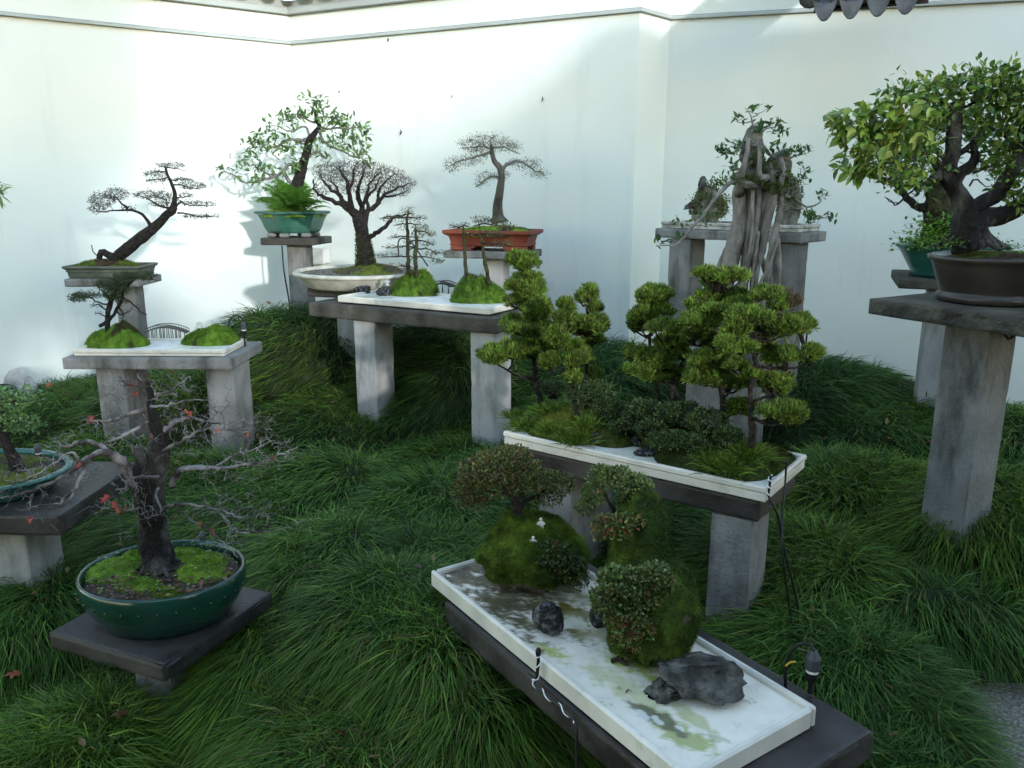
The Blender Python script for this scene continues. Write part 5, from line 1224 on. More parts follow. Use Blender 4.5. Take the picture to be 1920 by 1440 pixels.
pads = [(1415, 310, 110, 32), (1330, 335, 80, 32), (1500, 340, 90, 30), (1290, 415, 100, 24), (1230, 445, 45, 25), (1600, 430, 85, 28), (1660, 480, 60, 24), (1410, 495, 60, 22), (1375, 530, 40, 16), (1490, 490, 40, 25), (1380, 370, 70, 25)]
tg, cn = T.pad_pts(pads, 0.55, 0.9, 0.2); a = Acc(); T.twigs(a, tg[::2], 0.0022, 0.0008, 0.14); part('twigs', a, 'twig_silver', o, kind='stuff')
a = Acc(); N = len(tg) * 3; q = np.repeat(tg, 3, 0) + rng.normal(0, 0.012, (N, 3)); scatter(a, LEAF_S, q, rng.normal(size=(N, 3)) + (0, 0, 0.3), rng.uniform(0.006, 0.013, N), tint([(0.17, 0.18, 0.14), (0.12, 0.14, 0.09), (0.22, 0.22, 0.18), (0.1, 0.12, 0.06)], N)); part('foliage', a, 'leaf', o, kind='stuff')

# --- moss mounds with thin pines on the middle tray ---------------------------------------------------------
Z5 = zoom(520, 380, 3.27)
def px_mound(label, zc, k, x, y_bot, w, h, zf, seed, col, N, depth=0.75, size=0.014, wid=0.003, group=None, amp=0.25, name='moss_mound', up=0.4):
    q = atz(*zc(x, y_bot), zf); W = w / k * q[1] / FPX / 2; q[1] += W * depth * 0.8; hh = h / k * q[1] / FPX
    a = Acc(); V, nn, K = dome(a, q[0], q[1], zf - 0.004, W, W * depth, hh * 0.9, 0, seed, 0.5, 34, col=col, skirt=0.004, dark=(0.45, (0.05, 0.05, 0.018)), power=2.3); fuzz(a, V, nn, K, N, size, wid, up)
    single(name, a, 'moss', label, 'moss', group); return q, W, hh
m1 = px_mound('left fuzzy moss mound with two thin pines on the middle tray', Z5, 3.27, 835, 575, 300, 145, T3f, 31, ((0.05, 0.10, 0.012), (0.10, 0.19, 0.022)), 6000, 0.62, 0.022, 0.003, 'moss mounds')
m2 = px_mound('right fuzzy moss mound with two thin pines on the middle tray', Z5, 3.27, 1235, 618, 360, 165, T3f, 32, ((0.05, 0.10, 0.012), (0.10, 0.19, 0.022)), 7000, 0.6, 0.022, 0.003, 'moss mounds')
def thin_pine(label, Y, trunk, branches, pads, dens, leafy, base):
    T = Tree(Y, Z5, 3.27)
    o = thing('bonsai_tree', label, 'bonsai tree', (*T.pt(*base)[:2], T.pt(*base)[2]), 'bonsai trees')
    a = Acc(); T.limb(a, trunk, 8, 0.12, 0.015, jit=0.002); part('trunk', a, 'bark_mossy', o, smooth=True)
    a = Acc()
    for B in branches: T.limb(a, B, 5, 0.05, 0.02, jit=0.003)
    part('branches', a, 'bark_dark', o, smooth=True, kind='stuff')
    tg, _ = T.pad_pts(pads, dens, 0.8, 0.1); a = Acc(); T.twigs(a, tg, 0.0022, 0.0009, 0.15, 3, 0.1); part('twigs', a, 'twig_brown', o, kind='stuff')
    N = int(len(tg) * leafy); q = tg[rng.integers(0, len(tg), N)] + rng.normal(0, 0.004, (N, 3)); a = Acc(); scatter(a, LEAF_S, q, rng.normal(size=(N, 3)) + (0, 0, 0.5), rng.uniform(0.006, 0.012, N), tint([(0.09, 0.09, 0.05), (0.16, 0.2, 0.05), (0.07, 0.08, 0.04)], N)); part('buds', a, 'leaf', o, kind='stuff')
def side_br(x, ys, lens, drop=15):
    out = []
    for y, (l, r) in zip(ys, lens):
        if l: out.append([(x, y, 5), (x - l * 0.5, y + drop * 0.2, 3.5, rng.normal(0, 0.04)), (x - l, y + drop, 1.5, rng.normal(0, 0.06))])
        if r: out.append([(x, y, 5), (x + r * 0.5, y + drop * 0.2, 3.5, rng.normal(0, 0.04)), (x + r, y + drop, 1.5, rng.normal(0, 0.06))])
    return out
Yp = m1[0][1]
thin_pine('tallest thin pine with layered bare branches on the left moss mound', Yp, [(803, 450, 14), (803, 330, 12), (798, 200, 10), (795, 110, 7), (800, 40, 3)], side_br(799, [90, 130, 210, 270, 330, 390], [(150, 110), (90, 80), (110, 60), (140, 60), (180, 40), (130, 40)], 8),
          [(720, 100, 90, 25), (860, 95, 70, 28), (800, 45, 50, 25), (730, 210, 60, 16), (700, 270, 70, 16), (690, 325, 80, 16), (720, 385, 70, 20), (760, 150, 40, 20)], 0.45, 1.2, (803, 450))
thin_pine('shorter thin pine with drooping right branches on the left moss mound', Yp - 0.05, [(852, 455, 15), (848, 340, 13), (852, 240, 10), (848, 150, 5)], side_br(850, [170, 230, 280, 330], [(30, 100), (50, 110), (60, 150), (40, 160)], 30),
          [(880, 150, 60, 30), (920, 190, 60, 20), (930, 250, 60, 18), (970, 310, 70, 22), (980, 360, 55, 16), (810, 240, 40, 18), (860, 200, 40, 20)], 0.6, 2.0, (852, 455))
Yp = m2[0][1]
thin_pine('slim bare pole pine with a small flat top on the right moss mound', Yp, [(1162, 505, 15), (1155, 400, 12), (1150, 280, 10), (1142, 190, 8), (1138, 140, 5)], side_br(1140, [145, 190], [(90, 40), (0, 60)], 5), [(1090, 142, 50, 12), (1150, 135, 40, 15), (1190, 195, 40, 12)], 0.8, 1.2, (1162, 505))
thin_pine('bent thin pine with spreading right crown on the right moss mound', Yp - 0.03, [(1292, 500, 15), (1285, 420, 13), (1268, 350, 11), (1260, 270, 9), (1242, 190, 7), (1240, 140, 4)], side_br(1250, [130, 190, 250], [(50, 120), (30, 170), (0, 180)], 12), [(1240, 100, 60, 28), (1310, 110, 70, 28), (1390, 140, 70, 28), (1330, 190, 70, 25), (1370, 250, 80, 26)], 0.55, 1.6, (1292, 500))
def small_rock(label, zc, k, x, yb, w, h, zf, seed, material='rock_dark', dep=0.8, noise=0.12, sub=3, cut=0.75, facets=9):
    q = atz(*zc(x, yb), zf); W = w / k * q[1] / FPX / 2; Hh = h / k * q[1] / FPX / 2
    a = Acc(); rock(a, (q[0], q[1] + W * dep * 0.7, zf + Hh * 0.85), (W * 1.15, W * dep, Hh * 1.2), seed, facets, noise, 0.0, sub, None, cut)
    v = a.V[0]; v[:, 2] = np.maximum(v[:, 2], zf + 0.0005); return single('rock', a, material, label, 'rock', 'rocks')
small_rock('dark jagged rock at the left end of the middle tray', Z5, 3.27, 522, 560, 110, 50, T3f, 41)
small_rock('dark rock against the left moss mound on the middle tray', Z5, 3.27, 650, 572, 90, 55, T3f, 42)
def figurine(label, p, h, material='figurine_white', hat=True):
    t_ = thing('figurine', label, 'figurine', p, 'miniature figurines')
    a = Acc(); lathe(a, p[0], p[1], [(0, p[2]), (0.28 * h, p[2]), (0.26 * h, p[2] + 0.12 * h), (0.2 * h, p[2] + 0.3 * h), (0.24 * h, p[2] + 0.5 * h), (0.12 * h, p[2] + 0.66 * h), (0, p[2] + 0.68 * h)], 1, 0.8, 14); part('robe', a, material, t_, smooth=True)
    a = Acc(); a.add(ICO2[0] * h * 0.15 + np.array((p[0], p[1], p[2] + 0.8 * h)), ICO2[1]); part('head', a, material, t_, smooth=True)
    a = Acc()
    for s in (-1, 1): tube(a, [(p[0] + s * 0.2 * h, p[1], p[2] + 0.56 * h), (p[0] + s * 0.3 * h, p[1] - 0.1 * h, p[2] + 0.42 * h), (p[0] + s * 0.12 * h, p[1] - 0.24 * h, p[2] + 0.36 * h)], [0.08 * h, 0.07 * h, 0.05 * h], 6)
    part('arms', a, material, t_, smooth=True)
q = at(*Z5(672, 520), at(*Z5(650, 572), 4.6)[1]); q = atz(*Z5(668, 572), T3f) + np.array((0, 0.06, 0.055))
figurine('tiny grey seated figure on the dark rock of the middle tray', q, 0.055, 'rock_pale')
def bridge(label, p, q, rise, width, h_rail, material, n=10, piers=True, zf=0.0):
    p = np.asarray(p); q = np.asarray(q); c = (p + q) / 2; t_ = thing('miniature_bridge', label, 'bridge', (c[0], c[1], min(p[2], q[2])), 'miniature bridges')
    s = np.linspace(0, 1, 17); arc = p[None] * (1 - s[:, None]) + q[None] * s[:, None]; arc[:, 2] += rise * 4 * s * (1 - s)
    d = nrm((q - p) * (1, 1, 0)); w = np.array((-d[1], d[0], 0)) * width / 2
    a = Acc()
    for k in range(16):
        A, B = arc[k], arc[k + 1]; up = np.array((0, 0, 0.006)); V = [A - w, B - w, B + w, A + w]; V = [v - up for v in V] + V
        a.add(V, None, [(3, 2, 1, 0), (4, 5, 6, 7), (0, 1, 5, 4), (1, 2, 6, 5), (2, 3, 7, 6), (3, 0, 4, 7)])
    part('deck', a, material, t_)
    for sd in (-1, 1):
        a = Acc(); tube(a, arc + w * sd + np.array((0, 0, h_rail)), 0.0022, 5)
        for k in range(0, 17): tube(a, [arc[k] + w * sd, arc[k] + w * sd + np.array((0, 0, h_rail))], 0.0014, 4)
        part('railing', a, material, t_)
    for k in np.linspace(2, 14, n).astype(int):
        for sd in (-1, 1):
            a = Acc(); b = arc[k] + w * sd * 0.9; tube(a, [b, (b[0] + rng.normal(0, 0.003), b[1], zf)], 0.0024, 5); part('pier', a, material, t_)
p = atz(*Z5(975, 560), T3f); q = atz(*Z5(1075, 575), T3f); p[1] += 0.07; q[1] += 0.07; p[2] += 0.055; q[2] += 0.055
bridge('dark little bridge between the two moss mounds on the middle tray', p, q, 0.012, 0.05, 0.014, 'dark_bridge', 3, zf=T3f)

# --- left tray -----------------------------------------------------------------------------------------------
Z4 = zoom(0, 450, 3.4286)
n1 = px_mound('bright moss mound with the gnarled tree on the left tray', Z4, 3.4286, 710, 695, 420, 150, T4f, 51, ((0.06, 0.12, 0.012), (0.13, 0.23, 0.022)), 6000, 0.6, 0.010, 0.0022, 'moss mounds')
n2 = px_mound('bright moss mound with two tiny chairs on the left tray', Z4, 3.4286, 1325, 678, 390, 130, T4f, 52, ((0.06, 0.12, 0.012), (0.13, 0.23, 0.022)), 6000, 0.6, 0.010, 0.0022, 'moss mounds')
T = Tree(n1[0][1] - 0.02, Z4, 3.4286)
o = thing('bonsai_tree', 'small dark needle tree with wide top on the left tray', 'bonsai tree', (*T.pt(690, 600)[:2], T.pt(690, 600)[2]), 'bonsai trees')
a = Acc(); T.limb(a, [(690, 610, 20), (690, 540, 16), (695, 470, 15), (710, 400, 14), (740, 330, 10), (780, 280, 6)], 9, 0.12, 0.015, jit=0.002); T.limb(a, [(640, 555, 10), (690, 520, 12), (740, 460, 11), (780, 390, 9), (800, 320, 7), (850, 260, 4)], 8, 0.12, 0.015, jit=0.002); part('trunk', a, 'bark_dark', o, smooth=True)
for B in [[(700, 420, 7), (640, 400, 5), (560, 370, 4), (450, 370, 2)], [(700, 470, 6), (640, 420, 4), (590, 430, 2)], [(695, 500, 5), (650, 480, 3), (610, 470, 2)], [(790, 370, 6), (850, 410, 5), (890, 450, 4), (940, 480, 2)], [(740, 460, 5), (800, 480, 4), (850, 430, 2)], [(800, 320, 6), (880, 250, 4), (1010, 260, 2)], [(720, 390, 6), (660, 330, 4), (620, 290, 2)], [(760, 430, 5), (790, 490, 4), (770, 500, 2)]]:
    a = Acc(); T.limb(a, B, 6, 0.08, 0.015, jit=0.003); part('branch', a, 'bark_dark', o, smooth=True)
pads = [(900, 232, 110, 28), (800, 240, 70, 35), (690, 285, 75, 38), (760, 310, 80, 45), (720, 350, 60, 40), (560, 355, 110, 18), (500, 380, 60, 18), (630, 415, 55, 25), (640, 470, 35, 15), (880, 440, 35, 30), (920, 480, 30, 12), (800, 460, 40, 25), (780, 400, 50, 30), (700, 560, 60, 14)]
tg, cn = T.pad_pts(pads, 0.7, 0.9, 0.2); a = Acc(); T.twigs(a, tg[::2], 0.0022, 0.0008, 0.15); part('twigs', a, 'bark_dark', o, kind='stuff')
a = Acc(); up_ = tg[tg[:, 2] > T.pt(0, 395)[2]]; N = len(up_) * 5; q = np.repeat(up_, 5, 0) + rng.normal(0, 0.006, (N, 3)); scatter(a, FANS[0], q, rng.normal(size=(N, 3)) + (0, 0, 0.6), rng.uniform(0.008, 0.015, N), tint([(0.05, 0.075, 0.03), (0.09, 0.12, 0.045), (0.03, 0.05, 0.02)], N)); part('foliage', a, 'needle', o, kind='stuff')
p = atz(*Z4(890, 660), T4f); q = atz(*Z4(1165, 660), T4f); p[1] += 0.10; q[1] += 0.10; p[2] += 0.045; q[2] += 0.045
bridge('brown arched footbridge on thin piers on the left tray', p, q, 0.03, 0.055, 0.013, 'bronze_bridge', 9, zf=T4f)
for x, lab in ((1278, 'left one of two tiny cream chairs on the moss mound'), (1335, 'right one of two tiny cream chairs on the moss mound')):
    q = at(*Z4(x, 570), n2[0][1] + 0.0); t_ = thing('miniature_chair', lab, 'chair', q, 'miniature chairs')
    a = Acc(); cbox(a, (-0.018, -0.014, 0.006), (0.018, 0.014, 0.010), 0.001, q); part('seat', a, 'figurine_white', t_)
    a = Acc(); cbox(a, (-0.018, 0.011, 0.0105), (0.018, 0.015, 0.036), 0.001, q); part('backrest', a, 'figurine_white', t_)
    for sx in (-1, 1):
        for sy in (-1, 1): a = Acc(); cbox(a, (sx * 0.015 - 0.002, sy * 0.011 - 0.002, -0.012), (sx * 0.015 + 0.002, sy * 0.011 + 0.002, 0.0058), 0.0005, q); part('leg', a, 'figurine_white', t_)

# --- juniper forest on its tray --------------------------------------------------------------------------------
Z6 = zoom(880, 450, 2.743)
J_COL = [(0.13, 0.22, 0.028), (0.21, 0.30, 0.042), (0.085, 0.16, 0.025), (0.165, 0.25, 0.045)]
J_OLD = [(0.06, 0.085, 0.02), (0.08, 0.075, 0.035), (0.045, 0.065, 0.02)]
def juniper(label, base, trunks, limbs, pads, dy=0.0, brown=()):
    b = atv(*Z6(*base), T2o, T2u, dy); T = Tree(b[1], Z6, 2.743)
    o = thing('bonsai_tree', label, 'bonsai tree', b, 'bonsai trees')
    a = Acc()
    for t_ in trunks: T.limb(a, t_, 9, 0.1, 0.012, jit=0.0015)
    part('trunk', a, 'bark_dark', o, smooth=True)
    n0 = len(T.nodes)
    a = Acc()
    for L in limbs: T.limb(a, L, 6, 0.08, 0.012, jit=0.0015)
    P2 = []
    for p in pads: P2.append((p[0], p[1], p[2] * rng.uniform(1.0, 1.35), p[3] * rng.uniform(0.95, 1.3), p[4] if len(p) > 4 else rng.uniform(-0.07, 0.07)))
    for p in list(P2):                     # ragged side tufts break up each pad
        for _ in range(3):
            an = rng.uniform(0, 6.28); P2.append((p[0] + math.cos(an) * p[2] * 0.75, p[1] + math.sin(an) * p[3] * 0.55, p[2] * rng.uniform(0.4, 0.6), p[3] * rng.uniform(0.45, 0.7), p[4] + rng.uniform(-0.04, 0.03)))
    # a limb to every pad
    nod = np.array(T.nodes)
    for p in P2:
        c = T.pt(p[0], p[1] + p[3] * 0.55, p[4]); d = np.linalg.norm(nod - c, axis=1) + np.maximum(nod[:, 2] - c[2], 0) * 1.5; s = nod[int(np.argmin(d))]
        mid = (s + c) / 2 + np.array((0, 0, -0.12 * np.linalg.norm(c - s))) + rng.normal(0, 0.006, 3)
        S = spline(np.array([s, mid, c]), 9); tube(a, S, np.linspace(0.0055, 0.0025, 9), 5, 0.1); T.nodes += list(S); T.nr += [0.004] * 9
    part('branches', a, 'bark_dark', o, smooth=True, kind='stuff')
    tw = Acc(); PPs = []
    for q, p in enumerate(P2):
        c = T.pt(*p[:2], p[4]); R = np.array((T.m(p[2]), T.m(p[2]) * 0.9, T.m(p[3])))
        foot = c - np.array((0, 0, R[2] * 0.75)); n = max(10, int(R[0] * R[2] * 16000))
        v = in_ball(n, 0.75, 0.15); tip = c + v * R * 0.9
        f = np.linspace(0, 1, 4)[None, :, None]; Pt = foot * (1 - f) + tip[:, None] * f; Pt[:, 1:3] += rng.normal(0, 0.003, (n, 2, 3)); Pt[:, 1:3, :2] += (tip[:, None, :2] - foot[:2]) * 0.18
        batch_tubes(tw, Pt, np.tile(np.array((0.0016, 0.0012, 0.001, 0.0007)), (n, 1)), 3)
        a = Acc(); N = int(180 + R[0] * R[2] * 480000)
        v = in_ball(N, 0.82); lump = 1 + 0.42 * wob(v + q, 4.5, q % 7)
        keep = (v[:, 2] > -0.35 + 0.25 * rng.normal(size=N)) & (wob(v * 1.0 + q * 3.3, 5.5, (q + 2) % 6) > -0.38 + 0.15 * rng.normal(size=N)); v = v[keep]; lump = lump[keep]; N = len(v)
        pos = c + v * R * lump[:, None] * 0.93
        d = nrm(v * (1, 1, 1) / R * R.mean() * 0.7 + np.array((0, 0, 0.95)) + rng.normal(0, 0.3, (N, 3)))
        cols = tint(J_COL, N, 0.16)
        old = rng.uniform(0, 1, N) < 0.24; cols[old] = tint(J_OLD, int(old.sum()))
        if q in brown:
            bb = pos[:, 0] > c[0]; cols[bb] = tint([(0.14, 0.11, 0.07), (0.1, 0.075, 0.05)], int(bb.sum()))
        for k in range(3): m = np.arange(N) % 3 == k; scatter(a, FANS[k], pos[m] - d[m] * 0.006, d[m], rng.uniform(0.018, 0.032, int(m.sum())), cols[m], roll=3)
        part('foliage_pad', a, 'needle', o, kind='stuff')
    part('twigs', tw, 'twig_brown', o, kind='stuff')
juniper('leftmost clipped juniper with stacked pads and a wide low left branch', (365, 860), [[(375, 880, 16), (362, 820, 17), (345, 740, 15), (335, 650, 13), (330, 560, 11), (318, 440, 8), (300, 320, 6), (288, 160, 3)]],
        [[(338, 720, 10), (280, 705, 9), (230, 690, 7), (130, 630, 4)]],
        [(287, 112, 62, 38), (302, 195, 46, 22), (240, 245, 45, 30), (310, 255, 62, 40), (245, 322, 62, 34), (362, 362, 58, 50), (222, 425, 52, 30), (310, 465, 90, 38), (400, 455, 45, 34), (125, 590, 68, 42), (225, 575, 80, 48), (330, 560, 75, 48), (420, 520, 45, 36)], 0.26)
juniper('thin juniper with small sparse tufts second from the left', (556, 900), [[(556, 910, 13), (535, 790, 12), (505, 660, 10), (495, 520, 8), (495, 400, 5), (500, 330, 3)]], [[(505, 660, 7), (460, 690, 5), (425, 670, 3)]],
        [(500, 340, 32, 36), (492, 405, 44, 34), (455, 505, 48, 40), (410, 625, 40, 34), (545, 560, 44, 42), (545, 620, 46, 36), (530, 705, 36, 26)], 0.17)
juniper('juniper with round pads third from the left, a fluffy low pad in front', (600, 860), [[(600, 870, 11), (598, 740, 11), (603, 600, 9), (608, 450, 7), (605, 290, 4)]], [],
        [(604, 288, 42, 42), (640, 352, 26, 22), (556, 440, 50, 42), (640, 438, 46, 40), (645, 505, 38, 30), (575, 600, 52, 36), (605, 715, 68, 42)], 0.27)
juniper('juniper with a round head on a thin bare stem in the middle of the forest', (985, 850), [[(988, 860, 13), (965, 760, 12), (945, 640, 10), (928, 520, 8), (930, 400, 5), (938, 300, 3)]], [],
        [(942, 285, 62, 42), (880, 390, 46, 42), (985, 372, 46, 38), (890, 445, 46, 34), (945, 345, 44, 28)], 0.31)
juniper('twin stemmed juniper with flat spreading pads in the middle of the forest', (1060, 850), [[(1045, 860, 12), (1040, 750, 12), (1028, 650, 10), (1020, 560, 7)], [(1092, 862, 11), (1060, 780, 10), (1035, 690, 8)]], [[(1030, 670, 7), (1080, 650, 5), (1110, 610, 3)], [(1035, 740, 7), (950, 720, 5), (880, 690, 3)]],
        [(1020, 450, 82, 34), (1032, 535, 70, 34), (915, 590, 62, 28), (985, 640, 46, 30), (885, 668, 66, 26), (955, 690, 66, 28), (1102, 590, 36, 30), (835, 580, 28, 36), (1075, 690, 40, 26), (1000, 590, 50, 26)], 0.26)
juniper('tall full juniper with many pads right of the middle of the forest', (1310, 930), [[(1310, 940, 20), (1302, 850, 18), (1295, 740, 15), (1275, 640, 13), (1255, 540, 10), (1270, 400, 8), (1290, 260, 5)]], [[(1275, 640, 9), (1230, 570, 8), (1160, 540, 4)]],
        [(1222, 168, 40, 22), (1255, 215, 58, 38), (1350, 190, 58, 38), (1190, 345, 70, 34), (1230, 300, 60, 36), (1215, 408, 92, 44), (1340, 295, 80, 40), (1158, 490, 48, 40), (1262, 528, 52, 30), (1200, 620, 58, 34), (1235, 688, 76, 34), (1355, 735, 72, 28), (1390, 868, 62, 36), (1150, 712, 38, 26), (1290, 610, 46, 28), (1300, 370, 70, 36), (1400, 330, 50, 36), (1260, 1060 - 330, 50, 26)], 0.24)
juniper('rightmost juniper with a brown scorched pad and long right branches', (1455, 1050), [[(1455, 1060, 20), (1455, 960, 18), (1448, 850, 15), (1448, 770, 14), (1475, 660, 12), (1460, 540, 9), (1440, 420, 7), (1480, 300, 4)]], [[(1480, 650, 8), (1600, 662, 7), (1700, 652, 5), (1760, 620, 3)], [(1460, 830, 8), (1530, 800, 6), (1570, 780, 4)], [(1455, 920, 8), (1560, 950, 6), (1620, 920, 4)]],
        [(1540, 282, 80, 34), (1620, 320, 52, 42), (1445, 392, 80, 44), (1530, 480, 56, 36), (1630, 445, 90, 40), (1700, 425, 56, 30), (1490, 545, 70, 38), (1370, 458, 56, 44), (1335, 550, 56, 36), (1405, 560, 50, 36), (1565, 605, 56, 34), (1640, 590, 50, 26), (1750, 588, 52, 40), (1572, 718, 72, 24), (1565, 765, 46, 34), (1450, 700, 38, 26), (1600, 875, 86, 40), (1660, 910, 46, 34), (1370, 640, 46, 26)], 0.14, brown=(1,))
# undergrowth on that tray
def grass_tuft(label, p, r, N, L, cols, name='grass_tuft'):
    a = Acc(); q = rng.normal(0, 0.45, (N, 2)) * r; pos = np.stack((p[0] + q[:, 0], p[1] + q[:, 1], np.full(N, p[2])), -1)
    d = nrm(np.stack((q[:, 0] / r * 1.1, q[:, 1] / r * 1.1, np.full(N, 1.0)), -1) + rng.normal(0, 0.28, (N, 3))); l = L * rng.uniform(0.55, 1.1, N)
    s = np.array((0, 0.4, 0.75, 1.0))[None, :, None]; P = pos[:, None] + d[:, None] * l[:, None, None] * s - np.array((0, 0, 1.0)) * (l * 0.35)[:, None, None] * s ** 2.4
    sd = nrm(np.cross(d, rng.normal(size=(N, 3)))) * 0.0016
    V = np.stack((P[:, 0] - sd, P[:, 0] + sd, P[:, 1] - sd, P[:, 1] + sd, P[:, 2] - sd * 0.7, P[:, 2] + sd * 0.7, P[:, 3]), 1); b = (np.arange(N) * 7)[:, None]
    a.add(V.reshape(-1, 3), b + np.array((4, 5, 6)), np.concatenate((b + np.array((0, 1, 3, 2)), b + np.array((2, 3, 5, 4)))), np.repeat(tint(cols, N), 7, 0))
    return single(name, a, 'grass_blade', label, 'grass tuft', 'grass tufts on the juniper tray')
GC = [(0.09, 0.16, 0.02), (0.13, 0.20, 0.025), (0.06, 0.11, 0.018)]
for (x, y, v, r, N, L, lab) in [(310, 950, 0.12, 0.07, 620, 0.075, 'bright grass tuft at the left front corner of the juniper tray'), (430, 870, 0.24, 0.07, 560, 0.08, 'grass tuft behind the left front corner of the juniper tray'), (250, 940, 0.22, 0.05, 360, 0.06, 'small grass tuft at the far left end of the juniper tray'), (545, 1010, 0.06, 0.055, 620, 0.08, 'spiky grass tuft at the front rim left of the dark rocks'), (600, 930, 0.13, 0.05, 320, 0.07, 'thin grass tuft just left of the white gap in the juniper tray'), (1320, 1150, 0.07, 0.065, 720, 0.085, 'large spiky grass tuft at the front right rim of the juniper tray'), (1430, 1090, 0.15, 0.06, 420, 0.09, 'loose long grass tuft beside the right trunk on the juniper tray'), (1250, 1110, 0.09, 0.045, 300, 0.07, 'short grass tuft left of the large spiky one on the juniper tray'), (420, 960, 0.07, 0.05, 420, 0.06, 'low grass tuft at the front rim near the left corner')]:
    q = atv(*Z6(x, y), T2o, T2u, v); q[2] = max(T2f + 0.004, q[2] - 0.02); grass_tuft(lab, q, r, N, L, GC)
def shrub(label, p, R, N, leaf, cols, name='dark_shrub', group=None, surf=0.65, lump=0.25, low=-0.3, red=0.0, zmin=None, stems=True):
    o = thing(name, label, 'shrub', (p[0], p[1], p[2] - R[2]), group); p = np.asarray(p, float); R = np.asarray(R, float)
    v = in_ball(N, surf); v = v[v[:, 2] > low + 0.2 * rng.normal(size=len(v))]; N = len(v)
    pos = p + v * R * (1 + lump * wob(v * 1.0 + p * 7, 5.0, 2) + lump * 0.4 * wob(v + p, 12.0, 4))[:, None]
    if zmin is not None: pos[:, 2] = np.maximum(pos[:, 2], zmin + rng.uniform(0, 0.01, N))
    d = nrm(v + np.array((0, 0, 0.35)) + rng.normal(0, 0.55, (N, 3))); K = tint(cols, N, 0.22)
    if red: m = (rng.uniform(0, 1, N) < red * (v[:, 2] < 0.0)); K[m] = tint([(0.22, 0.04, 0.02), (0.25, 0.09, 0.03)], int(m.sum()))
    a = Acc(); scatter(a, LEAF_S, pos, d, leaf * rng.uniform(0.7, 1.25, N), K, roll=1.2); part('foliage', a, 'leaf', o, kind='stuff')
    if stems:
        a = Acc(); n = 60; tip = p + in_ball(n, 0.5) * R * 0.9; ft = p - np.array((0, 0, R[2] * 0.9)); f = np.linspace(0, 1, 5)[None, :, None]
        P = ft * (1 - f) + tip[:, None] * f; P[:, 1:4] += rng.normal(0, 0.006, (n, 3, 3)); batch_tubes(a, P, np.tile(np.linspace(0.0025, 0.0009, 5), (n, 1)), 3); part('stems', a, 'bark_dark', o)
    return o
DK = [(0.045, 0.085, 0.024), (0.065, 0.115, 0.032), (0.095, 0.15, 0.045), (0.03, 0.055, 0.018)]
for (x, y, w, h, v, N, lab) in [(620, 800, 115, 70, 0.20, 3000, 'dark shrub left of the white gap under the junipers'), (430, 770, 70, 50, 0.33, 1200, 'small dark shrub behind the left grass tufts on the juniper tray'), (770, 890, 95, 55, 0.24, 2200, 'low dark shrub behind the white gap on the juniper tray'), (905, 885, 110, 62, 0.22, 3000, 'dark shrub right behind the white gap under the junipers'), (1090, 900, 125, 75, 0.22, 3600, 'broad dark shrub in the middle front of the juniper tray'), (1220, 940, 110, 75, 0.18, 3000, 'dark shrub left of the right trunk on the juniper tray'), (1030, 1035, 110, 48, 0.09, 2600, 'low dark green shrub at the front rim of the juniper tray'), (1160, 1050, 90, 50, 0.11, 2000, 'low dark shrub beside the large spiky grass tuft'), (690, 860, 70, 55, 0.2, 1400, 'tiny dark shrub left of the gap behind the rocks'), (800, 960, 80, 40, 0.17, 1300, 'flat dark shrub hanging over the back of the white gap'), (1330, 1010, 80, 50, 0.16, 1500, 'dark shrub at the foot of the right trunks on the juniper tray'), (930, 970, 80, 45, 0.15, 1500, 'dark shrub right above the rocks of the white gap')]:
    q = atv(*Z6(x, y), T2o, T2u, v); R = np.array((w, w * 0.75, h)) / 2.743 * q[1] / FPX
    shrub(lab, q, R, N, 0.0095, DK, group='dark shrubs on the juniper tray', zmin=T2f + 0.004)
for (cu, cv, ru, rv, h, sd, lab, col) in [(0.95, 0.27, 0.09, 0.14, 0.05, 61, 'dark moss bank at the right end of the juniper tray', MOSS_DARK), (0.80, 0.20, 0.22, 0.185, 0.085, 62, 'dark moss bank under the right junipers', MOSS_DARK), (0.20, 0.22, 0.185, 0.185, 0.075, 63, 'green moss bank at the left end of the juniper tray', MOSS_OLIVE), (0.36, 0.24, 0.13, 0.15, 0.07, 64, 'moss bank behind the dark rocks on the juniper tray', MOSS_DARK), (0.56, 0.285, 0.22, 0.115, 0.125, 65, 'high moss bank under the middle junipers', MOSS_DARK), (0.72, 0.12, 0.10, 0.09, 0.05, 66, 'low moss bank at the front rim left of the spiky grass', MOSS_DARK)]:
    q = np.array((*T2o, 0)) + frame_of(T2u)[0] * cu + frame_of(T2u)[1] * cv; a = Acc(); V, nn, K = dome(a, q[0], q[1], T2f - 0.002, ru, rv, h, math.atan2(T2u[1], T2u[0]), sd, 0.35, 24, power=2.6, col=col, skirt=0.003); fuzz(a, V, nn, K, 5000, 0.014, 0.0022)
    single('moss_bank', a, 'moss', lab, 'moss', 'moss banks on the juniper tray')
for (x, yb, w, h, sd, lab) in [(650, 1055, 90, 65, 71, 'dark rock left of the white gap on the juniper tray'), (715, 1035, 70, 45, 72, 'small dark rock behind the left one at the white gap'), (815, 1030, 60, 40, 73, 'dark rock behind the white gap on the juniper tray'), (870, 1065, 80, 55, 74, 'dark rock at the right side of the white gap'), (905, 1115, 110, 45, 75, 'flat dark rock at the front rim right of the white gap'), (365, 1000, 70, 35, 76, 'small dark rock among grass at the left front rim')]:
    small_rock(lab, Z6, 2.743, x, yb, w, h, T2f, sd)

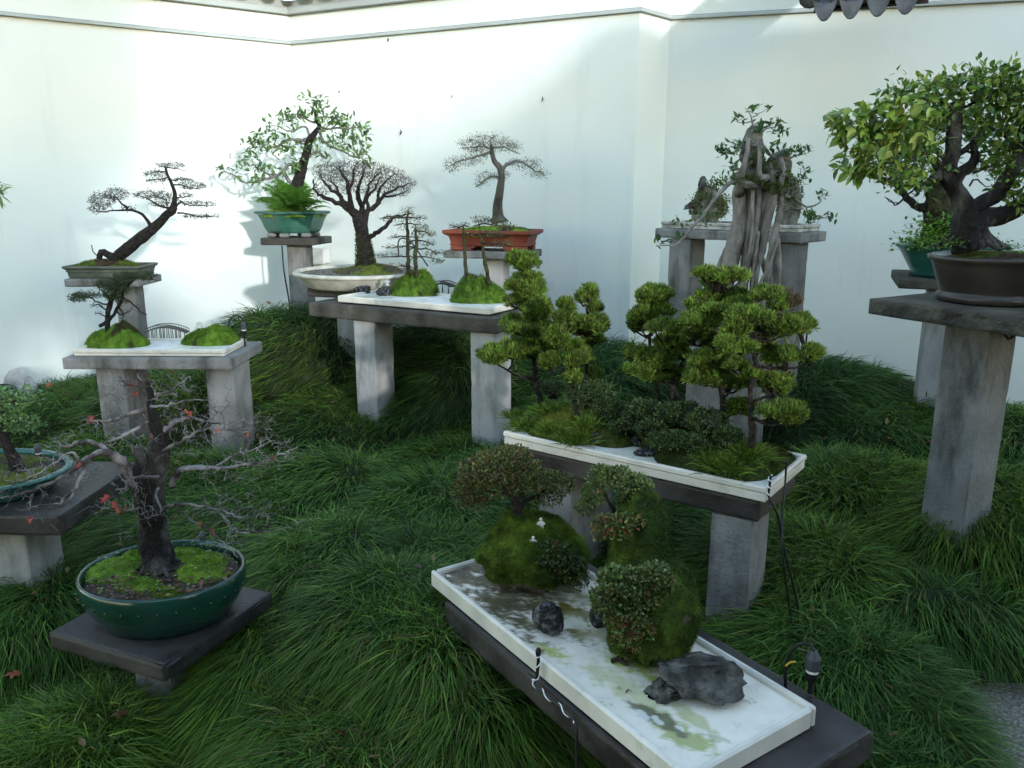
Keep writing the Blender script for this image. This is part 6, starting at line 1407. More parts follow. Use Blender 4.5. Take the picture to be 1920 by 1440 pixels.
# --- front tray ---------------------------------------------------------------------------------------------------
Z7 = zoom(780, 800, 2.2326)
def mossy_rock(label, parts_, seed, col, N, dark=True, sink=None):
    """parts_: list of (centre, size, rot, facets, noise)"""
    base = np.mean([p[0] for p in parts_], axis=0); base[2] = T1f
    o = thing('mossy_rock', label, 'rock', base, 'mossy rocks')
    a = Acc(); mo = Acc()
    for k, (c, s, rot, fc, nz) in enumerate(parts_):
        rock(a, c, s, seed + k, fc, nz, rot, 4, cut=0.92)
        V = a.V[-1]; V[:, 2] = np.maximum(V[:, 2], T1f + 0.0006)
        T_ = ICO3[1]; n_ = np.zeros_like(V); fn = np.cross(V[T_[:, 1]] - V[T_[:, 0]], V[T_[:, 2]] - V[T_[:, 0]])
        for e in range(3): np.add.at(n_, T_[:, e], fn)
        n_ = nrm(n_); w = wob(V, 16, seed) * 0.25 + wob(V, 60, seed + 2) * 0.12
        th = np.clip((n_[:, 2] + 0.75 + w + (V[:, 2] - c[2]) / s[2] * 0.5) / 0.35, 0, 1)[:, None]
        kk = np.array(col[0]) + (np.array(col[1]) - np.array(col[0])) * np.clip(0.5 + 0.9 * wob(V, 34, seed + 4), 0, 1)[:, None]
        # moss skin lying on the stone where it faces up
        tri = T_[(th[T_].mean((1, 2)) > 0.45)]
        skin = V + n_ * (0.0055 + 0.0045 * wob(V, 90, 3) + 0.004 * wob(V, 45, 6))[:, None]
        mo.add(skin, tri, None, kk)
        ar = np.linalg.norm(np.cross(skin[tri[:, 1]] - skin[tri[:, 0]], skin[tri[:, 2]] - skin[tri[:, 0]]), axis=1); pr = ar / ar.sum()
        f = rng.choice(len(tri), N, p=pr); b = rng.dirichlet((1, 1, 1), N); pos = (skin[tri[f]] * b[..., None]).sum(1); nn = n_[tri[f, 0]]
        d = nrm(nn + np.array((0, 0, 0.25)) + rng.normal(0, 0.4, (N, 3))); scatter(mo, BLADE, pos - d * 0.001, d, rng.uniform(0.005, 0.013, N), kk[tri[f, 0]] * rng.lognormal(0.1, 0.25, (N, 1)), wid=0.0018, roll=3)
    part('stone', a, 'rock_brown', o); part('moss', mo, 'moss', o, kind='stuff'); return o
def tp(x, y, z): return atz(*Z7(x, y), z)
cA = np.array((at(1003, 1050, 2.14)[0], 2.15, T1f + 0.098))
mossy_rock('broad mossy boulder carrying the spreading tree on the front tray', [(cA, (0.150, 0.125, 0.102), 0.2, 7, 0.20), (cA + np.array((0.055, -0.03, -0.03)), (0.085, 0.075, 0.065), 0.9, 6, 0.2)], 81, ((0.035, 0.068, 0.009), (0.115, 0.17, 0.02)), 40000)
lowc = np.array((at(1228, 1160, 1.79)[0], 1.79, T1f + 0.10)); upc = np.array((at(1195, 1040, 1.93)[0], 1.93, T1f + 0.17))
mossy_rock('tall mossy rock pillar with shrubs on the front tray', [(lowc, (0.108, 0.105, 0.148), 0.4, 6, 0.17), (upc, (0.080, 0.078, 0.19), 0.2, 6, 0.18), (lowc + np.array((-0.03, -0.02, -0.05)), (0.07, 0.075, 0.07), 0.4, 6, 0.2)], 85, ((0.022, 0.045, 0.008), (0.075, 0.115, 0.016)), 18000)
# spreading azalea
AZ = [(0.05, 0.08, 0.02), (0.085, 0.11, 0.03), (0.13, 0.155, 0.04), (0.10, 0.075, 0.03)]
AZG = [(0.045, 0.085, 0.022), (0.08, 0.135, 0.03), (0.13, 0.185, 0.045), (0.16, 0.20, 0.07)]
def azalea(label, Y, trunk, limbs, pads, N_k, leaf, cols, red, base, mat_b='bark_dark', low=-0.55):
    T = Tree(Y, Z7, 2.2326); o = thing('bonsai_tree', label, 'bonsai tree', T.pt(*base), 'bonsai trees')
    a = Acc()
    for t_ in trunk: T.limb(a, t_, 9, 0.1, 0.01)
    part('trunk', a, mat_b, o, smooth=True)
    a = Acc()
    for l in limbs: T.limb(a, l, 6, 0.08, 0.012, jit=0.001)
    tg, cn = T.pad_pts(pads, 0.02, 0.9, 0.3); T.twigs(a, tg, 0.003, 0.001, 0.1, 4); part('branches', a, mat_b, o, kind='stuff')
    for q, p in enumerate(pads):
        c = T.pt(p[0], p[1], p[4] if len(p) > 4 else 0); R = np.array((T.m(p[2]), T.m(p[2]) * 0.9, T.m(p[3]))); N = int(N_k * 2.4 * p[2] * p[3])
        v = in_ball(N, 0.72); v = v[v[:, 2] > low + 0.2 * rng.normal(size=len(v))]; N = len(v)
        pos = c + v * R * (1 + 0.22 * wob(v + q, 6, q) + 0.12 * wob(v + q, 15, q + 1))[:, None]
        d = nrm(v + (0, 0, 0.4) + rng.normal(0, 0.55, (N, 3))); K = tint(cols, N, 0.22); m = rng.uniform(0, 1, N) < red; K[m] = tint([(0.22, 0.05, 0.02), (0.2, 0.09, 0.03)], int(m.sum()))
        a = Acc(); scatter(a, LEAF_S, pos, d, leaf * rng.uniform(0.7, 1.25, N), K, roll=1.2); part('foliage_pad', a, 'leaf', o, kind='stuff')
    return o
azalea('spreading reddish green azalea tree on the broad mossy boulder', 2.16, [[(425, 395, 26), (425, 350, 22), (410, 310, 16), (380, 270, 10), (340, 230, 6)], [(430, 350, 15), (460, 310, 11), (520, 285, 8), (580, 270, 4)]], [[(415, 320, 8), (450, 270, 6), (480, 220, 4)], [(395, 290, 7), (300, 270, 5), (230, 260, 3)], [(520, 285, 6), (560, 240, 4)]],
       [(330, 165, 120, 62), (260, 200, 90, 60), (430, 170, 90, 55), (210, 270, 62, 60), (330, 240, 110, 50), (480, 220, 90, 50), (570, 235, 85, 48), (560, 300, 55, 38), (610, 250, 45, 40), (250, 310, 60, 40), (400, 125, 80, 40)], 0.12, 0.0095, AZ, 0.045, (425, 395))
shrubs = [('round leafy azalea on top of the mossy rock pillar', 1.96, (840, 400), [[(845, 420, 14), (830, 360, 11), (800, 300, 8), (780, 250, 5)], [(850, 400, 10), (880, 340, 7), (900, 290, 4)]], [(790, 225, 75, 42), (850, 215, 75, 40), (920, 245, 65, 42), (740, 285, 50, 50), (710, 340, 42, 34), (900, 320, 65, 38), (950, 280, 45, 40), (780, 190, 50, 25)], 0.10, 0.0105, AZG, 0.04),
          ('hanging azalea tuft below the crown on the rock pillar', 1.86, (860, 440), [[(870, 430, 8), (830, 410, 6), (790, 420, 4)]], [(790, 410, 58, 34), (860, 400, 60, 28), (830, 440, 60, 28), (920, 400, 42, 26), (770, 450, 30, 26)], 0.10, 0.010, AZG, 0.22),
          ('dense leafy azalea clinging to the front of the mossy rock pillar', 1.715, (900, 760), [[(930, 760, 10), (880, 720, 8), (830, 680, 5)]], [(830, 640, 75, 52), (900, 660, 90, 60), (800, 720, 72, 45), (880, 740, 85, 55), (980, 630, 70, 45), (950, 700, 75, 55), (1000, 690, 50, 40), (780, 760, 40, 30), (1000, 610, 60, 30), (860, 790, 70, 45), (930, 780, 70, 45), (1030, 660, 50, 45)], 0.085, 0.0112, AZG, 0.04),
          ('reddish azalea twigs hanging low on the rock pillar', 1.675, (880, 850), [[(900, 820, 5), (870, 850, 4), (850, 880, 3)]], [(850, 830, 34, 40), (880, 870, 50, 40), (840, 890, 28, 26), (920, 820, 40, 30), (900, 900, 45, 40), (950, 850, 50, 50)], 0.045, 0.009, AZG, 0.3),
          ('dark leafy azalea clump on the right side of the broad boulder', 2.04, (600, 580), [[(620, 600, 8), (590, 570, 6), (550, 540, 4)]], [(570, 530, 85, 40), (530, 570, 50, 36), (630, 570, 70, 40), (660, 610, 58, 40), (590, 610, 50, 28), (690, 640, 34, 30), (660, 670, 30, 22)], 0.085, 0.0105, [(0.03, 0.055, 0.018), (0.05, 0.09, 0.025), (0.08, 0.12, 0.03)], 0.03)]
for (lab, Y, base, tr, pads, nk, lf, cols, red) in shrubs: azalea(lab, Y, tr, [], pads, nk, lf, cols, red, base)
small_rock('dark speckled upright rock standing alone on the front tray', Z7, 2.2326, 550, 885, 135, 165, T1f, 92, 'rock_dark', 0.8, 0.14, 4)
small_rock('grey blue rock half hidden behind the pillar on the front tray', Z7, 2.2326, 780, 845, 100, 110, T1f, 93, 'rock_dark', 0.9, 0.12, 4)
q = tp(1190, 1180, T1f)
a = Acc(); rock(a, (q[0] + 0.004, q[1] + 0.075, T1f + 0.03), (0.112, 0.085, 0.05), 97, 12, 0.26, -0.5, 4, None, 0.72); rock(a, (q[0] - 0.055, q[1] + 0.06, T1f + 0.012), (0.06, 0.05, 0.035), 99, 8, 0.3, 0.2, 4, None, 0.75)
for v in a.V: v[:, 2] = np.maximum(v[:, 2], T1f + 0.0006)
single('rock', a, 'rock_grey', 'flat rugged grey rock in front of the mossy pillar on the front tray', 'rock', 'rocks')
q = tp(850, 985, T1f); a = Acc(); tube(a, spline(np.array([q + (-0.02, -0.005, 0.004), q + (0, 0, 0.012), q + (0.02, 0.01, 0.02), q + (0.03, 0.02, 0.035)]), 10), np.linspace(0.004, 0.009, 10), 7, 0.3); tube(a, spline(np.array([q + (0, 0, 0.01), q + (0.012, -0.012, 0.004), q + (0.02, -0.02, 0.003)]), 7), np.linspace(0.006, 0.002, 7), 6, 0.3)
single('driftwood', a, 'dry_wood', 'small dark driftwood piece at the foot of the pillar on the front tray', 'driftwood')
for (x, y, lab) in [(838, 1100, 'left tiny dark leaf fallen on the front tray'), (882, 1108, 'brown leaf fallen in the middle of the front tray'), (878, 1124, 'small reddish leaf nearest the rim in the middle of the front tray')]:
    q = tp(x, y, T1f); a = Acc(); scatter(a, LEAF, (q + (0, 0, 0.003))[None], np.array([(rng.normal(), rng.normal(), 0.1)]), 0.014, np.array((0.12, 0.05, 0.03))); single('fallen_leaf', a, 'leaf_dry', lab, 'leaf', 'leaves fallen on the front tray')
cz = cA[2] + 0.085
figurine('small cream figurine pair by the tree foot on the broad boulder', at(*Z7(522, 425), 2.13), 0.034); figurine('tiny white figurine on the slope of the broad boulder', at(*Z7(490, 498), 2.06), 0.030)

# --- root trunk tree ---------------------------------------------------------------------------------------------
Z3 = zoom(1200, 180, 3.789)
T = Tree(4.36, Z3, 3.789)
o = thing('bonsai_tree', 'tall tree with long bundled grey roots growing over a pointed rock', 'bonsai tree', (1.2, 4.36, P7z + 0.08), 'bonsai trees')
ROOTS = [[(690, 630, 22), (705, 700, 44), (712, 850, 44), (690, 1000, 46), (650, 1160, 52), (615, 1300, 52), (585, 1500, 46), (560, 1690, 52)], [(770, 640, 34), (790, 760, 34), (785, 900, 36), (765, 1080, 36), (745, 1250, 32), (725, 1450, 32), (715, 1690, 36)],
         [(850, 590, 24, -0.05), (842, 700, 17, -0.06), (838, 850, 13, -0.07), (815, 1000, 13, -0.07), (775, 1180, 13, -0.06), (725, 1340, 14, -0.05), (680, 1690, 15, -0.05)], [(805, 640, 14, -0.06), (800, 760, 11, -0.07), (800, 950, 10, -0.07), (770, 1150, 11, -0.07), (745, 1350, 12, -0.06), (740, 1690, 14, -0.05)],
         [(905, 680, 34, -0.02), (880, 800, 36, -0.02), (845, 960, 26, -0.02), (820, 1130, 20, -0.01), (800, 1350, 20), (790, 1690, 24)], [(950, 690, 34, -0.04), (925, 800, 31, -0.05), (885, 950, 28, -0.05), (862, 1100, 26, -0.05), (825, 1240, 22, -0.05), (812, 1450, 20, -0.04), (815, 1690, 24, -0.03)],
         [(995, 690, 18, -0.04), (1002, 760, 18, -0.05), (975, 900, 17, -0.06), (940, 1050, 20, -0.06), (915, 1200, 19, -0.05), (885, 1380, 20, -0.04), (840, 1690, 22, -0.03)], [(960, 960, 20, 0.02), (972, 1100, 25, 0.02), (972, 1300, 27, 0.02), (965, 1690, 27, 0.02)], [(655, 960, 14, 0.05), (620, 1090, 22, 0.05), (570, 1220, 24, 0.05), (535, 1320, 24, 0.05), (500, 1690, 26, 0.05)],
         [(858, 1120, 15), (895, 1240, 22), (925, 1370, 22), (955, 1690, 22)], [(840, 960, 10, -0.08), (820, 1150, 9, -0.08), (800, 1300, 8, -0.07), (780, 1690, 10, -0.06)], [(980, 1020, 8, -0.08), (930, 1180, 8, -0.09), (850, 1330, 8, -0.08), (780, 1500, 9, -0.06), (760, 1690, 9, -0.06)],
         [(700, 620, 20, -0.06), (760, 630, 22, -0.08), (830, 650, 16, -0.08)], [(770, 300, 12, -0.07), (760, 400, 14, -0.09), (735, 500, 16, -0.1), (715, 600, 24, -0.08), (705, 700, 30, -0.03)], [(840, 320, 10, -0.08), (850, 430, 13, -0.1), (845, 520, 16, -0.1), (860, 620, 18, -0.08)], [(1000, 440, 12, -0.07), (1020, 520, 14, -0.08), (1000, 620, 16, -0.08), (995, 700, 18, -0.05)], [(930, 470, 10, -0.08), (940, 560, 14, -0.09), (950, 690, 22, -0.06)], [(830, 560, 24, -0.07), (860, 590, 30, -0.08), (920, 570, 18, -0.07), (980, 560, 12, -0.06)], [(1060, 560, 12, -0.05), (1080, 640, 14, -0.05), (1080, 720, 12, -0.04), (1000, 700, 14, -0.04)]]
for R_ in ROOTS:
    R_ = [(q[0], q[1], q[2] * 1.14, *q[3:]) for q in R_]
    a = Acc(); T.limb(a, R_, 10, 0.045, 0.03, jit=0.0012, keep=False); part('root', a, 'bark_grey', o, smooth=True)
a = Acc(); c = T.pt(800, 400, 0.03); rock(a, c, (T.m(92), 0.09, T.m(165)), 111, 8, 0.12, 0.1, 4, cut=0.85); part('stone', a, 'rock_tan', o, label='pointed grey brown rock at the top of the tree')
a = Acc(); c = T.pt(880, 580, 0.06); rock(a, c, (T.m(215), 0.12, T.m(120)), 113, 8, 0.14, 0.0, 4, cut=0.85); rock(a, T.pt(990, 500, 0.03), (T.m(75), 0.09, T.m(110)), 115, 8, 0.14, 0.0, 4, cut=0.85); part('stone', a, 'rock_tan', o)
a = Acc()
for (x, y, w, h, dy) in [(840, 460, 42, 60, -0.075), (780, 600, 90, 26, -0.1), (1020, 590, 60, 60, -0.09), (900, 500, 60, 30, -0.08), (940, 650, 60, 26, -0.1), (1060, 680, 50, 60, -0.05)]:
    c = T.pt(x, y, dy); N = 260; v = in_ball(N, 0.6); pos = c + v * np.array((T.m(w), 0.03, T.m(h))); scatter(a, BLADE, pos, v + (0, -0.2, 0.4) + rng.normal(0, 0.3, (N, 3)), 0.016, tint([(0.07, 0.11, 0.02), (0.1, 0.14, 0.025), (0.04, 0.06, 0.015)], N), wid=0.006, roll=3)
part('moss', a, 'moss', o, kind='stuff')
for B in [[(695, 610, 17, -0.06), (640, 622, 15, -0.07), (580, 670, 14, -0.09), (530, 735, 13, -0.1), (480, 800, 12, -0.11), (430, 870, 11, -0.12), (370, 930, 11, -0.13), (320, 1000, 9, -0.14), (260, 1055, 7, -0.14), (190, 1060, 5, -0.15), (110, 1065, 2, -0.15)],
          [(770, 290, 10, -0.04), (730, 345, 9, -0.05), (690, 385, 8, -0.06), (640, 410, 5, -0.06), (560, 400, 3, -0.06)], [(800, 460, 9, -0.08), (750, 500, 8, -0.08), (690, 525, 6, -0.08), (630, 500, 3, -0.08)], [(790, 350, 11, -0.06), (870, 365, 12, -0.06), (920, 410, 10, -0.05), (960, 440, 8, -0.05)], [(990, 440, 9, -0.04), (1050, 450, 7, -0.04), (1120, 420, 4, -0.04), (1180, 405, 2, -0.04)], [(800, 280, 8), (795, 220, 7), (795, 160, 5), (770, 110, 3)], [(795, 180, 5), (740, 190, 4), (680, 180, 2)], [(800, 150, 4), (850, 120, 3), (890, 95, 2)], [(830, 280, 7), (880, 240, 5), (960, 220, 3)],
          [(1070, 560, 8), (1110, 600, 6), (1150, 590, 4), (1140, 520, 2)], [(1090, 720, 9), (1140, 760, 8), (1200, 790, 7), (1270, 765, 5), (1290, 730, 2)], [(1160, 800, 6), (1080, 800, 6), (1000, 830, 3)], [(1180, 790, 6), (1200, 850, 5), (1280, 870, 4), (1340, 850, 2)], [(970, 690, 6, -0.06), (1030, 665, 5, -0.07), (1075, 650, 3, -0.07)], [(440, 860, 4, -0.12), (470, 900, 3, -0.12), (480, 940, 2, -0.12)], [(280, 940, 2.5, -0.13), (262, 910, 3, -0.12), (245, 880, 2, -0.12)]]:
    a = Acc(); T.limb(a, B, 7, 0.08, 0.015, jit=0.002); part('branch', a, 'bark_grey', o, smooth=True)
pads = [(770, 105, 45, 22), (880, 100, 30, 14), (680, 170, 40, 22), (830, 230, 65, 35), (950, 190, 50, 28), (960, 250, 60, 25), (660, 350, 60, 26), (560, 390, 55, 30), (620, 400, 60, 22), (640, 500, 45, 30), (940, 370, 45, 25), (1000, 410, 50, 20), (1080, 400, 60, 25), (1150, 400, 40, 20), (1140, 540, 32, 40), (1150, 590, 40, 16), (930, 640, 40, 26), (1270, 715, 35, 20), (1200, 850, 60, 28), (1330, 850, 35, 25), (1180, 880, 55, 20), (150, 1040, 50, 20), (250, 1010, 40, 20), (245, 885, 30, 15), (320, 915, 20, 14), (430, 850, 30, 20), (460, 910, 40, 18), (820, 430, 40, 25), (730, 480, 30, 20)]
tg, cn = T.pad_pts(pads, 0.13, 0.9, 0.2); tg[:, 1] -= 0.06; a = Acc(); T.twigs(a, tg[::2], 0.0022, 0.001, 0.1); part('twigs', a, 'bark_grey', o, kind='stuff')
N = len(tg) * 2; q = np.repeat(tg, 2, 0) + rng.normal(0, 0.008, (N, 3)); perm = rng.permutation(N); q = q[perm]
dd = rng.normal(0, 0.7, (N, 3)) + (0, -0.1, 0.35)
n = leaf_parts(o, [leaf_mesh('fig_leaf', leaf_tpl(0.42, n=2), 1.0, m_) for m_ in ('leaf_deep', 'leaf_dull', 'leaf_green')], q, dd, rng.uniform(0.026, 0.045, N), 300)
if N > n: a = Acc(); scatter(a, leaf_tpl(0.42, n=2), q[n:], dd[n:], rng.uniform(0.026, 0.042, N - n), tint([(0.04, 0.10, 0.03), (0.06, 0.12, 0.045)], N - n)); part('foliage', a, 'leaf', o, kind='stuff')

# --- rocks on the back tray --------------------------------------------------------------------------------------
def back_rock(label, x, yb, w, h, seed, Y, name='mossy_rock', moss=1.0):
    T = Tree(Y, Z3, 3.789); b = T.pt(x, yb); o = thing(name, label, 'rock', (b[0], b[1], T5f), 'mossy rocks')
    a = Acc(); c = np.array((b[0], b[1], T5f + T.m(h) * 0.42)); rock(a, c, (T.m(w) / 2, T.m(w) / 2.3, T.m(h) * 0.56), seed, 7, 0.16, 0.3, 4, cut=0.85); a.V[-1][:, 2] = np.maximum(a.V[-1][:, 2], T5f + 0.0006); part('stone', a, 'rock_tan', o)
    a = Acc(); N = int(2200 * moss); v = in_ball(N, 0.9); v = v[(v[:, 2] > -0.3) & (wob(v, 3, seed) > -0.3)]; N = len(v); pos = c + v * np.array((T.m(w) / 2, T.m(w) / 2.3, T.m(h) * 0.56)) * 1.0
    scatter(a, BLADE, pos, v + (0, 0, 0.4) + rng.normal(0, 0.4, (N, 3)), 0.018, tint([(0.09, 0.13, 0.02), (0.14, 0.16, 0.03), (0.05, 0.08, 0.015)], N), wid=0.007, roll=3); part('moss', a, 'moss', o, kind='stuff')
    return T, o
T, o = back_rock('mossy rock with small plants at the left end of the back tray', 480, 900, 250, 250, 121, 5.24)
a = Acc(); tube(a, spline(np.array([T.pt(450, 740, 0), T.pt(440, 640, 0), T.pt(455, 570, 0)]), 8), np.array((0.03, 0.03, 0.03, 0.028, 0.026, 0.024, 0.02, 0.012)), 8, 0.2); tube(a, spline(np.array([T.pt(375, 800, 0), T.pt(372, 750, 0)]), 6), np.array((0.05, 0.05, 0.045, 0.04, 0.035, 0.02)), 8, 0.2); part('spire', a, 'rock_grey', o)
a = Acc(); N = 260; q = np.concatenate([T.pt(x, y) + rng.normal(0, 1, (N // 4, 3)) * (0.03, 0.03, 0.018) for (x, y) in ((530, 620), (580, 600), (500, 650), (560, 740))]); scatter(a, leaf_tpl(0.5, n=2), q, rng.normal(size=(len(q), 3)) + (0, -0.2, 0.4), 0.024, tint([(0.06, 0.12, 0.03), (0.1, 0.17, 0.04)], len(q))); part('plants', a, 'leaf', o, kind='stuff')
a = Acc(); q = np.concatenate([T.pt(x, y, -0.08) + rng.normal(0, 1, (260, 3)) * (0.03, 0.03, 0.02) for (x, y) in ((450, 720), (590, 740), (480, 820), (560, 830))]); scatter(a, LEAF_S, q, rng.normal(size=(len(q), 3)), 0.013, tint([(0.13, 0.15, 0.03), (0.09, 0.12, 0.025)], len(q))); part('ground_cover', a, 'leaf', o, kind='stuff')
T, o = back_rock('tall dark rock at the right end of the back tray behind the roots', 1050, 935, 170, 360, 125, 4.86, moss=0.6)

# --- teal pot tree and brown pot tree at the right ---------------------------------------------------------------
Z2 = zoom(1500, 100, 2.769)
T = Tree(4.5, Z2, 2.769)
o = thing('bonsai_tree', 'thick brown trunk tree behind, growing from the teal pot at the right', 'bonsai tree', (*T.pt(730, 960)[:2], P9z + 0.16), 'bonsai trees')
a = Acc(); T.limb(a, [(735, 1000, 110), (730, 930, 92), (725, 850, 84), (735, 760, 76), (750, 680, 56), (770, 600, 40), (790, 500, 26), (780, 400, 16)], 14, 0.1, 0.02); flare(a, T.pt(735, 990), 0.09, 7, 0.08, 0.01, 5); part('trunk', a, 'bark_mossy', o, smooth=True)
for B in [[(660, 800, 24), (600, 790, 21), (545, 740, 18), (510, 690, 15), (450, 655, 10), (380, 635, 7), (290, 620, 4), (240, 600, 2)], [(545, 745, 6), (500, 785, 4), (450, 750, 2)], [(760, 650, 22), (690, 560, 18), (640, 500, 14), (560, 430, 9), (450, 400, 5)], [(690, 560, 8), (600, 560, 6), (480, 590, 4)], [(780, 560, 18), (880, 480, 12), (960, 400, 8), (1050, 360, 5)]]:
    a = Acc(); T.limb(a, B, 8, 0.08, 0.02, jit=0.003); part('branch', a, 'bark_dark', o, smooth=True)
pads = [(560, 620, 110, 60), (480, 560, 110, 60), (400, 480, 100, 60), (620, 680, 90, 40), (540, 480, 110, 60), (640, 420, 110, 70), (900, 400, 120, 70), (780, 330, 120, 70)]
tg, cn = T.pad_pts(pads, 0.05, 0.8, 0.2); a = Acc(); T.twigs(a, tg, 0.003, 0.0012); part('twigs', a, 'bark_dark', o, kind='stuff')
N = len(tg) * 3; q = np.repeat(tg, 3, 0) + rng.normal(0, 0.015, (N, 3)); a = Acc(); scatter(a, leaf_tpl(0.5, n=2), q, rng.normal(0, 0.7, (N, 3)) + (0, 0, -0.1), rng.uniform(0.03, 0.05, N), tint([(0.05, 0.13, 0.035), (0.04, 0.11, 0.05), (0.09, 0.18, 0.04)], N)); part('foliage', a, 'leaf', o, kind='stuff')
def sprawl(label, pts, N, leaf, cols, name='ground_cover'):
    a = Acc(); q = np.concatenate([np.asarray(c) + rng.normal(0, 1, (N, 3)) * np.asarray(s) for c, s in pts]); scatter(a, LEAF, q, rng.normal(size=(len(q), 3)) * (1, 1, 0.5) + (0, 0, 0.2), leaf * rng.uniform(0.6, 1.3, len(q)), tint(cols, len(q)), roll=0.8)
    return single(name, a, 'leaf', label, 'plant', kind='stuff')
sprawl('bright round leaved plant spilling over the teal pot', [(T.pt(690, 900, -0.12), (0.07, 0.05, 0.035)), (T.pt(740, 880, -0.1), (0.05, 0.04, 0.03)), (T.pt(640, 960, -0.14), (0.08, 0.05, 0.025)), (T.pt(600, 985, -0.1), (0.05, 0.05, 0.02)), (T.pt(720, 970, -0.15), (0.08, 0.05, 0.025))], 170, 0.024, [(0.12, 0.26, 0.03), (0.16, 0.32, 0.04), (0.08, 0.18, 0.025)])
a = Acc(); V, nn, K = dome(a, QPc[0], QPc[1], P9z + 0.15, 0.27, 0.22, 0.04, 0, 17, 0.5, col=MOSS_OLIVE); fuzz(a, V, nn, K, 1200, 0.014, 0.004); single('moss_cover', a, 'moss', 'moss over the soil of the bright teal pot at the right', 'moss')

T = Tree(2.93, Z2, 2.769)
o = thing('bonsai_tree', 'large fig tree with broad lime leaves in the brown pot at the right edge', 'bonsai tree', (*T.pt(870, 985)[:2], P8z + 0.155), 'bonsai trees')
a = Acc()
T.limb(a, [(885, 1010, 100), (875, 960, 92), (868, 900, 76), (862, 830, 58), (845, 770, 46), (800, 700, 42), (765, 650, 42), (770, 590, 40), (795, 510, 35), (800, 400, 34), (800, 310, 31), (800, 262, 26), (800, 250, 8)], 14, 0.07, 0.014)
T.limb(a, [(860, 920, 80), (920, 870, 62), (1000, 850, 48), (1080, 830, 42), (1170, 790, 38), (1300, 740, 30), (1420, 640, 20)], 12, 0.07, 0.014)
T.limb(a, [(880, 830, 50), (950, 775, 38), (1010, 740, 36), (1070, 660, 38), (1115, 580, 42), (1140, 460, 34), (1190, 350, 22), (1230, 260, 12)], 11, 0.07, 0.014)
T.limb(a, [(800, 680, 34), (830, 620, 32), (880, 590, 26), (910, 540, 20), (900, 470, 14), (930, 400, 8)], 9, 0.07, 0.014)
T.limb(a, [(790, 690, 30), (730, 640, 30), (690, 655, 24), (650, 690, 14)], 9, 0.08, 0.014)
flare(a, T.pt(880, 990), 0.06, 7, 0.07, 0.015, 8); part('trunk', a, 'bark_mottled', o, smooth=True)
for B in [[(795, 420, 10), (700, 380, 8), (600, 360, 6), (480, 340, 4), (330, 330, 2)], [(760, 600, 12), (690, 540, 10), (630, 520, 8), (520, 570, 6), (420, 600, 4), (300, 590, 2)], [(760, 560, 8), (660, 480, 7), (560, 440, 5), (430, 430, 3), (260, 420, 2)], [(800, 290, 10), (720, 250, 7), (600, 240, 5), (480, 260, 3)], [(800, 270, 10), (860, 210, 7), (900, 150, 4)], [(805, 300, 9), (900, 260, 7), (1010, 220, 5), (1100, 170, 3)], [(810, 500, 8), (880, 515, 7), (960, 510, 6), (1060, 500, 4), (1120, 520, 2)], [(900, 620, 7), (980, 590, 6), (1040, 550, 4)], [(880, 690, 5), (920, 650, 4), (960, 690, 3), (1010, 680, 2)], [(1090, 830, 7), (1110, 780, 5), (1100, 720, 3)], [(1130, 500, 10), (1060, 430, 7), (980, 380, 5), (920, 350, 3)], [(1190, 350, 8), (1120, 280, 6), (1060, 200, 3)], [(700, 640, 6), (600, 700, 5), (500, 780, 3), (440, 745, 2)]]:
    a = Acc(); T.limb(a, B, 7, 0.08, 0.014, jit=0.002); part('branch', a, 'bark_mottled', o, smooth=True)
big = [(290, 340, 110, 70, -0.05), (210, 400, 60, 45, 0), (180, 330, 40, 35, 0), (320, 420, 110, 70, -0.05), (260, 570, 70, 60, 0), (320, 600, 70, 45, -0.04), (390, 560, 90, 60, -0.06), (430, 330, 110, 80, -0.08), (430, 450, 110, 70, -0.1), (560, 300, 110, 70, -0.12), (560, 400, 100, 70, -0.12)]
small = [(600, 220, 110, 50), (500, 220, 80, 40), (700, 200, 100, 50), (820, 170, 110, 50), (930, 150, 110, 55), (1050, 160, 110, 55), (1120, 200, 90, 70), (1000, 240, 120, 50), (700, 290, 90, 50), (880, 290, 90, 40), (1060, 300, 90, 60), (1130, 380, 70, 70), (640, 380, 80, 60), (700, 480, 80, 50), (560, 520, 100, 60), (900, 390, 60, 50), (1000, 430, 90, 60), (960, 560, 80, 40), (1080, 500, 70, 50), (1060, 660, 50, 60), (1120, 730, 60, 50), (1100, 800, 40, 30), (540, 640, 90, 45), (620, 680, 50, 35), (450, 630, 80, 35), (740, 580, 50, 30), (1010, 610, 40, 35), (1230, 200, 110, 80), (1250, 350, 110, 90), (1300, 520, 110, 90), (1330, 640, 100, 70), (1180, 620, 60, 60), (890, 95, 40, 30), (1080, 95, 40, 30), (600, 110, 15, 25)]
tg, cn = T.pad_pts(big, 0.06, 0.8, 0.3); tg2, cn2 = T.pad_pts(small, 0.062, 1.1, 0.2)
a = Acc(); T.twigs(a, np.concatenate((tg[::2], tg2[::2])), 0.003, 0.001, 0.12, 4); part('twigs', a, 'twig_silver', o, kind='stuff')
N = len(tg); dd = (tg - cn) * 5 + rng.normal(0, 0.45, (N, 3)) + (-0.25, -0.1, -0.35)
ml = [leaf_mesh('broad_leaf', leaf_tpl(0.56, 0.2, 0.2, 3), 1.0, m_) for m_ in ('leaf_lime', 'leaf_lime', 'leaf_yellow', 'leaf_green')]
perm = rng.permutation(N); n = leaf_parts(o, ml, tg[perm], dd[perm], rng.uniform(0.030, 0.055, N), 200)
a = Acc()
if N > n: scatter(a, leaf_tpl(0.56, 0.2, 0.2, 3), tg[perm][n:], dd[perm][n:], rng.uniform(0.036, 0.056, N - n), tint([(0.15, 0.25, 0.04), (0.2, 0.27, 0.05), (0.1, 0.19, 0.035)], N - n))
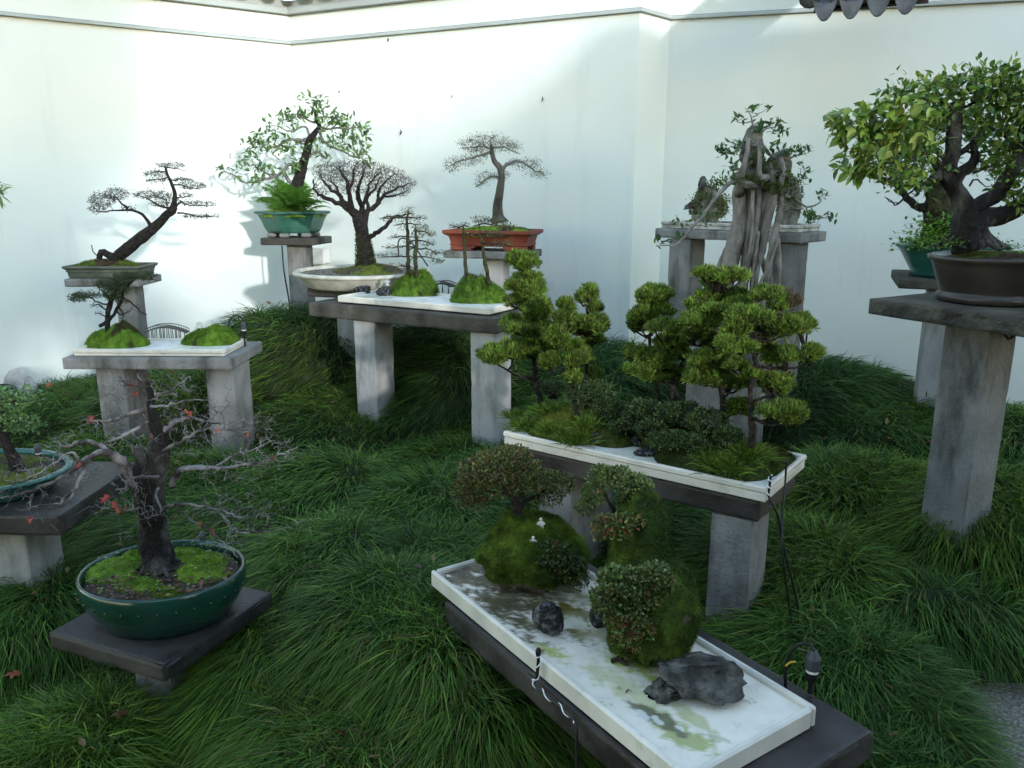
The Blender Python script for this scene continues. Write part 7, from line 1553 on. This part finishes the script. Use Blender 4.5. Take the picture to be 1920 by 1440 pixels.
q = np.repeat(tg2, 3, 0) + rng.normal(0, 0.018, (len(tg2) * 3, 3)); N = len(q); dd = (q - np.repeat(cn2, 3, 0)) * 5 + rng.normal(0, 0.6, (N, 3)) + (0, 0, 0.15)
perm = rng.permutation(N); q, dd = q[perm], dd[perm]
n = leaf_parts(o, [leaf_mesh('fig_leaf', leaf_tpl(0.52, n=2), 1.0, m_) for m_ in ('leaf_lime', 'leaf_green', 'leaf_green', 'leaf_deep')], q, dd, rng.uniform(0.024, 0.038, N), 100)
scatter(a, leaf_tpl(0.52, n=2), q[n:], dd[n:], rng.uniform(0.018, 0.038, N - n), tint([(0.10, 0.19, 0.03), (0.15, 0.25, 0.04), (0.06, 0.13, 0.03), (0.2, 0.28, 0.05)], N - n)); part('foliage', a, 'leaf', o, kind='stuff')
sprawl('small weeds growing over the left rim of the brown pot', [(at(*Z2(740, 1000), 2.86), (0.035, 0.03, 0.012)), (at(*Z2(780, 970), 2.9), (0.03, 0.03, 0.012)), (at(*Z2(1000, 990), 2.95), (0.05, 0.04, 0.012)), (at(*Z2(1080, 1010), 2.9), (0.06, 0.04, 0.008))], 90, 0.013, [(0.12, 0.22, 0.03), (0.08, 0.16, 0.025)], 'weeds')

# ------------------------------------------------------------------ watering fittings and small things
def hose(label, pts, r, material='black_plastic', name='black_hose', n=40, cat='hose'):
    a = Acc(); tube(a, spline(np.array(pts), n), r, 7); return single(name, a, material, label, cat, smooth=True)
def emitter(label, base, h, s=1.0):
    t_ = thing('sprinkler', label, 'sprinkler', base, 'sprinklers'); b = np.asarray(base)
    a = Acc(); tube(a, [b - (0, 0, 0.02), b + (0, 0, h * 0.45)], 0.006 * s, 8); part('stake', a, 'black_plastic', t_)
    z = b[2] + h * 0.45; a = Acc(); lathe(a, b[0], b[1], [(0, z), (0.013 * s, z), (0.015 * s, z + 0.01 * s), (0.015 * s, z + 0.02 * s), (0.0, z + 0.02 * s)], seg=16); part('collar', a, 'black_plastic', t_)
    a = Acc(); lathe(a, b[0], b[1], [(0, z + 0.0205 * s), (0.0145 * s, z + 0.0205 * s), (0.0145 * s, z + 0.028 * s), (0, z + 0.028 * s)], seg=16); part('ring', a, 'white_plastic', t_)
    z += 0.0285 * s; a = Acc(); lathe(a, b[0], b[1], [(0, z), (0.017 * s, z), (0.017 * s, z + 0.028 * s), (0.013 * s, z + 0.036 * s), (0.008 * s, z + 0.046 * s), (0, z + 0.047 * s)], seg=16); part('body', a, 'grey_plastic', t_, smooth=False)
    return np.array((b[0], b[1], z + 0.046 * s))
# front tray
e = at(1520, 1285, 1.66); top = emitter('grey watering nozzle on a black stake right of the front tray', (e[0], e[1], e[2]), 0.035, 1.0)
hose('black hose arching from the nozzle right of the front tray', [top, top + (-0.01, 0.01, 0.012), top + (-0.035, 0.02, 0.0), top + (-0.05, 0.03, -0.05), top + (-0.045, 0.03, -0.14)], 0.004)
a = Acc(); b = at(1477, 1245, 1.68); tube(a, spline(np.array([b + (-0.004, 0, -0.006), b, b + (0.008, 0, 0.005), b + (0.018, 0, 0.006)]), 10), 0.0025, 6); single('drip_tip', a, 'yellow_plastic', 'yellow and white drip tip beside the grey nozzle at the front tray', 'drip nozzle')
b = np.array((*(T1o + frame_of(T1u)[0][:2] * 0.60 - frame_of(T1u)[1][:2] * 0.012), T1z))
b = np.array((*(T1o + frame_of(T1u)[0][:2] * loc(T1o, T1u, 1017, 1240, T1z)[0] - frame_of(T1u)[1][:2] * 0.014), T1z))
U, Vv, _ = frame_of(T1u)
st = [b + (0, 0, 0.022), b + (0, 0, 0.0), b - Vv * 0.004 + (0, 0, -0.035), b - Vv * 0.012 + (0, 0, -0.05), b + U * 0.05 - Vv * 0.014 + (0, 0, -0.052), b + U * 0.12 - Vv * 0.014 + (0, 0, -0.052), b + U * 0.17 - Vv * 0.02 + (0, 0, -0.054), b + U * 0.19 - Vv * 0.03 + (0, 0, -0.12), b + U * 0.22 - Vv * 0.05 + (0, 0, -0.25), b + U * 0.27 - Vv * 0.07 + (0, 0, -0.40)]
hose('black drip tube running down the front edge of the front tray bench', st, 0.0042, n=70)
S = spline(np.array(st[:7]), 90); tt = np.linspace(0, 6.28 * 6, 90); tg_ = nrm(np.gradient(S, axis=0)); e1_ = nrm(np.cross(tg_, (0.3, 0.5, 0.8))); e2_ = np.cross(tg_, e1_); S2 = S + 0.0048 * (np.cos(tt)[:, None] * e1_ + np.sin(tt)[:, None] * e2_)
a = Acc(); tube(a, S2, 0.0016, 5); single('white_wire', a, 'white_plastic', 'white wire twisted around the drip tube on the front tray rim', 'wire', smooth=True)
a = Acc(); lathe(a, b[0], b[1], [(0, b[2] + 0.02), (0.006, b[2] + 0.02), (0.007, b[2] + 0.034), (0.004, b[2] + 0.04), (0, b[2] + 0.04)], seg=10); single('drip_nozzle', a, 'black_plastic', 'black drip head standing at the front tray rim', 'drip nozzle')
# juniper tray corner
U2, V2, _ = frame_of(T2u); b = np.array((*(T2o + U2[:2] * 1.05 + V2[:2] * 0.01), T2z))
hose('black drip tube hanging from the right front corner of the juniper tray', [b + (0, 0, 0.04), b, b + (0, 0, -0.03), b + U2 * 0.03 + (0, 0, -0.08), b + U2 * 0.05 + V2 * 0.03 + (0, 0, -0.2), b + U2 * 0.10 + V2 * 0.05 + (0, 0, -0.38), b + U2 * 0.12 + V2 * 0.06 + (0, 0, -0.52)], 0.004, n=60)
hose('second black tube beside the juniper tray corner', [b + V2 * 0.12 + U2 * 0.01 + (0, 0, 0.06), b + V2 * 0.12 + U2 * 0.012 + (0, 0, -0.01), b + V2 * 0.06 + U2 * 0.03 + (0, 0, -0.09), b + U2 * 0.06 + (0, 0, -0.22), b + U2 * 0.11 + V2 * 0.02 + (0, 0, -0.5)], 0.0035, n=50)
a = Acc(); S = spline(np.array([b + (0, 0, 0.042), b + (0, 0, -0.03)]), 40); tt = np.linspace(0, 6.28 * 3, 40); tube(a, S + 0.0055 * np.stack((np.cos(tt), np.sin(tt), 0 * tt), -1), 0.002, 5); single('white_wire', a, 'white_plastic', 'white wire twisted on the tube at the juniper tray corner', 'wire')
# left tray
b = np.array((*(at(459, 640, 4.40)[:2]), 0.7635)); top = emitter('grey sprinkler with collar at the right end of the left bench', b, 0.15, 0.9)
hose('thin black hose arching over the right end of the left bench', [top, top + (-0.004, 0, 0.02), top + (-0.035, 0.0, 0.035), top + (-0.075, 0.005, 0.01), top + (-0.10, 0.01, -0.06), top + (-0.11, 0.01, -0.13)], 0.0035)
hose('dark twig like tube across the right rim of the left tray', [b + (-0.07, -0.05, 0.03), b + (-0.03, -0.02, 0.045), b + (0.01, 0, 0.06), b + (0.0, 0, 0.08)], 0.003)
# cream pot
b = at(770, 470, 5.5); top = np.array((b[0] - 0.09, 5.55, at(697, 455, 5.55)[2]))
hose('thin black hose looping behind the mossy trunk in the cream pot', [top + (0, 0, -0.09), top, top + (0.03, 0, 0.03), top + (0.09, 0, 0.0), top + (0.16, 0, -0.1), top + (0.2, 0, -0.16)], 0.005)
# others
b = at(380, 1012, 2.42); emitter('small grey nozzle at the back of the green oval pot', (b[0], b[1], b[2] - 0.03), 0.02, 0.65)
b = at(72, 850, 2.9); emitter('grey nozzle behind the teal pot at the left', (b[0], b[1], b[2] - 0.03), 0.03, 0.7)
hose('black hose hanging down the hexagonal pot pedestal', [np.array((P4[0] - 0.09, 6.2, P4z - 0.06)), np.array((P4[0] - 0.085, 6.19, P4z - 0.25)), np.array((P4[0] - 0.06, 6.19, P4z - 0.5)), np.array((P4[0] - 0.05, 6.19, P4z - 0.8))], 0.006)
b = at(1630, 700, 5.45); a = Acc(); lathe(a, b[0], b[1], [(0, b[2] - 0.15), (0.012, b[2] - 0.15), (0.012, b[2] + 0.03), (0.016, b[2] + 0.035), (0.016, b[2] + 0.055), (0, b[2] + 0.06)], seg=12); single('pop_up_sprinkler', a, 'black_plastic', 'short black stake in the grass by the right wall', 'stake')
b = at(1895, 628, 2.75); hose('dark hook of cable under the slab of the brown pot', [b + (-0.03, 0.03, 0.03), b + (-0.015, 0, -0.005), b + (0.0, 0, -0.012), b + (0.03, 0, 0.02)], 0.005, cat='cable')
# fallen leaves on the grass
FL = [(325, 698 - 0, 'leaf_red', 'pinkish leaf fallen in the grass by the left wall'), (86, 722, 'leaf_orange', 'orange leaf fallen in the grass at the far left'), (1545, 822, 'leaf_orange', 'orange leaf in the grass right of the juniper tray'), (1663, 822, 'leaf_orange', 'orange leaf in the grass left of the right post'), (1736, 828, 'leaf_orange', 'orange leaf beside the right post'), (40, 1262, 'leaf_orange', 'brown leaf in the grass at the lower left edge'), (240, 1335, 'leaf_dry', 'brown leaf in the grass below the green pot pedestal'), (1828, 1280, 'leaf_dry', 'dry leaf at the path edge'), (1870, 1300, 'leaf_dry', 'dry leaf lying on the path')]
for (px, py, m_, lab) in FL:
    d = ray(px, py); tt = np.linspace(1.2, 8, 1500); pp = np.array((0, 0, EYE)) + d * tt[:, None]; hh = H(pp[:, 0], pp[:, 1]) + (0.10 if px < 1820 else 0.012); k = int(np.argmax(pp[:, 2] < hh)); p = pp[k]
    a = Acc(); scatter(a, MAPLE, p[None], np.array([(rng.normal(), -0.6, 0.3)]), 0.05, np.array((0.3, 0.1, 0.04)), roll=0.5); single('fallen_leaf', a, m_, lab, 'leaf', 'leaves fallen on the grass')

a = Acc(); N = 170; yy = rng.uniform(1.4, 6.0, N); xx = rng.uniform(-0.66, 0.66, N) * yy; ok = H0(xx, yy)[1] < 0.2; xx, yy = xx[ok], yy[ok]; N = len(xx)
pos = np.stack((xx, yy, H(xx, yy) + rng.uniform(0.05, 0.11, N)), -1)
scatter(a, LEAF, pos, rng.normal(size=(N, 3)) * (1, 1, 0.35), rng.uniform(0.018, 0.045, N), tint([(0.14, 0.07, 0.035), (0.2, 0.13, 0.06), (0.09, 0.05, 0.03), (0.22, 0.19, 0.09)], N), roll=0.9)
single('leaf_litter', a, 'leaf', 'small dry brown leaves scattered through the long grass', 'leaf litter', kind='stuff')
